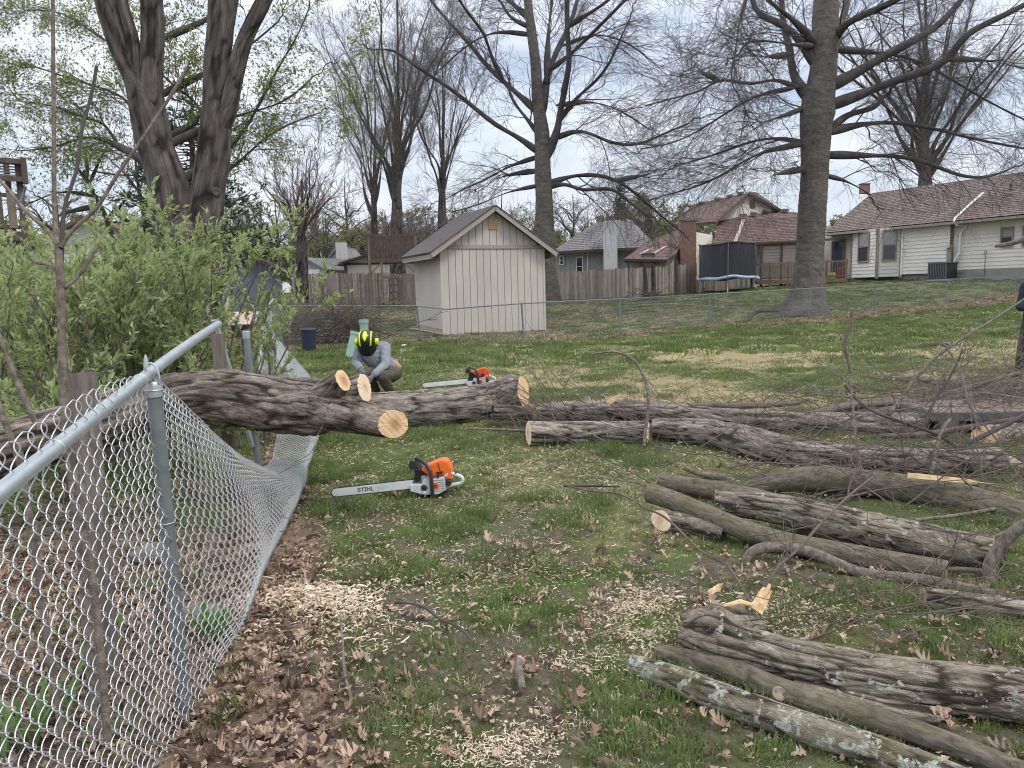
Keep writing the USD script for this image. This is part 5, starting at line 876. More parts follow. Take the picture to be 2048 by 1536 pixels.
def tree(name, label, trunk, limbs, d0, seed, tmat=bark_oak, lmat=bark_dark, twmat=twig_dark, deep=4.0, lv=((1.6, (1.0, 3.2)), (3.0, (.5, 1.4)), (4.5, (.25, .7))), droop=-.12, up=.12, base=None, leaf=None, lmin=.006, ang=(.35, .85), flare=None, lw=1.0, knots=(), tw=1.0, ends=True):
    rg = np.random.default_rng(seed); b = foot(P(trunk[0][0], trunk[0][1], d0)) if base is None else base; t = thing(name, label, 'tree', tuple(b))
    def chain(spec, D): n = len(spec); return np.array([P(s[0], s[1], d0 + (s[3] if len(s) > 3 else D * (i / max(n - 1, 1)) ** 1.2)) for i, s in enumerate(spec)]), np.array([s[2] / 2 / FPX * d0 for s in spec])
    C, R = chain(trunk, 0); C[0] = [C[0][0], C[0][1], b[2] - .15]; v, f, bk, *_ = log_shell(C, R, 40, max(.06, R[0] * .12), R[1] * .035, seed, sc=5, lump=.05, knots=knots)
    if flare:   # root buttresses
        z = v[:, 2] - b[2]; c = C[0][:2]; a = np.arctan2(v[:, 1] - c[1], v[:, 0] - c[0]); k = np.exp(-np.maximum(z, 0) / flare[0]) * (flare[1] + flare[2] * np.cos(a * 5 + seed)); v[:, :2] += (v[:, :2] - c) * k[:, None]
    part('trunk', (v, f), tmat, t, True, bk=bk); L1, W1 = [], []
    for i, sp_ in enumerate(limbs):
        C, R = chain(sp_, rg.uniform(-1, 1) * deep); R = R * lw; e_ = C[0] - C[1]; C = np.vstack([C[0] + nrm(e_) * min(np.linalg.norm(e_) * .6, R[0] * 2.2), C]); R = np.r_[R[0] * .55, R]; big = R[0] > .07
        v, f, bk, *_ = log_shell(C, R, 20 if big else 10, .12, R[0] * .05, seed + i, sc=5, lump=.06); part('limb', (v, f), tmat if big and tmat is not bark_oak else lmat, t, True, bk=bk)
        L1.append(resample(np.c_[C, R], 14)); 
        if ends:   # the limb runs on past what is traced
            e = L1[-1]; dd = nrm(e[-1, :3] - e[-3, :3]); q = e[-1, :3] + (dd * np.linspace(0, 1.6, 14)[:, None] + np.cumsum(rg.normal(0, .05, (14, 3)), 0)); L1.append(np.c_[q, np.linspace(e[-1, 3], .006, 14)])
    L1 = np.array(L1); pts, rad = L1[..., :3], np.maximum(L1[..., 3], .004); lev, out = (pts, rad), []
    if ends: out.append((pts[1::2], rad[1::2] * 1.0))
    for k, (dens, ln) in enumerate(lv):
        lev = sprout(lev[0], lev[1], dens, rg, L=ln, ang=ang, droop=droop, up=up if k == 0 else up * .5, K=7 if k == 0 else 5, t=(.12 if k == 0 else .1, 1.0), wob=.045, slim=(.0075, .006, .005)[min(k, 2)]); out.append(lev)
    for k, (p_, r_) in enumerate(out):
        if len(p_) == 0: continue
        curves('branches' if k <= (1 if ends else 0) else 'twigs', p_, np.maximum(r_, lmin * tw * (1.0 if k < 2 else .75)) * 2, lmat if k == 0 else twmat, t, kind='stuff')
    if leaf: v, f = leaves_on(np.concatenate([o[0] for o in out[-1:]]), leaf[1], leaf[2], rg, spread=leaf[3] if len(leaf) > 3 else .04); part('foliage', (v, f), leaf[0], t, kind='stuff')
    return t
# the big oak right of centre
tree('oak_tree', 'massive bare oak with flared base standing in front of the pale house', [(1607,634,74),(1610,608,66),(1616,560,58),(1619,513,54),(1625,410,53),(1631,308,55),(1636,205,62),(1645,154,54),(1650,60,50),(1652,0,48),(1656,-140,40)],
  [[(1660,212,24),(1741,181,19),(1826,150,18),(1895,116,17),(1929,75,15),(1980,44,13),(2048,10,11),(2140,-40,8)], [(1656,175,26),(1717,143,22),(1775,109,20),(1826,82,18),(1878,48,16),(1922,0,13),(1960,-50,10)], [(1670,75,20),(1690,51,17),(1741,24,15),(1792,0,13),(1860,-40,10)], [(1662,110,22),(1676,68,19),(1690,20,17),(1700,-30,14)],
   [(1658,264,16),(1724,249,12),(1792,246,10),(1861,256,9),(1929,273,7),(2048,297,5)], [(1656,262,16),(1700,229,14),(1751,212,12),(1766,193,10)], [(1650,310,14),(1741,311,11),(1826,318,10),(1878,335,9),(1929,352,8),(1980,352,6),(2032,332,4)], [(1648,350,8),(1690,362,6),(1741,390,4)], [(1662,98,11),(1758,106,8),(1826,120,7),(1895,154,6),(1963,195,5),(2048,239,4)], [(1890,118,9),(1963,120,6),(2048,137,4)],
   [(1634,130,24),(1594,75,18),(1553,44,16),(1519,27,13),(1505,0,11),(1490,-60,8)], [(1622,205,24),(1587,147,19),(1580,103,18),(1570,62,15),(1563,0,13),(1560,-60,10)], [(1588,172,10),(1553,161,8),(1502,167,7),(1440,162,6),(1406,178,5),(1348,196,4),(1290,212,3)], [(1440,161,4),(1399,144,3.4),(1368,142,3)], [(1586,176,8),(1519,191,6),(1464,219,5),(1399,260,4),(1348,284,3.5),(1280,298,3)],
   [(1618,288,9),(1553,277,7),(1492,287,6),(1433,308,5),(1348,332,3)], [(1612,286,9),(1519,308,6),(1451,345,5),(1392,373,4),(1348,386,3),(1290,402,2.6)], [(1620,212,8),(1553,236,5),(1519,246,3.5)], [(1630,92,9),(1587,89,7),(1509,82,6),(1481,101,4)], [(1586,110,6),(1533,113,5),(1475,113,3)], [(1614,336,7),(1553,349,4),(1485,373,2.5)], [(1634,90,16),(1587,41,12),(1540,3,9),(1500,-40,6)], [(1495,-10,4),(1478,51,4),(1468,120,3.5),(1464,164,3),(1485,205,3),(1498,239,2.4)]],
  30.7, 11, lw=.85, flare=(.6, .55, .14), deep=4.5, lv=((3.2, (1.2, 4.2)), (3.4, (.7, 2.1)), (3.6, (.4, 1.1))), droop=-.14, lmin=.0048, knots=[(.45, 2.9, .25, .05), (.52, 1.0, .2, .06)])
# the oak behind the shed
tree('oak_tree', 'tall bare oak rising behind the beige shed with wide spreading limbs', [(1098,614,48),(1096,590,44),(1092,540,41),(1090,480,38),(1088,400,35),(1085,330,32),(1083,260,29),(1076,205,24),(1072,137,21),(1066,85,20),(1059,34,18),(1055,-10,17),(1048,-120,13)],
  [[(1094,312,20),(1114,260,16),(1121,222,14),(1131,171,13),(1138,120,12),(1135,68,11),(1135,0,10),(1138,-60,8)], [(1084,225,18),(1095,154,15),(1117,96,13),(1141,44,11),(1155,0,9),(1172,-50,7)], [(1093,158,9),(1097,68,8),(1104,0,7),(1108,-50,5)], [(1104,137,10),(1135,113,9),(1176,75,8),(1210,41,7),(1244,7,6),(1290,-40,4)], [(1138,51,11),(1172,31,9),(1213,3,7),(1250,-30,5)], [(1119,241,10),(1152,198,8),(1189,164,7),(1220,123,6),(1240,79,4),(1254,51,3)],
   [(1110,276,11),(1158,263,8),(1210,280,7),(1278,287,6),(1322,270,5),(1380,246,4)], [(1096,374,12),(1128,369,9),(1165,379,8),(1220,378,7),(1254,400,6),(1295,431,4)], [(1094,368,12),(1135,355,9),(1176,350,9),(1227,359,8),(1278,393,8),(1329,437,5),(1365,465,3)], [(1076,303,14),(1039,277,11),(998,253,10),(936,205,9),(885,167,8),(824,126,6),(789,103,5),(748,99,3)], [(1074,222,15),(1039,191,12),(1005,161,11),(970,126,10),(936,85,9),(902,48,7),(861,0,6),(830,-40,4)], [(1078,270,9),(1049,232,7),(1025,198,7),(1018,178,6)], [(1003,152,9),(984,113,7),(967,68,7),(940,31,6),(919,0,5)],
   [(1060,36,12),(1032,14,10),(1005,-8,8)], [(1064,56,9),(1022,34,7),(1005,10,6)], [(1082,312,7),(1022,332,5),(970,359,4),(926,379,3),(885,403,2.5)], [(1082,370,6),(1022,383,4),(953,410,3),(902,424,2.4)], [(1084,340,5),(1010,352,4),(950,380,3)], [(1070,70,6),(990,66,5),(930,95,4),(880,140,3)], [(1130,90,6),(1180,72,5),(1240,80,4),(1290,110,3)], [(1117,210,6),(1180,205,5),(1240,222,4),(1300,260,3)], [(1227,362,5),(1290,350,4),(1350,330,3)]],
  37, 12, lw=.88, flare=(.5, .30, .08), deep=5.0, lv=((3.0, (1.2, 4.4)), (3.2, (.8, 2.2)), (3.4, (.4, 1.2))), droop=-.15, lmin=.0052)
# the twin-trunked tree on the left
maple = tree('maple_tree', 'huge dark twin-trunked tree forking in a V above the leafy shrubs', [(380,790,150),(378,640,130),(376,560,124),(375,500,112),(375,450,86),(376,415,40)],
  [[(366,560,100),(354,470,92),(338,376,78),(311,290,70),(290,205,64),(272,160,46),(253,125,43),(232,70,43),(213,0,44),(190,-120,36)], [(305,240,50),(303,190,48),(303,137,46),(305,70,44),(304,0,42),(300,-120,36)], [(388,560,96),(401,470,84),(417,376,66),(429,290,63),(432,205,54),(433,137,48),(440,60,52),(442,0,50),(445,-110,40)], [(438,260,40),(458,205,36),(470,150,34),(490,80,32),(528,0,30),(565,-80,24)], [(280,170,26),(270,120,24),(263,68,24),(253,34,22),(243,-10,20)], [(446,90,24),(462,20,22),(475,-40,20)]],
  14, 13, tmat=bark_tree, lmat=bark_tree, twmat=twig_dark, deep=.1, lv=((.35, (.4, 1.0)), (2.5, (.2, .5)), (3, (.1, .3))), ends=False, knots=[(.9, 1.2, .1, .05)])
hole = P(432, 384, 13.815); nh = nrm(np.array([0, 0, 1.6]) - hole); mb = MB(); mb.tube([hole - nh * .04, hole + nh * .03, hole + nh * .05, hole + nh * .02], [.09, .085, .06, .04], 16); kh = part('branch_scar', mb, plain('scar_bark', (.075, .062, .055), (.12, .10, .09), scale=30, bump=.7), maple, 40, 'oval scar around a knot hole'); part('scar_hole', MB().tube([hole + nh * .0, hole + nh * .035], [.06, .05], 14), plain('hole_dark', (.012, .01, .009), bump=0), kh)
def fan(cx, cy, top, n, spread, rg, w, kink=.12, y1=None, x0=0.0):
    """stems fanning up and out from a crotch, in pixels"""
    out = []
    for i in range(n):
        a = (i + .5) / n * 2 - 1 + rg.normal(0, .08) + x0; y0 = cy - (cy - top) * rg.uniform(0, .34) * (1 - .5 * abs(a)); L = (y0 - top) * rg.uniform(.75, 1.05) * (1 - .25 * abs(a)); ex, ey = cx + a * spread * rg.uniform(.8, 1.1), y0 - L; k = 5; pts = []
        for j in range(k + 1):
            s = j / k; pts.append((cx + (ex - cx) * s ** 1.15 + rg.normal(0, spread * kink * .25) * (j > 0), y0 + (ey - y0) * s + rg.normal(0, 4) * (j > 0), w * (1 - .8 * s) * (1 - .4 * (cy - y0) / (cy - top + 1))))
        out.append(pts)
    return out
rg = np.random.default_rng(5)
tree('budding_tree', 'tree with fresh yellow-green leaves spreading behind the twin-trunked tree', [(352,600,46),(346,480,40),(330,380,34),(312,300,28),(300,200,22),(296,90,16),(298,-30,10)],
  [[(float(np.interp(l[0][1], [-30, 90, 200, 300, 380, 480, 600], [298, 296, 300, 312, 330, 346, 352])), *l[0][1:2], l[0][2] * .5)] + [(q_[0], q_[1], q_[2] * .6) for q_ in l[1:]] for l in [[(360,370,16),(270,316,13),(240,294,11),(210,252,9),(170,235,8),(110,214,6),(60,204,4)], [(365,310,16),(250,200,10),(190,172,8),(120,150,6),(60,130,4)], [(378,290,14),(400,225,10),(350,172,8),(300,120,6),(260,50,4)], [(376,380,16),(465,290,12),(520,205,9),(560,130,7),(600,60,5),(620,10,4)], [(376,420,14),(470,330,10),(540,270,8),(600,240,6),(640,225,4)], [(382,200,12),(440,130,9),(500,90,7),(560,40,5)], [(368,340,12),(180,275,8),(120,290,6),(60,300,4)], [(370,260,12),(300,150,9),(210,80,7),(130,30,5),(60,20,4)], [(384,110,10),(330,40,7),(280,-20,5)], [(384,90,9),(440,20,7),(480,-40,5)], [(372,400,12),(300,360,8),(240,350,6),(180,340,4)], [(378,300,10),(480,230,8),(570,200,6),(630,150,4)]]],
  24, 21, tmat=bark_tree, lmat=bark_dark, deep=3.5, lv=((4.6, (.9, 2.8)), (4.6, (.4, 1.2)), (5.0, (.2, .55))), droop=-.1, leaf=(leaf_spring, 14, .115, .09), lmin=.004)
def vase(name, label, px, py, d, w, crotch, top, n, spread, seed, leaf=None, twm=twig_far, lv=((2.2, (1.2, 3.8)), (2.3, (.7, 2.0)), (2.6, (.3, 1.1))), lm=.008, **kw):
    r = np.random.default_rng(seed); return tree(name, label, [(px, py, w), (px + 1, (py + crotch) / 2, w * .85), (px, crotch, w * .6), (px + 2, crotch - (crotch - top) * .35, w * .24), (px, top + 40, w * .12)], fan(px, crotch + 14, top, n, spread, r, w * .22), d, seed, tmat=kw.pop('tm', bark_tree), lmat=kw.pop('lm2', bark_dark), twmat=twm, deep=kw.pop('deep', 4.0), lv=lv, droop=-.02, up=.45, leaf=leaf, lmin=lm, **kw)
vase('bare_tree', 'tall upright tree with several stems and mossy buds above the wooden play tower', 794, 560, 48, 34, 410, -60, 13, 170, 31, leaf=(leaf_bud, 3.2, .10, .1))
vase('bare_tree', 'slender grey upright tree standing between the play tower and the shed roof', 884, 560, 52, 24, 400, 60, 8, 120, 32, leaf=(leaf_bud, 2.2, .10, .1))
vase('bare_tree', 'thin bare tree left of the mossy upright tree, over the picket fence', 748, 570, 55, 20, 430, 40, 7, 150, 33, leaf=(leaf_bud, 3.0, .11, .1))
vase('bare_tree', 'wide fan-shaped bare tree rising behind the roof of the pale house', 1850, 470, 56, 38, 350, -80, 20, 290, 34, leaf=(leaf_bud, .12, .12, .1), lv=((2.0, (1.4, 4.4)), (2.0, (.8, 2.2)), (2.2, (.4, 1.1))))
vase('brown_tree', 'bushy reddish-brown tree above the small grey garage', 603, 600, 40, 28, 470, 320, 13, 90, 35, twm=bark_brown, lv=((3.4, (.6, 2.2)), (3.2, (.4, 1.1)), (3.0, (.2, .6))), leaf=(leaf_bud, .6, .08, .05), lm2=bark_brown)
vase('bare_tree', 'small leaning bare tree between the high deck and the twin-trunked tree', 232, 560, 27, 14, 430, 270, 7, 120, 36, twm=twig_dark, lv=((1.8, (.6, 1.8)), (2.2, (.3, .9)), (2.2, (.2, .5))), lm=.006, x=0) if False else tree('bare_tree', 'small leaning bare tree between the high deck and the twin-trunked tree', [(238,580,12),(228,490,11),(205,420,9),(186,385,7),(168,340,5)], [[(190,392,5),(130,384,4),(70,402,3)], [(186,380,5),(150,330,3),(120,300,2)], [(180,365,4),(200,320,3),(215,290,2)], [(214,440,5),(250,400,3),(270,350,2)], [(200,410,4),(120,430,3),(75,460,2)], [(176,350,4),(170,300,2.5),(160,270,2)]], 27, 36, tmat=bark_dark, lmat=bark_dark, deep=1.5, lv=((2.4, (.5, 1.6)), (2.6, (.3, .8)), (2.6, (.15, .45))), lmin=.005)
# pine behind the twin trunk
pn = thing('pine_tree', 'dark green pine half hidden behind the twin-trunked tree', 'tree', tuple(foot(P(384, 600, 33)))); pb = foot(P(384, 600, 33)); ptop = P(384, 190, 33)
part('trunk', MB().tube([pb - [0, 0, .2], (pb + ptop) / 2, ptop], [.26, .18, .04], 12), bark_dark, pn); rp_ = np.random.default_rng(8); br_, nv, nf, no = [], [], [], 0
for k in range(120):
    s = rp_.uniform(.18, 1); z = pb + (ptop - pb) * s; a = rp_.uniform(0, 2 * PI); L = (5.2 * (1 - s) + .9) * rp_.uniform(.7, 1.1); q = np.linspace(0, 1, 6); p = z + np.c_[q * L * math.cos(a), q * L * math.sin(a), -.10 * L * q + .22 * L * q ** 2 + rp_.normal(0, .03, 6)]; br_.append(p)
br_ = np.array(br_); curves('branches', br_, np.linspace(.07, .015, 6)[None] * np.ones((120, 1)), bark_dark, pn, kind='stuff'); s1, _ = sprout(br_, np.full(br_.shape[:2], .02), 5.0, rp_, L=(.35, .9), ang=(.4, .9), t=(.3, 1), droop=.05, up=.15)
ndl, _ = sprout(s1, np.full(s1.shape[:2], .01), 34.0, rp_, L=(.16, .34), ang=(.3, .9), t=(.2, 1), K=2, droop=0, up=.1, wob=0, maxn=90000); N_ = len(ndl); dn_ = nrm(ndl[:, 1] - ndl[:, 0]); sd = nrm(np.cross(dn_, rp_.normal(size=(N_, 3)))) * .028
part('needles', (np.stack([ndl[:, 0] - sd, ndl[:, 0] + sd, ndl[:, 1]], 1).reshape(-1, 3), np.arange(3 * N_).reshape(-1, 3)), needle, pn, kind='stuff')
# distant trees: a few kinds, each copied and turned
def proto_tree(seed, H, leaf, twm, spread=.5, label=None, loc=None, dens=1.0, lm=.018):
    r = np.random.default_rng(seed); t = thing('distant_tree', label, 'tree', tuple(loc)); o = np.array(loc, float); n = 9; L1 = []
    tr = o + np.c_[np.cumsum(r.normal(0, .08, 8)), np.cumsum(r.normal(0, .08, 8)), np.linspace(-.3, H * .9, 8)]; v, f = MB().tube(spline(tr, 20), np.linspace(H * .02, .03, 20), 10).mesh(); part('trunk', (v, f), bark_dark, t, True)
    for i in range(n + 5):
        s = r.uniform(.15, .75); p0 = tr[0] + (tr[-1] - tr[0]) * s; a = r.uniform(0, 2 * PI); L = H * spread * r.uniform(.6, 1.0) * (1.15 - s); q = np.linspace(0, 1, 8); L1.append(p0 + np.c_[q * math.cos(a) * L, q * math.sin(a) * L, q ** .8 * L * r.uniform(.5, 1.3)] + np.cumsum(r.normal(0, .1, (8, 3)), 0))
    L1 = np.array(L1); R1 = np.linspace(H * .008, .02, 8)[None] * np.ones((len(L1), 1)); a = sprout(L1, R1, 1.9 * dens, r, L=(1, 3.2), up=.3, K=6); b = sprout(a[0], a[1], 2.2 * dens, r, L=(.6, 1.6), up=.2); c = sprout(b[0], b[1], 1.9 * dens, r, L=(.4, 1.0), up=.1)
    curves('branches', np.concatenate([L1]), R1 * 2, bark_dark, t, kind='stuff'); curves('twigs', np.concatenate([resample_many(a[0], 5), b[0], c[0]]), np.concatenate([np.maximum(a[1][:, :5], lm), np.maximum(b[1], lm * .8), np.maximum(c[1], lm * .6)]) * 1.6, twm, t, kind='stuff')
    if leaf: v, f = leaves_on(np.concatenate([b[0], c[0]]), leaf[1], leaf[2], r, spread=.15, wid=.8); part('foliage', (v, f), leaf[0], t, kind='stuff')
    return t
def resample_many(p, k): i = np.linspace(0, p.shape[1] - 1, k).round().astype(int); return p[:, i]
def far(px, d): q = P(px, 560, d); return foot(q)
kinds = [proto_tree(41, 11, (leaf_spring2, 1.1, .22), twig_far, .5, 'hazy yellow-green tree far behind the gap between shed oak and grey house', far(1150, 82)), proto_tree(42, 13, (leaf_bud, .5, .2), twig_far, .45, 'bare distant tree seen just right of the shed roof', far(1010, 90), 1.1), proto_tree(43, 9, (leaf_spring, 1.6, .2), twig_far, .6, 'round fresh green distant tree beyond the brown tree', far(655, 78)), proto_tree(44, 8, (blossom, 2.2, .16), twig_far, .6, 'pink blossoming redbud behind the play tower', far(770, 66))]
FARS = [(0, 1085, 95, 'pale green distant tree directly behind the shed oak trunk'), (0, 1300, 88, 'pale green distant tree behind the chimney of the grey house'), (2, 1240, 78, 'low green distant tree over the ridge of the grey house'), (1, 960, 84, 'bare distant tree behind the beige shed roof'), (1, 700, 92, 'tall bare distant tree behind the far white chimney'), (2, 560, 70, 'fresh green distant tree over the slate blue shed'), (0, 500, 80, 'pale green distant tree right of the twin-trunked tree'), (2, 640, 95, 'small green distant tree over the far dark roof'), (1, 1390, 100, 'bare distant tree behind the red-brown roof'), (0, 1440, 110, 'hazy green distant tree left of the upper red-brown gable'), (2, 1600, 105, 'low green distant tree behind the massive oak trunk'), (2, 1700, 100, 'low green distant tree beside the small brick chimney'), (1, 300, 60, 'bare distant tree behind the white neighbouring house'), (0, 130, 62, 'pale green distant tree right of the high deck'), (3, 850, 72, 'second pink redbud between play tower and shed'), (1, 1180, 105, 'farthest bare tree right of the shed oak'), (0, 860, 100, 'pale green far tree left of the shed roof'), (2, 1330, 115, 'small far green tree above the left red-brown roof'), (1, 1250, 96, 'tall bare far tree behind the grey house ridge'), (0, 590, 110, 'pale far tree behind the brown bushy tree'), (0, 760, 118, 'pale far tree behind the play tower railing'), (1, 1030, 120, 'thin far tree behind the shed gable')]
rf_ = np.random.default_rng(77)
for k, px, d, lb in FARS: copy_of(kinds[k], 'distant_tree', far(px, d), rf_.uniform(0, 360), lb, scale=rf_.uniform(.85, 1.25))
# one dark spruce far off
spz = far(1243, 86); spr = thing('spruce_tree', 'dark pointed spruce far behind the grey house', 'tree', tuple(spz)); part('trunk', MB().tube([spz, spz + [0, 0, 11]], [.2, .03], 8), bark_dark, spr); rs = np.random.default_rng(3); bb = []
for k in range(240): s = rs.uniform(.1, 1); a = rs.uniform(0, 2 * PI); L = 2.0 * (1 - s) + .2; q = np.linspace(0, 1, 4); bb.append(spz + [0, 0, 12 * s] + np.c_[q * L * math.cos(a), q * L * math.sin(a), -.3 * q * L])
bb = np.array(bb); v, f = leaves_on(bb, 16, .32, rs, wid=.5, spread=.12); part('needles', (v, f), needle, spr, kind='stuff')
# ------------------------------------------------------------------ shrubs and the sapling on the left
def shrub(label, px, d, H, n, seed, lean=(0, 0), spread=.55, dens=46, size=.082, mat=leaf_shrub, rad=.35, tmin=.25, tw=5.5, L2=(.3, .95)):
    r = np.random.default_rng(seed); b = foot(P(px, 700, d)); t = thing('shrub', label, 'shrub', tuple(b)); S = []
    for i in range(n):
        a = r.uniform(0, 2 * PI); h = H * r.uniform(.65, 1.05); e = np.array([math.cos(a), math.sin(a), 0]) * spread * h * r.uniform(.3, 1) + np.array([lean[0], lean[1], 0]) * h; o = b + np.array([r.normal(0, rad), r.normal(0, rad), -.05]); q = np.linspace(0, 1, 9)[:, None]
        S.append(o + e * q ** 1.5 + np.array([0, 0, h]) * (q ** .85) * (1 - .12 * q ** 3) + np.cumsum(r.normal(0, .015, (9, 3)), 0))
    S = np.array(S); R = np.linspace(.014, .003, 9)[None] * np.ones((n, 1)); v, f = tubes(S, R, 6); part('stems', (v, f), bark_branch, t, True, kind='stuff')
    a = sprout(S, R, tw, r, L=L2, ang=(.4, .95), t=(tmin, 1), up=.35, droop=-.05, K=6); c = sprout(a[0], a[1], 2.2, r, L=(.12, .35), ang=(.4, .9), up=.3, K=4)
    curves('twigs', np.concatenate([resample_many(a[0], 4), c[0]]), np.concatenate([np.maximum(resample_many(a[1][..., None], 4)[..., 0], .0015), np.maximum(c[1], .0012)]) * 2, bark_branch, t, kind='stuff')
    v, f = leaves_on(np.concatenate([resample_many(a[0], 4), c[0]]), dens, size, r, wid=.42, flop=.42, spread=.008); part('foliage', (v, f), mat, t, kind='stuff'); return t
shrub('leafy green shrub nearest the sapling at the left edge', 30, 6.6, 2.3, 16, 51)
shrub('leafy green shrub directly behind the slim sapling', 150, 7.4, 2.45, 18, 52)
shrub('tall leafy shrub in front of the left half of the twin trunk', 285, 8.0, 2.75, 20, 53)
shrub('leafy shrub in front of the right half of the twin trunk', 385, 8.6, 2.65, 17, 54, lean=(.08, 0))
shrub('long leafy sprays arching right above the broken fence', 362, 9.0, 2.8, 8, 55, lean=(.36, -.03), spread=.2, dens=44, tw=5.0, L2=(.2, .6), tmin=.62)
shrub('low leafy shrub beside the feeder house', 395, 7.6, 1.45, 12, 56)
shrub('leafy shrub in front of the white neighbouring house', 90, 10.0, 2.9, 20, 57)
shrub('wide leafy shrub behind the tall one, left of the slate blue shed', 250, 11.5, 2.8, 18, 58)
shrub('low leafy undergrowth along the root end of the fallen trunk', 215, 6.2, .95, 16, 59, spread=.9, rad=.6)
shrub('low leafy undergrowth at the left edge above the fallen trunk', 20, 5.9, .8, 14, 60, spread=.9, rad=.6)
shrub('yellow-green bush against the picket fence corner', 590, 24.5, 1.5, 12, 61, size=.10, dens=14, mat=leaf_spring, rad=.5)
shrub('yellow-green bush behind the fence corner post', 545, 23.5, 1.6, 10, 62, size=.10, dens=14, mat=leaf_spring, rad=.4)
shrub('small leafy sprig growing between the fence posts beyond the trunk', 515, 8.2, .6, 4, 63, spread=.3, rad=.12)
sap = thing('sapling', 'slim smooth sapling forking into long bare stems just behind the fence', 'sapling', tuple(foot(P(185, 1400, 2.45))))
for nm, sp_, m_ in (('trunk', [(192,1470,30),(176,1260,29),(150,1000,28),(131,840,26),(124,700,25),(121,560,24),(116,500,22)], bark_branch), ('stem', [(116,505,17),(110,430,14),(108,300,13),(107,200,12),(106,60,11),(105,-80,10)], bark_branch), ('stem', [(122,540,14),(124,480,13),(133,400,11),(153,340,11),(162,270,9),(180,200,8),(193,132,7)], bark_dark), ('stem', [(122,495,13),(150,455,11),(185,425,11),(222,370,11),(262,310,10),(310,240,9),(378,132,7)], bark_branch), ('stem', [(115,490,13),(95,462,12),(55,425,12),(10,372,11),(-60,310,10)], bark_branch), ('twig', [(130,575,5),(150,560,4),(178,520,3),(196,492,2)], bark_branch), ('twig', [(118,548,6),(95,528,5),(78,526,3),(62,518,2)], bark_branch)):
    trunk_part(nm, [(a, b, w * .68, 2.45 + .1 * (nm != 'trunk') * i / 6) for i, (a, b, w) in enumerate(sp_)], m_, sap, 70, sides=16, step=.02, amp=.0008, lump=.04)
for lb, sp_ in (('thin bare sucker stem behind the near end of the fence', [(60,1000,10),(30,900,12),(-5,800,12),(-30,700,11)]), ('thin leaning sucker stem left of the sapling', [(80,860,11),(58,820,11),(25,740,10),(-10,650,9)]), ('tan stalk crossing behind the mesh right of the sapling', [(215,1480,16),(190,1200,15),(160,1000,14),(140,880,12)]), ('pale stalk low behind the mesh at the left', [(130,1500,14),(90,1250,13),(55,1000,12),(40,900,10)])):
    t = thing('sucker_stem', lb, 'stem', tuple(foot(P(sp_[0][0], 1300, 2.3)))); trunk_part('stem', [(a, b, w, 2.1) for a, b, w in sp_], bark_branch, t, 75, sides=10, step=.03, amp=.0006)
# ------------------------------------------------------------------ the far belt of trees that closes the view
def wood_tree(seed, H, dens):
    r = np.random.default_rng(seed); n = 14; tr = np.c_[np.cumsum(r.normal(0, .08, 8)), np.cumsum(r.normal(0, .08, 8)), np.linspace(-.3, H * .85, 8)]; L1 = []
    for i in range(n): s = r.uniform(.12, .8); p0 = tr[0] + (tr[-1] - tr[0]) * s; a = r.uniform(0, 2 * PI); L = H * .5 * r.uniform(.6, 1.0) * (1.15 - s); q = np.linspace(0, 1, 6); L1.append(p0 + np.c_[q * math.cos(a) * L, q * math.sin(a) * L, q ** .8 * L * r.uniform(.5, 1.3)] + np.cumsum(r.normal(0, .1, (6, 3)), 0))
    L1 = np.array(L1); R1 = np.linspace(H * .008, .025, 6)[None] * np.ones((n, 1)); a = sprout(L1, R1, 2.0, r, L=(1, 3), up=.3, K=4); b = sprout(a[0], a[1], 2.4, r, L=(.6, 1.8), up=.2, K=3); wd = MB(); wd.tube(tr, np.linspace(H * .02, .04, 8), 7); wd.add(*tubes(L1, R1, 4)); wd.add(*tubes(a[0], np.maximum(a[1], .022), 3)); wd.add(*tubes(b[0], np.maximum(b[1], .016), 3))
    lf = MB(); lf.add(*leaves_on(np.concatenate([resample_many(a[0], 3), b[0]]), dens, .46, r, spread=.25, wid=.8, tri=True)); return wd, lf
wk = [wood_tree(201, 11, 6.0), wood_tree(202, 13, 3.0), wood_tree(203, 9, 8.0)]; rw = np.random.default_rng(9)
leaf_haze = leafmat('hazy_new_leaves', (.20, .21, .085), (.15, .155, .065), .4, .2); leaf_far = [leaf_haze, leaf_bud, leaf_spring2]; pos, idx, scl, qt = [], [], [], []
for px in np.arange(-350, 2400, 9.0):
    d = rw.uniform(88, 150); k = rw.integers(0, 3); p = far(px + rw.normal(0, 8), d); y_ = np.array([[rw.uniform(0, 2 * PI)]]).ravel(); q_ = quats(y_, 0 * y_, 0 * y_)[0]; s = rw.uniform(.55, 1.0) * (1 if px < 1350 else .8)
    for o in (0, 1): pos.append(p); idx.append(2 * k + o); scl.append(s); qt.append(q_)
scatter('far_woods', [x for k in range(3) for x in ((f'bare_wood_{k + 1:03d}', wk[k][0], twig_far, False), (f'new_leaves_{k + 1:03d}', wk[k][1], leaf_far[k], False))], pos, idx, scl, qt, 'hazy belt of budding trees far behind all the houses', 'woods')
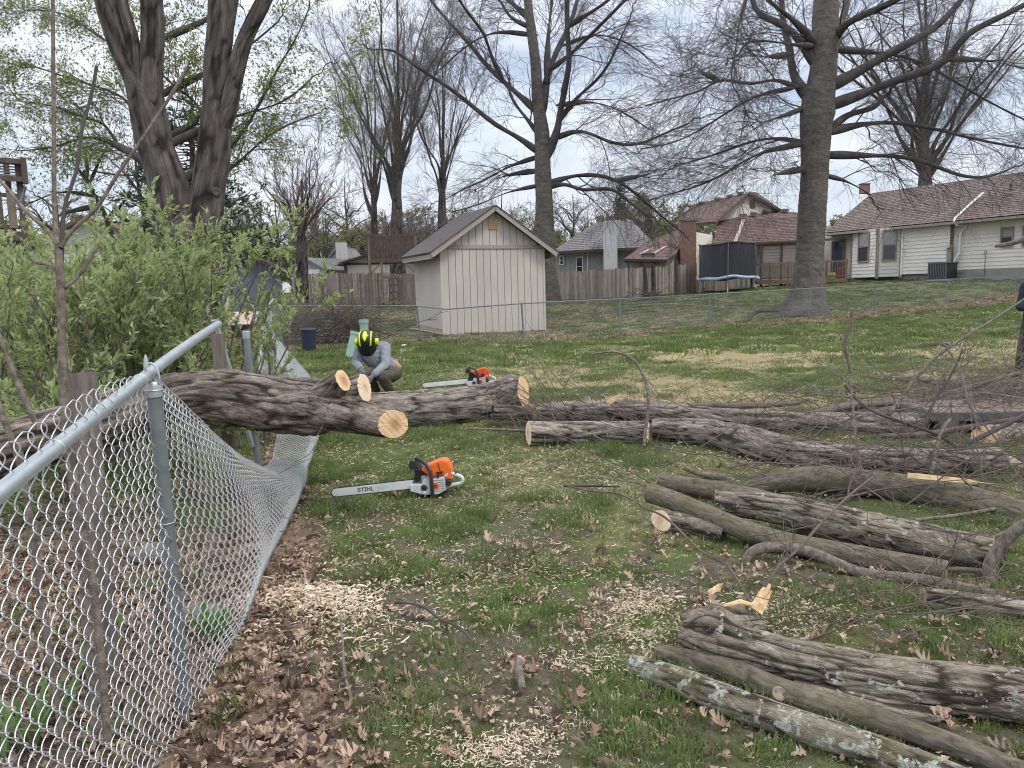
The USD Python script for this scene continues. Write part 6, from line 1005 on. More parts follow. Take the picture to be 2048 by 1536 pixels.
# ------------------------------------------------------------------ brush, cut branches and the trailer
def branch(label, pts, mat=bark_branch, seed=1, sides=14, twigs=0, name='cut_branch', tl=(.15, .6), tw_mat=None, amp=.0015, tip=None):
    """pts: (px, py, width px, depth)"""
    C = np.array([P(a, b, d) for a, b, w, d in pts]); R = np.array([w / 2 / FPX * d for a, b, w, d in pts]); t = thing(name, label, 'branch', tuple(C[0])); v, f, bk, e0, e1, t0, t1 = log_shell(C, R, sides, max(.012, R.max() * .6), amp, seed, lump=.08); part('stem', (v, f), mat, t, True, bk=bk)
    for rv, td, s in ((e0, t0, -1), (e1, t1, 1)): vv_, ff_, bb_ = end_face(rv, td, s); part('cut_face', (vv_, ff_), wood_cut_old if tip is None else tip, t, bk=bb_)
    if twigs:
        r = np.random.default_rng(seed); q = resample(np.c_[C, R], 12)[None]; a = sprout(q[..., :3], q[..., 3], twigs, r, L=tl, ang=(.3, .9), K=6, wob=.09, up=.2, droop=-.1, slim=.006); b = sprout(a[0], a[1], 4, r, L=(.06, .25), ang=(.3, .9), K=4, wob=.09)
        p_ = np.concatenate([resample_many(a[0], 4), b[0]]); w_ = np.concatenate([np.maximum(resample_many(a[1][..., None], 4)[..., 0], .0022), np.maximum(b[1], .0016)]) * 2; p_[..., 2] = np.maximum(p_[..., 2], land(p_[..., 0], p_[..., 1]) + .004); curves('side_twigs', p_, w_, tw_mat or bark_brown, t, kind='stuff')
    return t
branch('bent grey branch curving over the grass in front of the slim brown log', [(1486,1140,18,4.35),(1500,1108,20,4.36),(1551,1094,21,4.35),(1610,1101,21,4.3),(1673,1126,22,4.2),(1717,1143,22,4.12),(1829,1157,24,4.0),(1951,1182,25,3.88),(2050,1207,26,3.8),(2200,1245,26,3.6)], bark_branch, 81, twigs=1.2)
branch('thick crooked branch standing up at the right edge', [(2120,1040,26,3.9),(2050,1050,25,4.0),(2008,1085,25,4.05),(1978,1142,26,4.05),(1984,1180,24,4.0)], bark_branch, 82, twigs=3)
branch('short thin branch joining the crooked branch at the right edge', [(1896,1140,10,4.1),(1940,1140,11,4.08),(1980,1146,11,4.05)], bark_brown, 83)
branch('broken sapling stem leaning right out of the burl', [(1548,1350,9,3.5),(1540,1285,9,3.52),(1506,1216,8,3.55),(1530,1172,7,3.6),(1560,1130,6.5,3.65),(1598,1098,6,3.7),(1622,1070,6,3.75),(1668,1020,5,3.8),(1700,990,4.5,3.85),(1745,955,3,3.9)], bark_brown, 84, twigs=3.5, tl=(.1, .45))
branch('thin broken stem leaning left out of the burl', [(1506,1216,6,3.55),(1478,1165,5,3.62),(1452,1130,5,3.7),(1412,1108,5,3.8),(1376,1078,4,3.9),(1330,1035,4,4.05),(1290,1015,3.5,4.2),(1245,990,3,4.35),(1200,984,2.5,4.5),(1128,970,2.5,4.7)], bark_brown, 85, twigs=1.5, tl=(.1, .4))
branch('S-shaped pale stick rising in front of the crooked log', [(1186,708,4,7.0),(1225,704,5,7.0),(1262,716,6,6.95),(1288,755,6,6.9),(1297,800,7,6.85),(1290,870,7,6.8),(1288,892,7,6.75)], bark_branch, 86, twigs=2.2)
branch('broken twig with a pale snapped tip standing up right of centre', [(1704,618,6,7.4),(1700,650,7,7.4),(1690,685,7,7.4),(1694,715,6,7.4),(1701,748,3,7.4)], bark_brown, 87, twigs=4, tl=(.1, .3), tip=splinter)
branch('long straight stick slanting up to the right beside the standing person', [(1776,830,10,7.8),(1800,800,8,7.85),(1850,735,7,7.9),(1905,690,6,7.9),(1985,640,5,7.95),(2060,590,4,8.0)], bark_branch, 88, twigs=2)
branch('pale S-shaped stick leaning against the crooked log', [(1900,838,6,6.2),(1880,870,7,6.1),(1868,925,8,6.0),(1842,985,8,5.7),(1817,1032,8,5.5)], bark_branch, 89, twigs=2)
branch('thin upright pale stick left of the S-shaped one', [(1700,760,4,6.2),(1706,820,5,6.1),(1712,880,6,6.0),(1722,940,6,5.9),(1731,1008,7,5.7)], bark_branch, 90, twigs=2.5)
branch('long dark stick crossing in front of the trailer', [(1690,770,5,6.6),(1720,805,6,6.5),(1900,885,7,6.2),(1950,940,8,6.0),(2000,1010,9,5.6)], bark_dark, 91, twigs=3)
branch('thick grey limb lying behind the trailer', [(1810,810,24,9.2),(1840,792,24,9.3),(1880,780,23,9.4),(1960,772,22,9.5),(2060,766,20,9.6),(2200,758,18,9.8)], bark_smooth, 92, sides=20, twigs=1)
branch('pale-tipped short branch on top of the trailer brush', [(1788,757,9,9.3),(1830,757,11,9.35),(1880,768,11,9.4),(1940,772,10,9.5)], bark_branch, 93, tip=splinter)
branch('long slender grey limb lying across the front of the trailer brush', [(1630,828,15,8.3),(1700,812,13,8.4),(1790,806,12,8.5),(1900,796,11,8.6),(2000,782,10,8.7),(2100,775,9,8.8)], bark_branch, 94, twigs=2)
branch('brown limb lying behind the rear log', [(1560,845,10,8.8),(1640,825,16,8.9),(1690,815,20,9.0),(1740,806,16,9.0)], bark_branch, 95)
branch('thin pale stick lying on the grass in front of the long thick log', [(934,857,3,7.9),(1000,859,5,7.95),(1052,862,6,8.0)], bark_branch, 96)
branch('weathered stick leaning behind the mesh by the first fence post', [(356,1110,15,2.95),(340,1150,17,2.9),(318,1210,16,2.9),(292,1310,17,2.85),(262,1400,18,2.8),(250,1450,20,2.75)], bark_branch, 97, twigs=2)
branch('slender arched twig lying over bare soil in the foreground', [(682,1245,5,3.45),(686,1300,6,3.25),(690,1350,7,3.1),(705,1402,7,2.95)], bark_branch, 98)
branch('thin dark twig on the grass right of the wood chips', [(790,1205,2,3.65),(850,1215,2.5,3.6),(880,1238,2.8,3.52),(910,1250,3,3.45),(945,1282,3,3.35)], bark_dark, 99)
branch('short broken stick lying on soil near the bottom centre', [(1036,1320,16,3.06),(1040,1350,17,3.0),(1046,1378,14,2.93)], bark_branch, 100, sides=10)
branch('long thin twig lying left of the smooth brown log', [(1128,972,4,5.9),(1180,972,4,5.85),(1240,973,3,5.8)], bark_dark, 101)
branch('thin grey branch lying on the grass above the arching limb', [(1370,935,10,6.4),(1410,950,13,6.3),(1450,955,14,6.25),(1478,972,12,6.1)], bark_branch, 102, twigs=3)
branch('forked dark branch lying beneath the crooked log', [(1490,975,5,6.0),(1540,955,7,6.1),(1590,945,8,6.2),(1625,925,8,6.3)], bark_brown, 103, twigs=3)
branch('torn branch poking in at the right edge in front of the house', [(1990,492,7,5.0),(2020,487,9,4.95),(2060,474,12,4.9),(2130,455,14,4.8)], bark_branch, 104, tip=splinter)
branch('fallen stick on the leaves behind the back fence, left of the oak', [(1468,648,6,28),(1495,640,7,28.5),(1510,625,8,29),(1560,622,5,29)], bark_dark, 105)
branch('slender low branch in the grass beside the lichen logs at the right edge', [(1650,1330,5,3.2),(1760,1390,6,3.0),(1860,1470,6,2.85),(1960,1530,6,2.75)], bark_branch, 106, twigs=4, tl=(.1,.4))
def heap(name, label, cat, px, py, d, ext, n, seed, L=(.6, 1.6), rise=.5, r0=.006, mat=bark_brown, lv=(3.0, 3.0), flat=.35, lean=None):
    """a tangle of twigs: sticks lying this way and that with side shoots"""
    r = np.random.default_rng(seed); c = foot(P(px, py, d)); t = thing(name, label, cat, tuple(c)); q = np.linspace(0, 1, 8)[:, None]; S = []
    for i in range(n):
        o = c + r.normal(0, 1, 3) * ext * [.5, .5, 0]; a = r.uniform(0, 2 * PI) if lean is None else r.normal(lean, .6); l = r.uniform(*L); e = np.array([math.cos(a), math.sin(a) * .7, abs(r.normal(0, flat))]) * l; s = o + e * (q - .35) + np.array([0, 0, r.uniform(.02, ext[2])]) + np.cumsum(r.normal(0, .02 * l, (8, 3)), 0); S.append(s)
    S = np.array(S); R = np.linspace(r0, r0 * .3, 8)[None] * r.uniform(.5, 1.3, (n, 1)); a = sprout(S, R, lv[0], r, L=(.25 * L[0], .45 * L[1]), ang=(.3, .9), K=6, wob=.1, up=rise, slim=.008); b = sprout(a[0], a[1], lv[1], r, L=(.06, .3), ang=(.3, .9), K=4, wob=.1, up=.2)
    p_ = np.concatenate([resample_many(S, 6), resample_many(a[0], 6), np.concatenate([b[0], b[0][:, -1:] + 0 * b[0][:, :2]], 1) if len(b[0]) else np.zeros((0, 6, 3))]); w_ = np.concatenate([resample_many(R[..., None], 6)[..., 0], a[1], np.concatenate([b[1], b[1][:, -1:] * .5 + 0 * b[1][:, :2]], 1)]); p_[..., 2] = np.maximum(p_[..., 2], land(p_[..., 0], p_[..., 1]) + .006)
    curves('sticks', p_, np.maximum(w_, .0017 if d < 12 else .006) * 2, mat, t, kind='stuff'); return t
heap('brush_heap', 'dark twiggy brush spraying up over the left end of the rear log', 'brush', 1185, 850, 8.2, (.9, .5, .16), 60, 111, L=(.7, 1.7), flat=.4, lean=2.5, r0=.009)
heap('brush_heap', 'tangle of fine twigs over the middle of the rear log', 'brush', 1500, 860, 7.8, (1.5, .6, .2), 55, 112, L=(.5, 1.4), flat=.35)
heap('brush_heap', 'dense heap of twigs piled on the trailer at the right edge', 'brush', 1960, 840, 8.6, (1.7, .9, .45), 150, 113, L=(.7, 2.0), flat=.25, r0=.009, mat=bark_branch)
heap('brush_heap', 'loose twigs sticking up between the trailer and the ridged log at the right edge', 'brush', 1920, 980, 6.0, (1.2, .7, .25), 75, 114, L=(.6, 1.5), flat=.5)
heap('brush_heap', 'thin twigs strewn over the arching limb and ridged log', 'brush', 1640, 1000, 5.7, (1.3, .6, .2), 45, 115, L=(.5, 1.3), flat=.35)
heap('brush_heap', 'loose brown twigs lying over the lichen logs at the bottom right', 'brush', 1800, 1380, 3.3, (.7, .5, .25), 16, 116, L=(.4, 1.0), flat=.35, r0=.004)
heap('brush_heap', 'scattered twigs on the grass behind the rear log', 'brush', 1640, 800, 9.6, (2.0, .8, .08), 40, 117, L=(.5, 1.4), flat=.3)
heap('brush_heap', 'twigs strewn on the grass by the bent branch at the right edge', 'brush', 1960, 1220, 3.9, (.8, .5, .15), 14, 118, L=(.4, 1.1), flat=.3, r0=.004)
heap('brush_pile', 'big brown brush pile behind the kneeling worker, beyond the back fence', 'brush pile', 668, 690, 22.2, (1.5, .8, .95), 230, 119, L=(.8, 2.2), flat=.45, r0=.016, lv=(1.6, 1.5))
heap('brush_pile', 'dry brown weed stems behind the back fence at its left corner', 'brush pile', 590, 690, 22.0, (1.2, .8, .3), 90, 120, L=(.5, 1.3), flat=1.3, r0=.009, lv=(1.2, 1.0))
heap('brush_heap', 'dead vines and twigs hanging behind the mesh at the left edge', 'brush', 150, 1250, 2.7, (.6, .5, .3), 22, 121, L=(.4, 1.0), flat=.5, r0=.004, mat=bark_branch)
heap('brush_heap', 'dead leaning twigs behind the fence beside the fallen trunk', 'brush', 330, 900, 4.6, (.9, .7, .25), 26, 122, L=(.5, 1.2), flat=.3, r0=.006, mat=bark_branch)
for i, (px, d, h, lb) in enumerate(((1290, 40.6, 1.9, 'dark thin trunk standing against the right picket fence, leftmost of three'), (1306, 40.8, 1.9, 'dark thin trunk standing against the right picket fence, middle of three'), (1352, 43, 2.1, 'dark thin trunk standing against the right picket fence, rightmost of three'))):
    b = foot(P(px, 600, d)); t = thing('young_trunk', lb, 'tree', tuple(b)); part('trunk', MB().tube(spline([b - [0, 0, .1], b + [.03, 0, h * .5], b + [-.02, 0, h]], 8), np.linspace(.14, .11, 8), 10), bark_dark, t, True)
heap('brush_pile', 'low mound of dead brush at the foot of the three thin trunks', 'brush pile', 1305, 606, 39.5, (1.3, .6, .5), 50, 123, L=(.8, 1.8), flat=.3, r0=.02, lv=(1, 1))
# low steel trailer
tr0 = P(1873, 834, 7.75); trl = thing('trailer', 'low steel-framed trailer bed covered in bark debris at the right edge', 'trailer', (tr0[0], tr0[1], float(land(tr0[0], tr0[1]))))
tx = nrm(P(2048, 828, 7.7) - tr0); tx[2] = 0; tx = nrm(tx); ty = P(1787, 809, 8.55) - tr0; ty[2] = 0; ty = nrm(ty); zt = tr0[2]; T0 = np.array([tr0[0], tr0[1], zt]); steel_paint = plain('worn_blue_steel', (.075, .08, .085), (.13, .12, .11), scale=9, bump=.3, rough=.7)
def ch(a, b): mb = MB(); mb.beam(T0 + tx * a[0] + ty * a[1], T0 + tx * b[0] + ty * b[1], .05, .085); return mb
for a, b in (((-.03, 0), (2.2, 0)), ((0, .03), (0, .97)), ((.0, 1.0), (2.2, 1.0)), ((.7, .03), (.7, .97))): part('frame_beam', ch(a, b), steel_paint, trl)
for i in range(5): mb = MB(); mb.beam(T0 + tx * .03 + ty * (.12 + i * .185) + [0, 0, .03], T0 + tx * 2.2 + ty * (.12 + i * .185) + [0, 0, .03], .175, .03); part('deck_board', mb, plain('debris_board', (.17, .13, .105), (.33, .26, .21), scale=22, bump=.8, dist=.02) if i == 0 else UsdShade.Material.Get(stage, '/World/Looks/debris_board'), trl)
mb = MB(); c = T0 + tx * .12 + ty * .03; mb.box([c[0], c[1], zt - .16], (.17, .12, .24), np.stack([tx, ty, [0, 0, 1]], 1)); part('support_leg', mb, plain('leg_grey', (.17, .155, .14), (.11, .10, .09), bump=.3), trl)
mb = MB(); mb.beam(P(1832, 886, 7.55), P(1952, 884, 7.5), .16, .04); part('foot_plank', mb, grey_wood, trl)
# ------------------------------------------------------------------ yard things
gp_ = plain('pale_green_plastic', (.30, .40, .34), (.25, .335, .285), scale=3, rough=.5, bump=.03)
def pedestal(label, base, top, w):
    t = thing('utility_pedestal', label, 'utility box', tuple(base)); ax = nrm(top - base); x = nrm(np.cross([0, -1, .0], ax)); y = np.cross(ax, x); R = np.stack([x, y, ax], 1); L = np.linalg.norm(top - base); mb = MB(); prof = [(-.5,-.42),(-.2,-.5),(.2,-.5),(.5,-.42),(.5,.42),(.2,.5),(-.2,.5),(-.5,.42)]; mb.prism(np.array(prof) * w, R, base - ax * .1, L * .9 + .1); part('pedestal_body', mb, gp_, t)
    mb = MB(); mb.prism(np.array(prof) * w * 1.14, R, base + ax * L * .88, L * .12); part('cap', mb, gp_, t); mb = MB(); mb.box(base + ax * L * .5 + y * -w * .515, (w * .06, .012, L * .7), R); part('rib', mb, gp_, t)
b = foot(P(730, 690, 20.4)); pedestal('upright pale green utility pedestal behind the kneeling worker', b, np.array([b[0], b[1], P(730, 639, 20.4)[2]]), .20)
pedestal('leaning pale green utility pedestal left of the kneeling worker', foot(P(698, 694, 18.5), .0), P(711, 664, 18.6), .19)
bn0 = foot(P(618, 688, 19.6)); bn = thing('planter_bin', 'dark navy plastic bin standing on leaves by the back fence corner', 'bin', tuple(bn0)); hb_ = P(618, 656, 19.6)[2] - bn0[2]; navy = plain('navy_plastic', (.028, .034, .05), (.02, .025, .038), bump=.03, rough=.45)
part('bin_body', MB().tube([bn0, bn0 + [0, 0, hb_ * .5], bn0 + [0, 0, hb_ * .93]], [.175, .19, .2], 20), navy, bn, 40); part('rim', MB().tube([bn0 + [0, 0, hb_ * .90], bn0 + [0, 0, hb_ * .94], bn0 + [0, 0, hb_]], [.212, .212, .17], 20), navy, bn, 40)
dp = ground(808, 694); t = thing('pale_stone', 'small white stone on the grass right of the kneeling worker', 'stone', tuple(dp)); s_ = trimesh.creation.icosphere(2, 1.0); part('stone_body', (np.array(s_.vertices) * [.085, .07, .04] * (1 + .2 * (meshkit.noise(np.array(s_.vertices) * 2, 3)[:, None] - .5)) + dp + [0, 0, .04], np.array(s_.faces)), plain('white_stone', (.62, .60, .56), bump=.1), t, True)
for lb, px, py, d, sx, sd in (('flat grey rock behind the mesh right of the first fence post', 395, 1150, 3.75, .12, 1), ('grey rock half buried behind the mesh under the trunk', 300, 1010, 4.6, .15, 2)):
    c = foot(P(px, py, d)); s_ = trimesh.creation.icosphere(3, 1.0); v = np.array(s_.vertices); v = v * (1 + (meshkit.fbm(v * 1.6 + sd, 3, sd)[:, None] - .5) * .8); t = thing('rock', lb, 'rock', tuple(c)); part('rock_body', (v * [sx, sx * .7, sx * .5] + c + [0, 0, sx * .15], np.array(s_.faces)), plain('grey_rock_%d' % sd, (.12, .108, .098), (.20, .182, .168), scale=7, bump=.6), t, 40)
# play tower
pt0 = foot(P(785, 607, 38)); pt = thing('play_tower', 'wooden play tower with a railed platform and arched climbing ladder', 'play tower', tuple(pt0))
TF = Fr(np.r_[P(740, 600, 37.6)[:2], pt0[2]], P(838, 600, 38.0) - P(740, 600, 37.6)); TL = np.linalg.norm((P(838, 600, 38.0) - P(740, 600, 37.6))[:2]); zf, zr = P(785, 523, 38)[2] - pt0[2], P(785, 471, 38)[2] - pt0[2]; TD = 1.5
for x in (.06, TL - .06):
    for y in (0, TD): mb = MB(); TF.box(mb, (x, y, zr / 2 - .1), (.11, .11, zr)); part('tower_post', mb, deck_wood, pt)
mb = MB(); TF.box(mb, (TL * .27, -.02, zf / 2), (.10, .1, zf)); part('tower_post', mb, deck_wood, pt)
mb = MB(); TF.box(mb, (TL / 2, TD / 2, zf), (TL + .1, TD + .1, .14)); part('platform', mb, dark_wood, pt)
for fr_, ln in ((TF, TL), (Fr(TF.w(0, TD, 0), -TF.R[:, 1]), TD), (Fr(TF.w(0, TD, 0), TF.R[:, 0]), TL)):
    for z in (zf + .25, zr - .12): mb = MB(); fr_.box(mb, (ln / 2, .02, z), (ln, .04, .09)); part('rail', mb, dark_wood, pt)
    n_ = int(ln / .105)
    for i in range(n_): mb = MB(); fr_.box(mb, ((i + .5) * ln / n_, -.02, (zf + zr) / 2), (.075, .025, zr - zf + .05)); part('picket', mb, dark_wood, pt)
for x, s in ((.3, 1), (TL - .3, -1)): mb = MB(); mb.beam(TF.w(x - s * .24, -.0, zf - .65), TF.w(x + s * .35, -.0, zf - .08), .08, .08, TF.R[:, 1]); part('brace', mb, deck_wood, pt)
mb = MB(); TF.box(mb, (TL * .62, .0, zf * .66), (TL * .74, .06, .14)); part('cross_beam', mb, deck_wood, pt)
mb = MB(); TF.box(mb, (TL * .62, -.2, .28), (TL * .76, .35, .06)); part('low_board', mb, deck_wood, pt)
for s in (-1, 1): part('ladder_side', MB().tube([TF.w(TL * .50 + s * .24, -.30, .25), TF.w(TL * .50 + s * .22, -.12, zf * .65)], .04, 6), dark_wood, pt)
for i in range(4): q = np.linspace(0, PI, 9); part('ladder_arch', MB().tube([TF.w(TL * .5 - .22 * math.cos(a), -.27 + i * .035, .32 + i * .34 + .16 * math.sin(a)) for a in q], .035, 6), dark_wood, pt, True)
# trampoline
tb = foot(P(1455, 588, 45.5)); tm = thing('trampoline', 'round trampoline with black safety net and faded blue pad in front of the red-roofed house', 'trampoline', tuple(tb)); Rr = 1.72; zp, zn = P(1455, 556, 45.5)[2] - tb[2], P(1455, 490, 45.5)[2] - tb[2]
q = np.linspace(0, 2 * PI, 33)[:-1]; wob = lambda a: .05 * np.sin(3 * a) + .03 * np.sin(7 * a + 1)
net = M('safety_net', {'p': ('principled_bsdf', {'base_color': (.010, .011, .014), 'roughness': .8}), 't': ('transparent_bsdf', {}), 'g': ('geometry', {}), 'mp': ('mapping', {'scale': (30, 30, 30)}), 'n': ('noise_texture', {'scale': 1.5}), 'm': ('mix_closure', {'fac': .35}), 'r': ('rgb_ramp', {'ramp': [(.3, (.05, .05, .05)), (.7, (.25, .25, .25))]})}, [('g.position', 'mp.vector'), ('mp.vector', 'n.vector'), ('n.fac', 'r.fac'), ('r.color', 'm.fac'), ('p.BSDF', 'm.closure1'), ('t.BSDF', 'm.closure2')], 'm.closure')
mb = MB(); vv_ = np.array([[tb + [Rr * .98 * math.cos(a), Rr * .98 * math.sin(a), zp + .02 + (zn - zp) * k + wob(a) * (k == 1)] for a in q] for k in (0, 1)]).reshape(-1, 3); n_ = 32; mb.add(vv_, [[j, (j + 1) % n_, n_ + (j + 1) % n_] for j in range(n_)] + [[j, n_ + (j + 1) % n_, n_ + j] for j in range(n_)]); part('safety_net', mb, net, tm, True)
mb = MB(); mb.tube([tb + [Rr * 1.03 * math.cos(a), Rr * 1.03 * math.sin(a), zp + wob(a) * 1.2] for a in np.r_[q, q[:2]]], .085, 8, False); part('frame_pad', mb, plain('faded_blue_pad', (.26, .36, .52), (.42, .50, .60), scale=3, bump=.2), tm, True)
mb = MB(); mb.add(np.vstack([tb + [0, 0, zp - .05], [tb + [Rr * math.cos(a), Rr * math.sin(a), zp] for a in q]]), [[0, 1 + j, 1 + (j + 1) % n_] for j in range(n_)]); part('jump_mat', mb, black_plastic, tm)
mb = MB(); mb.tube([tb + [Rr * math.cos(a), Rr * math.sin(a), zn + wob(a)] for a in np.r_[q, q[:2]]], .03, 6, False); part('net_rim', mb, plain('navy_webbing', (.03, .045, .09), bump=0), tm, True)
for a in np.arange(6) * PI / 3 + .25:
    e = np.array([math.cos(a), math.sin(a), 0]); f_ = foot(tb + e * Rr * 1.05); part('net_pole', MB().tube([tb + e * (Rr * 1.06) + [0, 0, zp - .1], tb + e * (Rr * 1.10) + [0, 0, (zp + zn) / 2], tb + e * Rr + [0, 0, zn + .05]], .022, 6), steel_dull, tm, True); part('leg', MB().tube(spline([tb + e * Rr + [0, 0, zp - .05], tb + e * Rr * 1.0 + [0, 0, zp * .55], f_ * [1, 1, 0] + [0, 0, f_[2] + .02] + e * .12], 8), .024, 6), steel, tm, True)
# ------------------------------------------------------------------ chainsaws
orange = plain('orange_plastic', (.80, .155, .02), (.72, .13, .018), scale=5, rough=.35, bump=.03, spec=.5); saw_grey = plain('pale_saw_grey', (.58, .59, .58), (.46, .47, .46), scale=12, rough=.45, bump=.05); bar_steel = plain('guide_bar_steel', (.66, .67, .66), (.56, .57, .56), scale=10, rough=.5, bump=.02); red_orange = plain('red_orange_plastic', (.72, .085, .03), (.62, .07, .025), scale=5, rough=.35, bump=.03)
def chainsaw(label, O, tip, body_mat, text, s=1.0, lift=.0):
    t = thing('chainsaw', label, 'chainsaw', tuple(O)); f = Fr(O, O - tip); f.R = np.stack([nrm(tip - O), nrm(np.cross([0, 0, 1.0], nrm(tip - O))), np.cross(nrm(tip - O), nrm(np.cross([0, 0, 1.0], nrm(tip - O))))], 1)   # x to the tip, y to the far side or near side, z up
    if f.R[1, 1] < 0: pass
    ny_ = f.R[:, 1] if f.R[1, 1] < 0 else -f.R[:, 1]     # towards the camera
    XZ = np.stack([f.R[:, 0], f.R[:, 2], np.cross(f.R[:, 0], f.R[:, 2])], 1)
    def W(x, y, z): return np.array(O) + (f.R[:, 0] * x + ny_ * y + f.R[:, 2] * (z + lift)) * s
    def plate(name, poly, y0, y1, mat, par=None, rnd=.006, lab=None):
        pg = np.array(poly, float); pg = pg if (pg[:, 0] * np.roll(pg[:, 1], -1) - pg[:, 1] * np.roll(pg[:, 0], -1)).sum() > 0 else pg[::-1]; c0 = manifold3d.CrossSection([pg]); rnd = rnd if c0.offset(-rnd * 1.8, manifold3d.JoinType.Round, 2.0, 12).area() > 0 else 1e-4; cs = c0.offset(-rnd, manifold3d.JoinType.Round, 2.0, 12).offset(rnd, manifold3d.JoinType.Round, 2.0, 12); cs2 = cs.offset(-rnd * .7, manifold3d.JoinType.Round, 2.0, 12)
        def ex(c, a, b): m = c.extrude(b - a).to_mesh(); v = np.array(m.vert_properties[:, :3]); return v, np.array(m.tri_verts), a
        mb = MB()
        for c, a, b in ((cs, y0 + rnd * .7, y1 - rnd * .7), (cs2, y0, y0 + rnd * .7), (cs2, y1 - rnd * .7, y1)):
            if c.area() <= 1e-9 or b <= a: continue
            v, fc, a_ = ex(c, a, b)
            if len(v) == 0: continue
            w = np.array([W(p[0], p[2] + a_, p[1]) for p in v]); flip = np.linalg.det(np.stack([f.R[:, 0], f.R[:, 2], ny_], 1)) < 0; mb.add(w, fc[:, ::-1] if flip else fc)
        return part(name, mb, mat, par or t, 30, lab)
    def hose(name, pts, r, mat, par=None, n=30): return part(name, MB().tube([W(*p) for p in spline(pts, n)], r * s, 12), mat, par or t, True)
    a, b = np.array([.765, .036]), np.array([.12, .086]); d = nrm(b - a); nn = np.array([-d[1], d[0]]) * -1
    def slot(h, ext): q = np.linspace(PI / 2, 3 * PI / 2, 13); u = a - b; u = u / np.linalg.norm(u); n2_ = np.array([-u[1], u[0]]); return [tuple(b + n2_ * h * .95)] + [tuple(a + u * (ext * math.cos(k - PI) ) * 1.0 + n2_ * h * .86 * math.sin(k)) for k in q] + [tuple(b - n2_ * h * .95)]
    br = plate('guide_bar', slot(.036, .036), .012, .018, bar_steel, rnd=.0012); plate('saw_chain', slot(.0455, .046), .0105, .0165, plain('saw_chain_steel', (.05, .05, .05), (.1, .1, .1), scale=90, bump=.4, metal=.4), rnd=.0012)
    if text:
        v, fc = None, None; tm_ = meshkit.text_mesh('STIHL', .034, bold=True); v, fc, _ = meshkit.arrays(tm_); v = np.array(v); v[:, 0] += v[:, 1] * .18; wd = v[:, 0].max() - v[:, 0].min(); v[:, 0] = (v[:, 0] - v[:, 0].min()) * (.128 / wd); v[:, 1] -= v[:, 1].min(); v[:, 1] *= .033 / max(v[:, 1].max(), 1e-6); v[:, 2] = (v[:, 2] - v[:, 2].min()) / max(np.ptp(v[:, 2]), 1e-6) * .0008
        ang = math.atan2(d[1], d[0]); u0 = np.array([.597, .034]); rt = np.array([d[0], d[1]]); upv = np.array([-d[1], d[0]]) ; upv = upv if upv[1] > 0 else -upv
        w = np.array([W(*(lambda q_: (q_[0], .0182 + p[2], q_[1]))(u0 + rt * p[0] + upv * p[1])) for p in v]); flip = np.linalg.det(np.stack([f.R[:, 0] * rt[0] + f.R[:, 2] * rt[1], f.R[:, 0] * upv[0] + f.R[:, 2] * upv[1], ny_], 1)) < 0
        part('bar_lettering', (w, fc[:, ::-1] if flip else fc), black_plastic, br)
        for i, (l_, z_) in enumerate(((.11, .017), (.11, .007))): o_ = u0 + rt * .142 + upv * z_; mb = MB(); mb.add([W(*(lambda q_: (q_[0], .0183, q_[1]))(o_ + rt * x + upv * y)) for x, y in ((0, 0), (l_, 0), (l_, .0022), (0, .0022))], [[0, 1, 2], [0, 2, 3]]); part('print_line', mb, plain('print_green_grey', (.34, .42, .38), bump=0) if i == 0 else UsdShade.Material.Get(stage, '/World/Looks/print_green_grey'), br)
    plate('engine_block', [(.16, .02), (.165, .10), (.10, .11), (.09, .15), (-.10, .15), (-.11, .03), (.02, .005)], -.12, .03, plain('magnesium_grey', (.42, .43, .43), (.33, .34, .34), scale=9, bump=.1) if text else black_plastic)
    plate('sprocket_cover', [(.175, .035), (.178, .088), (.085, .086), (.068, .130), (.022, .130), (.018, .004), (.065, .002)], .02, .055, saw_grey)
    for x, z, r in ((.066, .062, .024), (.066, .022, .012)):
        c = W(x, .055, z); part('cover_nut', MB().tube([c, c + ny_ * .006 * s, c + ny_ * .010 * s], [r * s, r * s, r * .6 * s], 16), black_plastic if r > .02 else saw_grey, t, 40)
    for i in range(7): plate('cooling_fin', [(.150 - i * .0025, .098 + i * .0155), (.150 - i * .0025, .107 + i * .0155), (.085, .107 + i * .0155), (.085, .098 + i * .0155)], -.08, .035, black_plastic, rnd=.002)
    plate('muffler', [(.135, .09), (.125, .20), (.03, .20), (.03, .12), (.08, .09)], -.09, .02, black_plastic)
    tc = plate('top_cover', [(.093, .205), (.0, .243), (-.075, .268), (-.122, .258), (-.148, .205), (-.152, .120), (-.105, .115), (-.09, .145), (-.005, .140), (.02, .145)], -.10, .045, body_mat, rnd=.014)
    plate('cover_seam', [(-.045, .252), (-.052, .256), (-.080, .150), (-.072, .148)], .0452, .0465, black_plastic, tc, rnd=.001); plate('cover_label', [(-.098, .158), (-.124, .172), (-.127, .152), (-.101, .138)], .0452, .0466, saw_grey, tc, rnd=.001)
    plate('air_filter_knob', [(-.03, .175), (-.035, .182), (-.093, .186), (-.093, .178), (-.06, .172), (-.052, .132), (-.036, .132), (-.045, .172)], .044, .058, black_plastic, rnd=.003)
    sc_ = plate('starter_cover', [(-.006, .128), (-.097, .146), (-.103, .038), (-.05, .008), (-.006, .002)], .03, .06, saw_grey, rnd=.008)
    for i in range(6): z = .028 + i * .017; plate('grille_slot', [(-.012, z), (-.012, z + .005), (-.096, z + .009), (-.096, z + .004)], .0595, .0606, plain('grille_dark', (.12, .12, .12), bump=0) if i == 0 else UsdShade.Material.Get(stage, '/World/Looks/grille_dark'), sc_, rnd=.001)
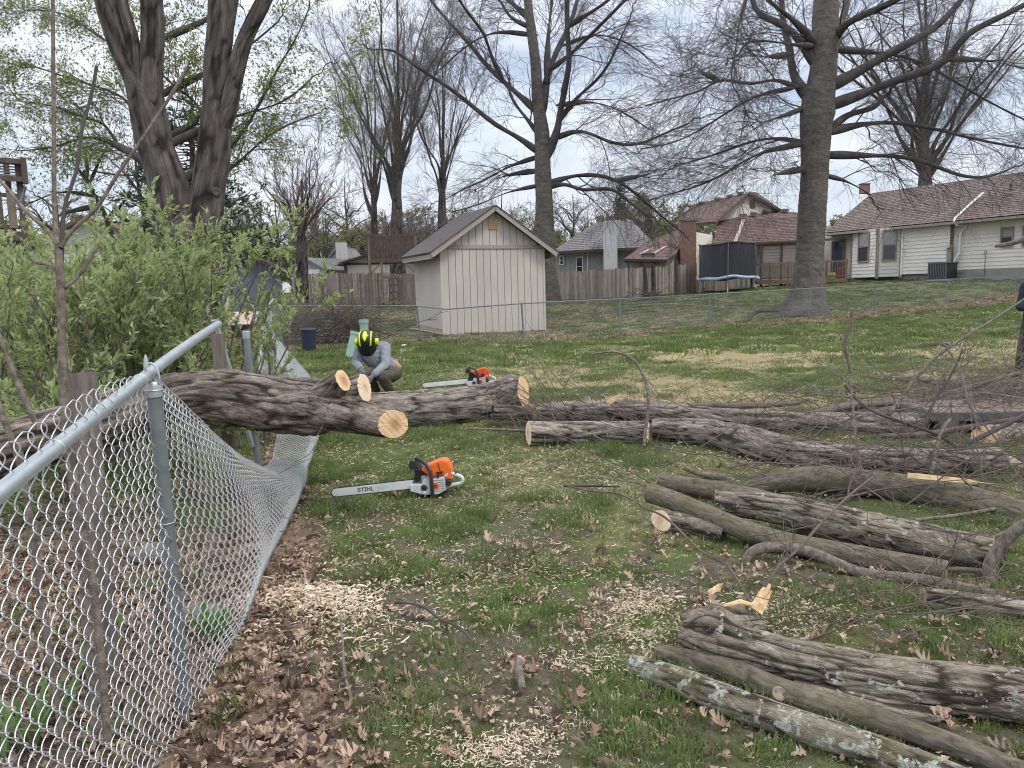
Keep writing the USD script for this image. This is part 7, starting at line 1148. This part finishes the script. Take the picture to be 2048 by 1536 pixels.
    c = W(-.024, .0605, .075); part('round_badge', MB().tube([c, c + ny_ * .004 * s], [.028 * s, .026 * s], 24), body_mat, sc_, 40); part('badge_ring', MB().tube([c + ny_ * .004 * s, c + ny_ * .0055 * s], [.017 * s, .015 * s], 20), plain('badge_dark', (.35, .05, .02), bump=0), sc_, 40)
    c = W(-.125, .05, .092); part('fuel_cap', MB().tube([c - ny_ * .04 * s, c, c + ny_ * .008 * s], [.024 * s, .024 * s, .018 * s], 18), black_plastic, t, 40)
    hose('rear_handle', [(-.10, .0, .10), (-.14, .0, .152), (-.19, .0, .140), (-.232, .0, .108), (-.225, .0, .082), (-.19, .0, .070), (-.12, .0, .055), (-.09, .0, .05)], .0145, saw_grey, n=40)
    plate('throttle_lever', [(-.15, .155), (-.185, .165), (-.19, .155), (-.155, .143)], -.012, .012, black_plastic, rnd=.003)
    hose('front_handle', [(.0, .068, -.002), (.002, .074, .08), (.004, .072, .15), (.012, .062, .20), (.045, .035, .24), (.10, -.02, .265), (.14, -.09, .262), (.13, -.14, .21), (.09, -.15, .12)], .0135, black_plastic, n=50)
    plate('hand_guard', [(.176, .195), (.185, .235), (.172, .266), (.135, .262), (.115, .215), (.10, .17), (.112, .165), (.145, .20)], -.12, .012, black_plastic, rnd=.008)
    for z in (.14, .18): c = W(.09, .03, z)
    return t
chainsaw('orange and white chainsaw with lettered guide bar lying on the grass in the centre', ground(868, 992) + [0, 0, .022], ground(668, 999) + [0, 0, .024], orange, True)
o2 = foot(P(958, 780, 12.3)); tip2 = foot(P(852, 780, 12.3)); chainsaw('red-orange chainsaw half hidden behind the long thick log', o2 + [0, 0, .03], tip2 + [0, 0, .04], red_orange, False, 1.15, .02)
for i, (lb, q) in enumerate((('long grey pole-like limb slanting over the trailer brush', [(1700,835,9,8.2),(1850,800,10,8.5),(1990,760,9,8.8),(2080,735,7,9)]), ('grey limb lying under the twigs beside the trailer leg', [(1760,872,9,7.6),(1850,868,11,7.6),(1960,850,11,7.6),(2080,832,10,7.6)]), ('forked brown stick standing up out of the trailer brush', [(1846,860,7,7.4),(1870,800,6,7.5),(1905,745,4,7.6),(1925,700,3,7.7)]), ('thin grey stick leaning left out of the trailer brush', [(1960,860,7,7.3),(1930,780,5,7.4),(1915,730,4,7.5),(1880,680,3,7.6)]), ('grey limb lying along the back of the rear log', [(1200,822,8,8.9),(1330,812,11,8.9),(1480,812,12,8.9),(1600,806,9,8.9)]), ('brown limb crossing over the right end of the crooked log', [(1790,930,9,6.6),(1890,905,10,6.6),(1990,860,10,6.7),(2070,820,9,6.8)]), ('dark stick lying below the arching limb at the right', [(1830,1040,7,5.0),(1920,1030,8,5.0),(2060,1000,8,5.1)]), ('grey stick lying between the ridged log and the bent branch', [(1700,1160,6,4.3),(1820,1135,7,4.4),(1960,1085,7,4.5),(2070,1040,6,4.6)]))): branch(lb, q, (bark_branch, bark_brown, bark_dark)[i % 3], 130 + i, twigs=4.5, sides=10)
# ------------------------------------------------------------------ weeds and single leaves in the foreground
weed_green = leafmat('weed_leaves', (.10, .20, .045), (.16, .27, .08), .4, 12)
def weed(label, px, py, h, n, seed, size=.045, spread=.5):
    r = np.random.default_rng(seed); c = ground(px, py); t = thing('weed', label, 'weed', tuple(c)); q = np.linspace(0, 1, 6)[:, None]; S = []
    for i in range(n): a = r.uniform(0, 2 * PI); e = np.array([math.cos(a), math.sin(a), 0]) * spread * h * r.uniform(.3, 1); S.append(c + np.r_[r.normal(0, .02, 2), 0] + e * q ** 1.3 + np.array([0, 0, h * r.uniform(.5, 1)]) * q)
    S = np.array(S); v, f = tubes(S, np.linspace(.002, .001, 6)[None] * np.ones((n, 1)), 5); part('stems', (v, f), weed_green, t, kind='stuff'); v, f = leaves_on(S, 70, size, r, wid=.6, flop=.6, spread=.004); part('foliage', (v, f), weed_green, t, kind='stuff')
weed('leafy green weed growing at the foot of the crushed mesh', 440, 1285, .16, 12, 301)
weed('small leafy weed behind the mesh left of the first fence post', 210, 1330, .16, 9, 302)
weed('low leafy weed behind the mesh under the rail', 60, 1050, .3, 12, 303)
def blades(label, px, py, h, n, seed, w=.016, mat=weed_green, rad=.05, name='leaf_clump', cat='plant'):
    r = np.random.default_rng(seed); c = ground(px, py) if py < 1530 else foot(P(px, py, 2.4)); t = thing(name, label, cat, tuple(c))
    for i in range(n):
        a = r.uniform(0, 2 * PI); L = h * r.uniform(.6, 1.1); k = r.uniform(.2, .8); d = np.array([math.cos(a), math.sin(a), 0]); s = np.array([-d[1], d[0], 0]) * w / 2; o = c + np.r_[r.normal(0, rad, 2), -.01]; P5 = [o + d * L * k * x ** 1.6 + [0, 0, L * x * (1 - .45 * k * x * x)] for x in np.linspace(0, 1, 6)]; W5 = [.7, 1, 1, .8, .5, .02]; v = np.array([q for p, ww in zip(P5, W5) for q in (p - s * ww, p + [0, 0, -.003], p + s * ww)])
        part('blade', (v, np.array([x for j in range(5) for b in (0, 1) for x in ([j * 3 + b, j * 3 + b + 1, j * 3 + b + 4], [j * 3 + b, j * 3 + b + 4, j * 3 + b + 3])])), mat, t, True)
blades('clump of broad green strap leaves at the bottom left corner', 45, 1500, .30, 16, 311, .02)
blades('second clump of green strap leaves behind the mesh at the bottom left', 110, 1440, .30, 14, 312, .018)
blades('short clump of green strap leaves behind the mesh by the sapling foot', 215, 1490, .2, 9, 313, .016)
blades('thin upright grass sprig on the leaves right of the first fence post', 468, 1425, .15, 7, 314, .005, grass_fresh, .01, 'grass_sprig', 'grass sprig')
blades('second thin grass sprig above the leaves near the mesh foot', 575, 1375, .11, 6, 315, .005, grass_fresh, .01, 'grass_sprig', 'grass sprig')
blades('thick tussock of grass beside the log with the narrow pale sawn end', 1100, 893, .16, 26, 316, .008, grass_fresh, .06, 'grass_tussock', 'grass tussock')
blades('dark green tussock of grass beside the leafy weed', 460, 1345, .12, 26, 317, .006, grass_dull, .045, 'grass_tussock', 'grass tussock')
blades('bright tussock of grass on the bare soil in the middle foreground', 930, 1230, .13, 24, 318, .005, grass_fresh, .06, 'grass_tussock', 'grass tussock')
lp_ = thing('fallen_leaf', 'large pale dry oak leaf lying on the lawn or the leaf litter', 'leaf', tuple(ground(585, 1385) + [0, 0, .02]), 'large fallen oak leaves'); v, f = oak_leaf(5, .12, 1.0); part('leaf_blade', (v + origin[path_of(lp_)], f), leaf_mat, lp_, True); lp2 = thing('fallen_leaf', 'large pale dry oak leaf lying on the lawn or the leaf litter', 'leaf', tuple(ground(800, 1000) + [0, 0, .03]), 'large fallen oak leaves'); v, f = oak_leaf(8, .125, .8); part('leaf_blade', (v + origin[path_of(lp2)], f), leaf_mat, lp2, True)
rl_ = np.random.default_rng(55); spots = [(1145,1420),(650,1365),(530,1345),(560,1420),(975,1090),(990,1085),(640,1510),(700,1525),(440,1445),(900,1520),(655,1050),(540,1050),(1310,905),(1190,1190),(1340,880),(1700,1180),(1660,1190),(1730,1175),(1620,1290),(1860,1250),(1790,1300),(720,1330),(500,1330),(1100,1330),(1160,1405),(850,1120),(1010,1140),(1330,1390),(1450,1180),(1400,1200)] + [(rl_.uniform(400, 700), rl_.uniform(1280, 1530)) for _ in range(14)] + [(rl_.uniform(600, 1300), rl_.uniform(1000, 1530)) for _ in range(8)] + [(rl_.uniform(1300, 2000), rl_.uniform(1100, 1290)) for _ in range(8)]
for i, (px, py) in enumerate(spots): c = ground(px, py); copy_of(lp_ if i % 2 else lp2, 'fallen_leaf', c + [0, 0, .025], group='large fallen oak leaves', label='large pale dry oak leaf lying on the lawn or the leaf litter', scale=rl_.uniform(.5, .9), rot=(rl_.normal(0, 16), rl_.normal(0, 16), rl_.uniform(0, 360)))
# ------------------------------------------------------------------ people
def flesh(chains, length=.03, it=8):
    """one smooth skin over chains of (centre, radius) balls"""
    out = manifold3d.Manifold()
    for ch_ in chains:
        balls = [manifold3d.Manifold.sphere(r, 20).translate(tuple(map(float, p))) for p, r in ch_]
        for a, b in zip(balls[:-1], balls[1:]): out = out + manifold3d.Manifold.batch_hull([a, b])
    m = out.refine_to_length(length).to_mesh(); tmh = trimesh.Trimesh(np.array(m.vert_properties[:, :3]), np.array(m.tri_verts)); trimesh.smoothing.filter_taubin(tmh, iterations=it); return tmh
def wrinkle(tmh, amp, sc=14, seed=1):
    v = np.array(tmh.vertices); n = np.array(tmh.vertex_normals); k = 1 - np.abs(2 * meshkit.fbm(v * [sc, sc, sc * 1.6], 3, seed) - 1); return v + n * ((k - .55) * amp)[:, None], np.array(tmh.faces)
def hand_chains(wrist, palm_to, side, curl, r=.009):
    """five fingers: palm from the wrist along palm_to, knuckles across side, bending towards curl"""
    w = np.array(wrist); f = nrm(palm_to); s = nrm(side - f * (np.array(side) @ f)); c = nrm(np.cross(f, s)); c = c if c @ np.array(curl) > 0 else -c; k = w + f * .085; out = [[(w, .026), (k + s * .026, .021)], [(w, .026), (k - s * .026, .020)], [(k + s * .026, .021), (k - s * .026, .020)]]
    for i, (o, L) in enumerate(((.032, .075), (.011, .084), (-.011, .078), (-.031, .062))):
        b = k + s * o; j1 = b + nrm(f * .8 + c * .6) * L * .5; j2 = j1 + nrm(f * .1 + c) * L * .32; j3 = j2 + nrm(-f * .5 + c * .7) * L * .25; out.append([(b, r * 1.25), (j1, r * 1.12), (j2, r), (j3, r * .85)])
    tb_ = w + f * .03 + s * .025; out.append([(tb_, r * 1.5), (tb_ + s * .032 + f * .025 + c * .01, r * 1.25), (tb_ + s * .030 + f * .055 + c * .03, r)]); return out
grey_knit = plain('grey_sweatshirt', (.25, .262, .285), (.19, .20, .222), scale=9, rough=.95, bump=.3, bscale=220, dist=.004); olive = plain('olive_brown_trousers', (.105, .088, .066), (.072, .06, .046), scale=7, rough=.9, bump=.3, bscale=150, dist=.004); glove = plain('grey_glove', (.15, .145, .15), (.10, .098, .102), scale=14, rough=.9, bump=.2); boot = plain('brown_boot', (.06, .045, .036), (.04, .03, .025), scale=9, rough=.7); skin = plain('skin', (.42, .25, .18), (.36, .21, .15), rough=.5, bump=.05); hi_vis = plain('helmet_yellow', (.62, .72, .02), (.55, .64, .02), bump=0, rough=.4); navy_cloth = plain('navy_jacket', (.018, .022, .034), (.012, .014, .022), scale=9, rough=.9, bump=.3, bscale=120, dist=.004); dark_cloth = plain('dark_trousers', (.045, .038, .032), (.03, .026, .022), scale=9, rough=.9, bump=.3, bscale=120, dist=.004)
D = 11.5
head = P(733, 683, D - .18); neck = P(748, 697, D); shR, shL = P(769, 696, D - .02), P(720, 704, D - .02); chest = P(746, 708, D + .02); belly = P(766, 730, D + .12); hip = P(782, 743, D + .26); hipR, hipL = P(788, 744, D + .20), P(768, 746, D + .30)
elR, haR = P(772, 728, D - .16), P(743, 754, D - .42); elL, haL = P(713, 727, D - .12), P(722, 740, D - .34)
knR, anR = P(764, 752, D - .24), P(781, 779, D + .05); knL, anL = P(734, 747, D - .16), P(752, 784, D + .1)
gz = lambda p: float(land(p[0], p[1]))
anR[2] = gz(anR) + .09; anL[2] = gz(anL) + .09
w1 = thing('person', 'crouching person in grey sweatshirt, brown trousers and yellow and black helmet', 'person', tuple(foot(hip)))
core = [[(hip, .13), (belly, .13), (chest, .14), (neck, .06), (head, .095)], [(shR, .06), (chest, .13), (shL, .06)], [(shR, .055), (elR, .042), (haR, .028)], [(shL, .055), (elL, .042), (haL, .028)], [(hipR, .09), (knR, .058), (anR, .042)], [(hipL, .09), (knL, .058), (anL, .042)]]
body = flesh(core + hand_chains(haR, haR - elR + [0, 0, -.05], np.array([-.6, -.5, .4]), [-.3, .4, -1]) + hand_chains(haL, haL - elL + [0, 0, -.12], np.array([.8, -.5, 0]), [.2, .4, -1]), .022, 6); bpr = part('body', body, skin, w1, True)
fd = nrm(P(728, 712, D - .42) - head)   # where the face looks: down and forward
up_ = nrm(np.array([0, -.2, 1]) - fd * (np.array([0, -.2, 1]) @ fd)); sd_ = np.cross(fd, up_); HR = np.stack([sd_, -fd, up_], 1)   # x side, y back, z crown
sw = flesh([[(hip + [0, 0, .03], .165), (belly, .170), (chest, .178), (neck, .085)], [(shR, .092), (chest + [0, 0, .02], .165), (shL, .092)], [(shR, .095), ((shR + elR) / 2, .078), (elR, .068), (haR + (elR - haR) * .25, .048)], [(shL, .095), ((shL + elL) / 2, .078), (elL, .068), (haL + (elL - haL) * .22, .048)], [(neck + [.03, .06, .02], .085), (chest + [.05, .08, .08], .11)]], .02, 8); part('sweatshirt', wrinkle(sw, .022, 10, 3), grey_knit, w1, True)
tro = flesh([[(hip, .165), (hipR, .125), ((hipR + knR) / 2, .108), (knR, .088)], [(knR, .088), ((knR + anR) / 2, .078), (anR + [0, 0, .03], .062)], [(hip, .165), (hipL, .125), ((hipL + knL) / 2, .108), (knL, .088)], [(knL, .088), ((knL + anL) / 2, .078), (anL + [0, 0, .03], .062)]], .022, 8); part('trousers', wrinkle(tro, .02, 10, 5), olive, w1, True)
for h, e, s_, c_ in ((haR, haR - elR + [0, 0, -.05], np.array([-.6, -.5, .4]), [-.3, .4, -1]), (haL, haL - elL + [0, 0, -.12], np.array([.8, -.5, 0]), [.2, .4, -1])):
    ch_ = [[(p, r + .0035) for p, r in c] for c in hand_chains(h, e, s_, c_)]; ch_[0] = [(h - nrm(e) * .05, .036)] + ch_[0]; part('glove', flesh(ch_, .008, 4), glove, w1, True)
for a, fdir in ((anR, [-.5, -.8, 0]), (anL, [-.6, -.7, 0])): d = nrm(fdir); part('boot', flesh([[(a + [0, 0, .05], .062), (a - [0, 0, .04], .05), (a + d * .11 - [0, 0, .045], .046), (a + d * .17 - [0, 0, .05], .04)]], .02, 5), boot, w1, True)
q = np.linspace(0, 2 * PI, 25); bx = nrm(hip - belly); ux = nrm(np.cross(bx, [0, 1, 0])); uy = np.cross(bx, ux); part('belt', MB().tube([hip + bx * -.045 + (ux * math.cos(a) + uy * math.sin(a)) * .178 for a in q], .02, 8, False), plain('orange_strap', (.75, .16, .03), bump=0), w1, True)
# helmet: shell, yellow stripes, dark mesh visor, ear muffs
hs = trimesh.creation.icosphere(4, 1.0); hv = np.array(hs.vertices); keep = hv[:, 2] > -.38; fk = np.array(hs.faces)[keep[np.array(hs.faces)].all(1)]; sh_v = hv * [.133, .158, .150]; wv_ = head + (sh_v + [0, .012, .018]) @ HR.T
blackh = plain('helmet_black', (.014, .014, .015), bump=0, rough=.3, spec=.5); hel = part('helmet', (wv_, fk), blackh, w1, True)
def on_shell(x, z, k=1.012):
    y2 = max(0, 1 - (x / .133) ** 2 - (z / .150) ** 2); return head + HR @ (np.array([x, -.158 * math.sqrt(y2), z]) * k + [0, .012, .018])
def over(ax, t, k=1.0): return head + HR @ (np.array([.133 * math.sin(ax), -.158 * math.cos(ax) * math.cos(t), .150 * math.cos(ax) * math.sin(t)]) * k + [0, .012, .018])
for s in (-1, 1):
    part('yellow_stripe', MB().tube([over(s * (.60 + .10 * math.sin(t * 1.2)), t) for t in np.linspace(-.15, 2.6, 22)], .0135, 8), hi_vis, hel, True)
    c = head + HR @ np.array([s * .142, .015, -.02]); part('ear_muff', MB().tube([c - sd_ * s * .03, c, c + sd_ * s * .03, c + sd_ * s * .042], [.045, .055, .05, .02], 18), hi_vis if s < 0 else hi_vis, w1, 40); part('muff_ring', MB().tube([c + sd_ * s * .036, c + sd_ * s * .045], [.026, .022], 16), blackh, w1, 40)
mbp = MB(); gy = [[over(a, t, 1.012) for a in np.linspace(-.25, .25, 7)] for t in np.linspace(.55, 1.9, 12)]; V_ = np.array(gy); w_n = np.sin(np.linspace(.15, PI - .15, 12)) ; cen = V_.mean(1, keepdims=True); V_ = cen + (V_ - cen) * w_n[:, None, None]; mbp.add(V_.reshape(-1, 3), [[i * 7 + j, i * 7 + j + 1, (i + 1) * 7 + j + 1] for i in range(11) for j in range(6)] + [[i * 7 + j, (i + 1) * 7 + j + 1, (i + 1) * 7 + j] for i in range(11) for j in range(6)]); part('yellow_panel', mbp, hi_vis, hel, True)
vz = MB(); qa = np.linspace(-1.25, 1.25, 15); rows = [(.142, .03), (.150, -.05), (.146, -.12), (.128, -.165)]; vv_ = np.array([[head + HR @ np.array([r * math.sin(a), -r * 1.18 * math.cos(a) + .0, z]) for a in qa] for r, z in rows]); vz.add(vv_.reshape(-1, 3), [[i * 15 + j, i * 15 + j + 1, (i + 1) * 15 + j + 1] for i in range(3) for j in range(14)] + [[i * 15 + j, (i + 1) * 15 + j + 1, (i + 1) * 15 + j] for i in range(3) for j in range(14)]); part('visor', vz, plain('visor_mesh', (.012, .012, .012), bump=0, rough=.6), w1, True)
# the person at the right edge
D = 11.6; pc = lambda px, z, dd=0: (lambda q: np.array([q[0], q[1], gz(q) + z]))(P(px, 755, D + dd))
hd_, nk, ch2, be, hp2 = pc(2066, 1.68, .03), pc(2066, 1.50, .02), pc(2066, 1.32), pc(2066, 1.10), pc(2066, .93); sL_, sR_ = pc(2043, 1.44), pc(2089, 1.44); eL_, eR_ = pc(2034, 1.16, -.05), pc(2100, 1.15, -.05); hL_, hR_ = pc(2055, 1.13, -.30), pc(2078, 1.13, -.30); kL_, kR_ = pc(2044, .50, -.03), pc(2084, .50, .0); aL_, aR_ = pc(2040, .09), pc(2086, .09)
w2 = thing('person', 'standing person in dark navy jacket and dark trousers, cut off by the right edge', 'person', tuple(pc(2066, 0)))
hands2 = hand_chains(hL_, hL_ - eL_, np.array([0, 0, 1.0]), [0, 1, 0]) + hand_chains(hR_, hR_ - eR_, np.array([0, 0, 1.0]), [0, 1, 0])
bd2 = flesh([[(hp2, .12), (be, .115), (ch2, .13), (nk, .055), (hd_ - [0, 0, .04], .075), (hd_ + [0, .01, .04], .092)], [(sL_, .06), (ch2 + [0, 0, .06], .1), (sR_, .06)], [(sL_, .05), (eL_, .04), (hL_, .026)], [(sR_, .05), (eR_, .04), (hR_, .026)], [(hp2 + [-.09, 0, -.02], .085), (kL_, .055), (aL_, .04)], [(hp2 + [.09, 0, -.02], .085), (kR_, .055), (aR_, .04)], [(hd_ + [0, -.085, -.01], .018), (hd_ + [0, -.10, -.03], .014)], [(hd_ + [-.085, 0, 0], .016), (hd_ + [-.09, .01, -.03], .012)], [(hd_ + [.085, 0, 0], .016), (hd_ + [.09, .01, -.03], .012)]] + hands2, .022, 6); part('body', bd2, skin, w2, True)
jk = flesh([[(hp2 + [0, 0, -.06], .175), (be, .168), (ch2, .175), (nk - [0, 0, .02], .085)], [(sL_, .09), (ch2 + [0, 0, .06], .14), (sR_, .09)], [(sL_, .088), ((sL_ + eL_) / 2, .078), (eL_, .07), (hL_ + (eL_ - hL_) * .2, .048)], [(sR_, .088), ((sR_ + eR_) / 2, .078), (eR_, .07), (hR_ + (eR_ - hR_) * .2, .048)]], .022, 8); part('jacket', wrinkle(jk, .018, 9, 4), navy_cloth, w2, True)
tr2 = flesh([[(hp2 + [0, 0, -.03], .155), (hp2 + [-.09, 0, -.08], .115), (kL_, .085), (aL_ + [0, 0, .04], .07)], [(hp2 + [0, 0, -.03], .155), (hp2 + [.09, 0, -.08], .115), (kR_, .085), (aR_ + [0, 0, .04], .07)]], .025, 8); part('trousers', wrinkle(tr2, .018, 9, 6), dark_cloth, w2, True)
part('hair', flesh([[(hd_ + [0, .03, .06], .10), (hd_ + [0, .045, -.02], .085)]], .02, 4), plain('dark_hair', (.03, .022, .018), scale=60, bump=.5), w2, True)
for a in (aL_, aR_): part('boot', flesh([[(a + [0, 0, .05], .06), (a - [0, 0, .04], .048), (a + [0, -.12, -.045], .044), (a + [0, -.18, -.05], .038)]], .02, 5), boot, w2, True)
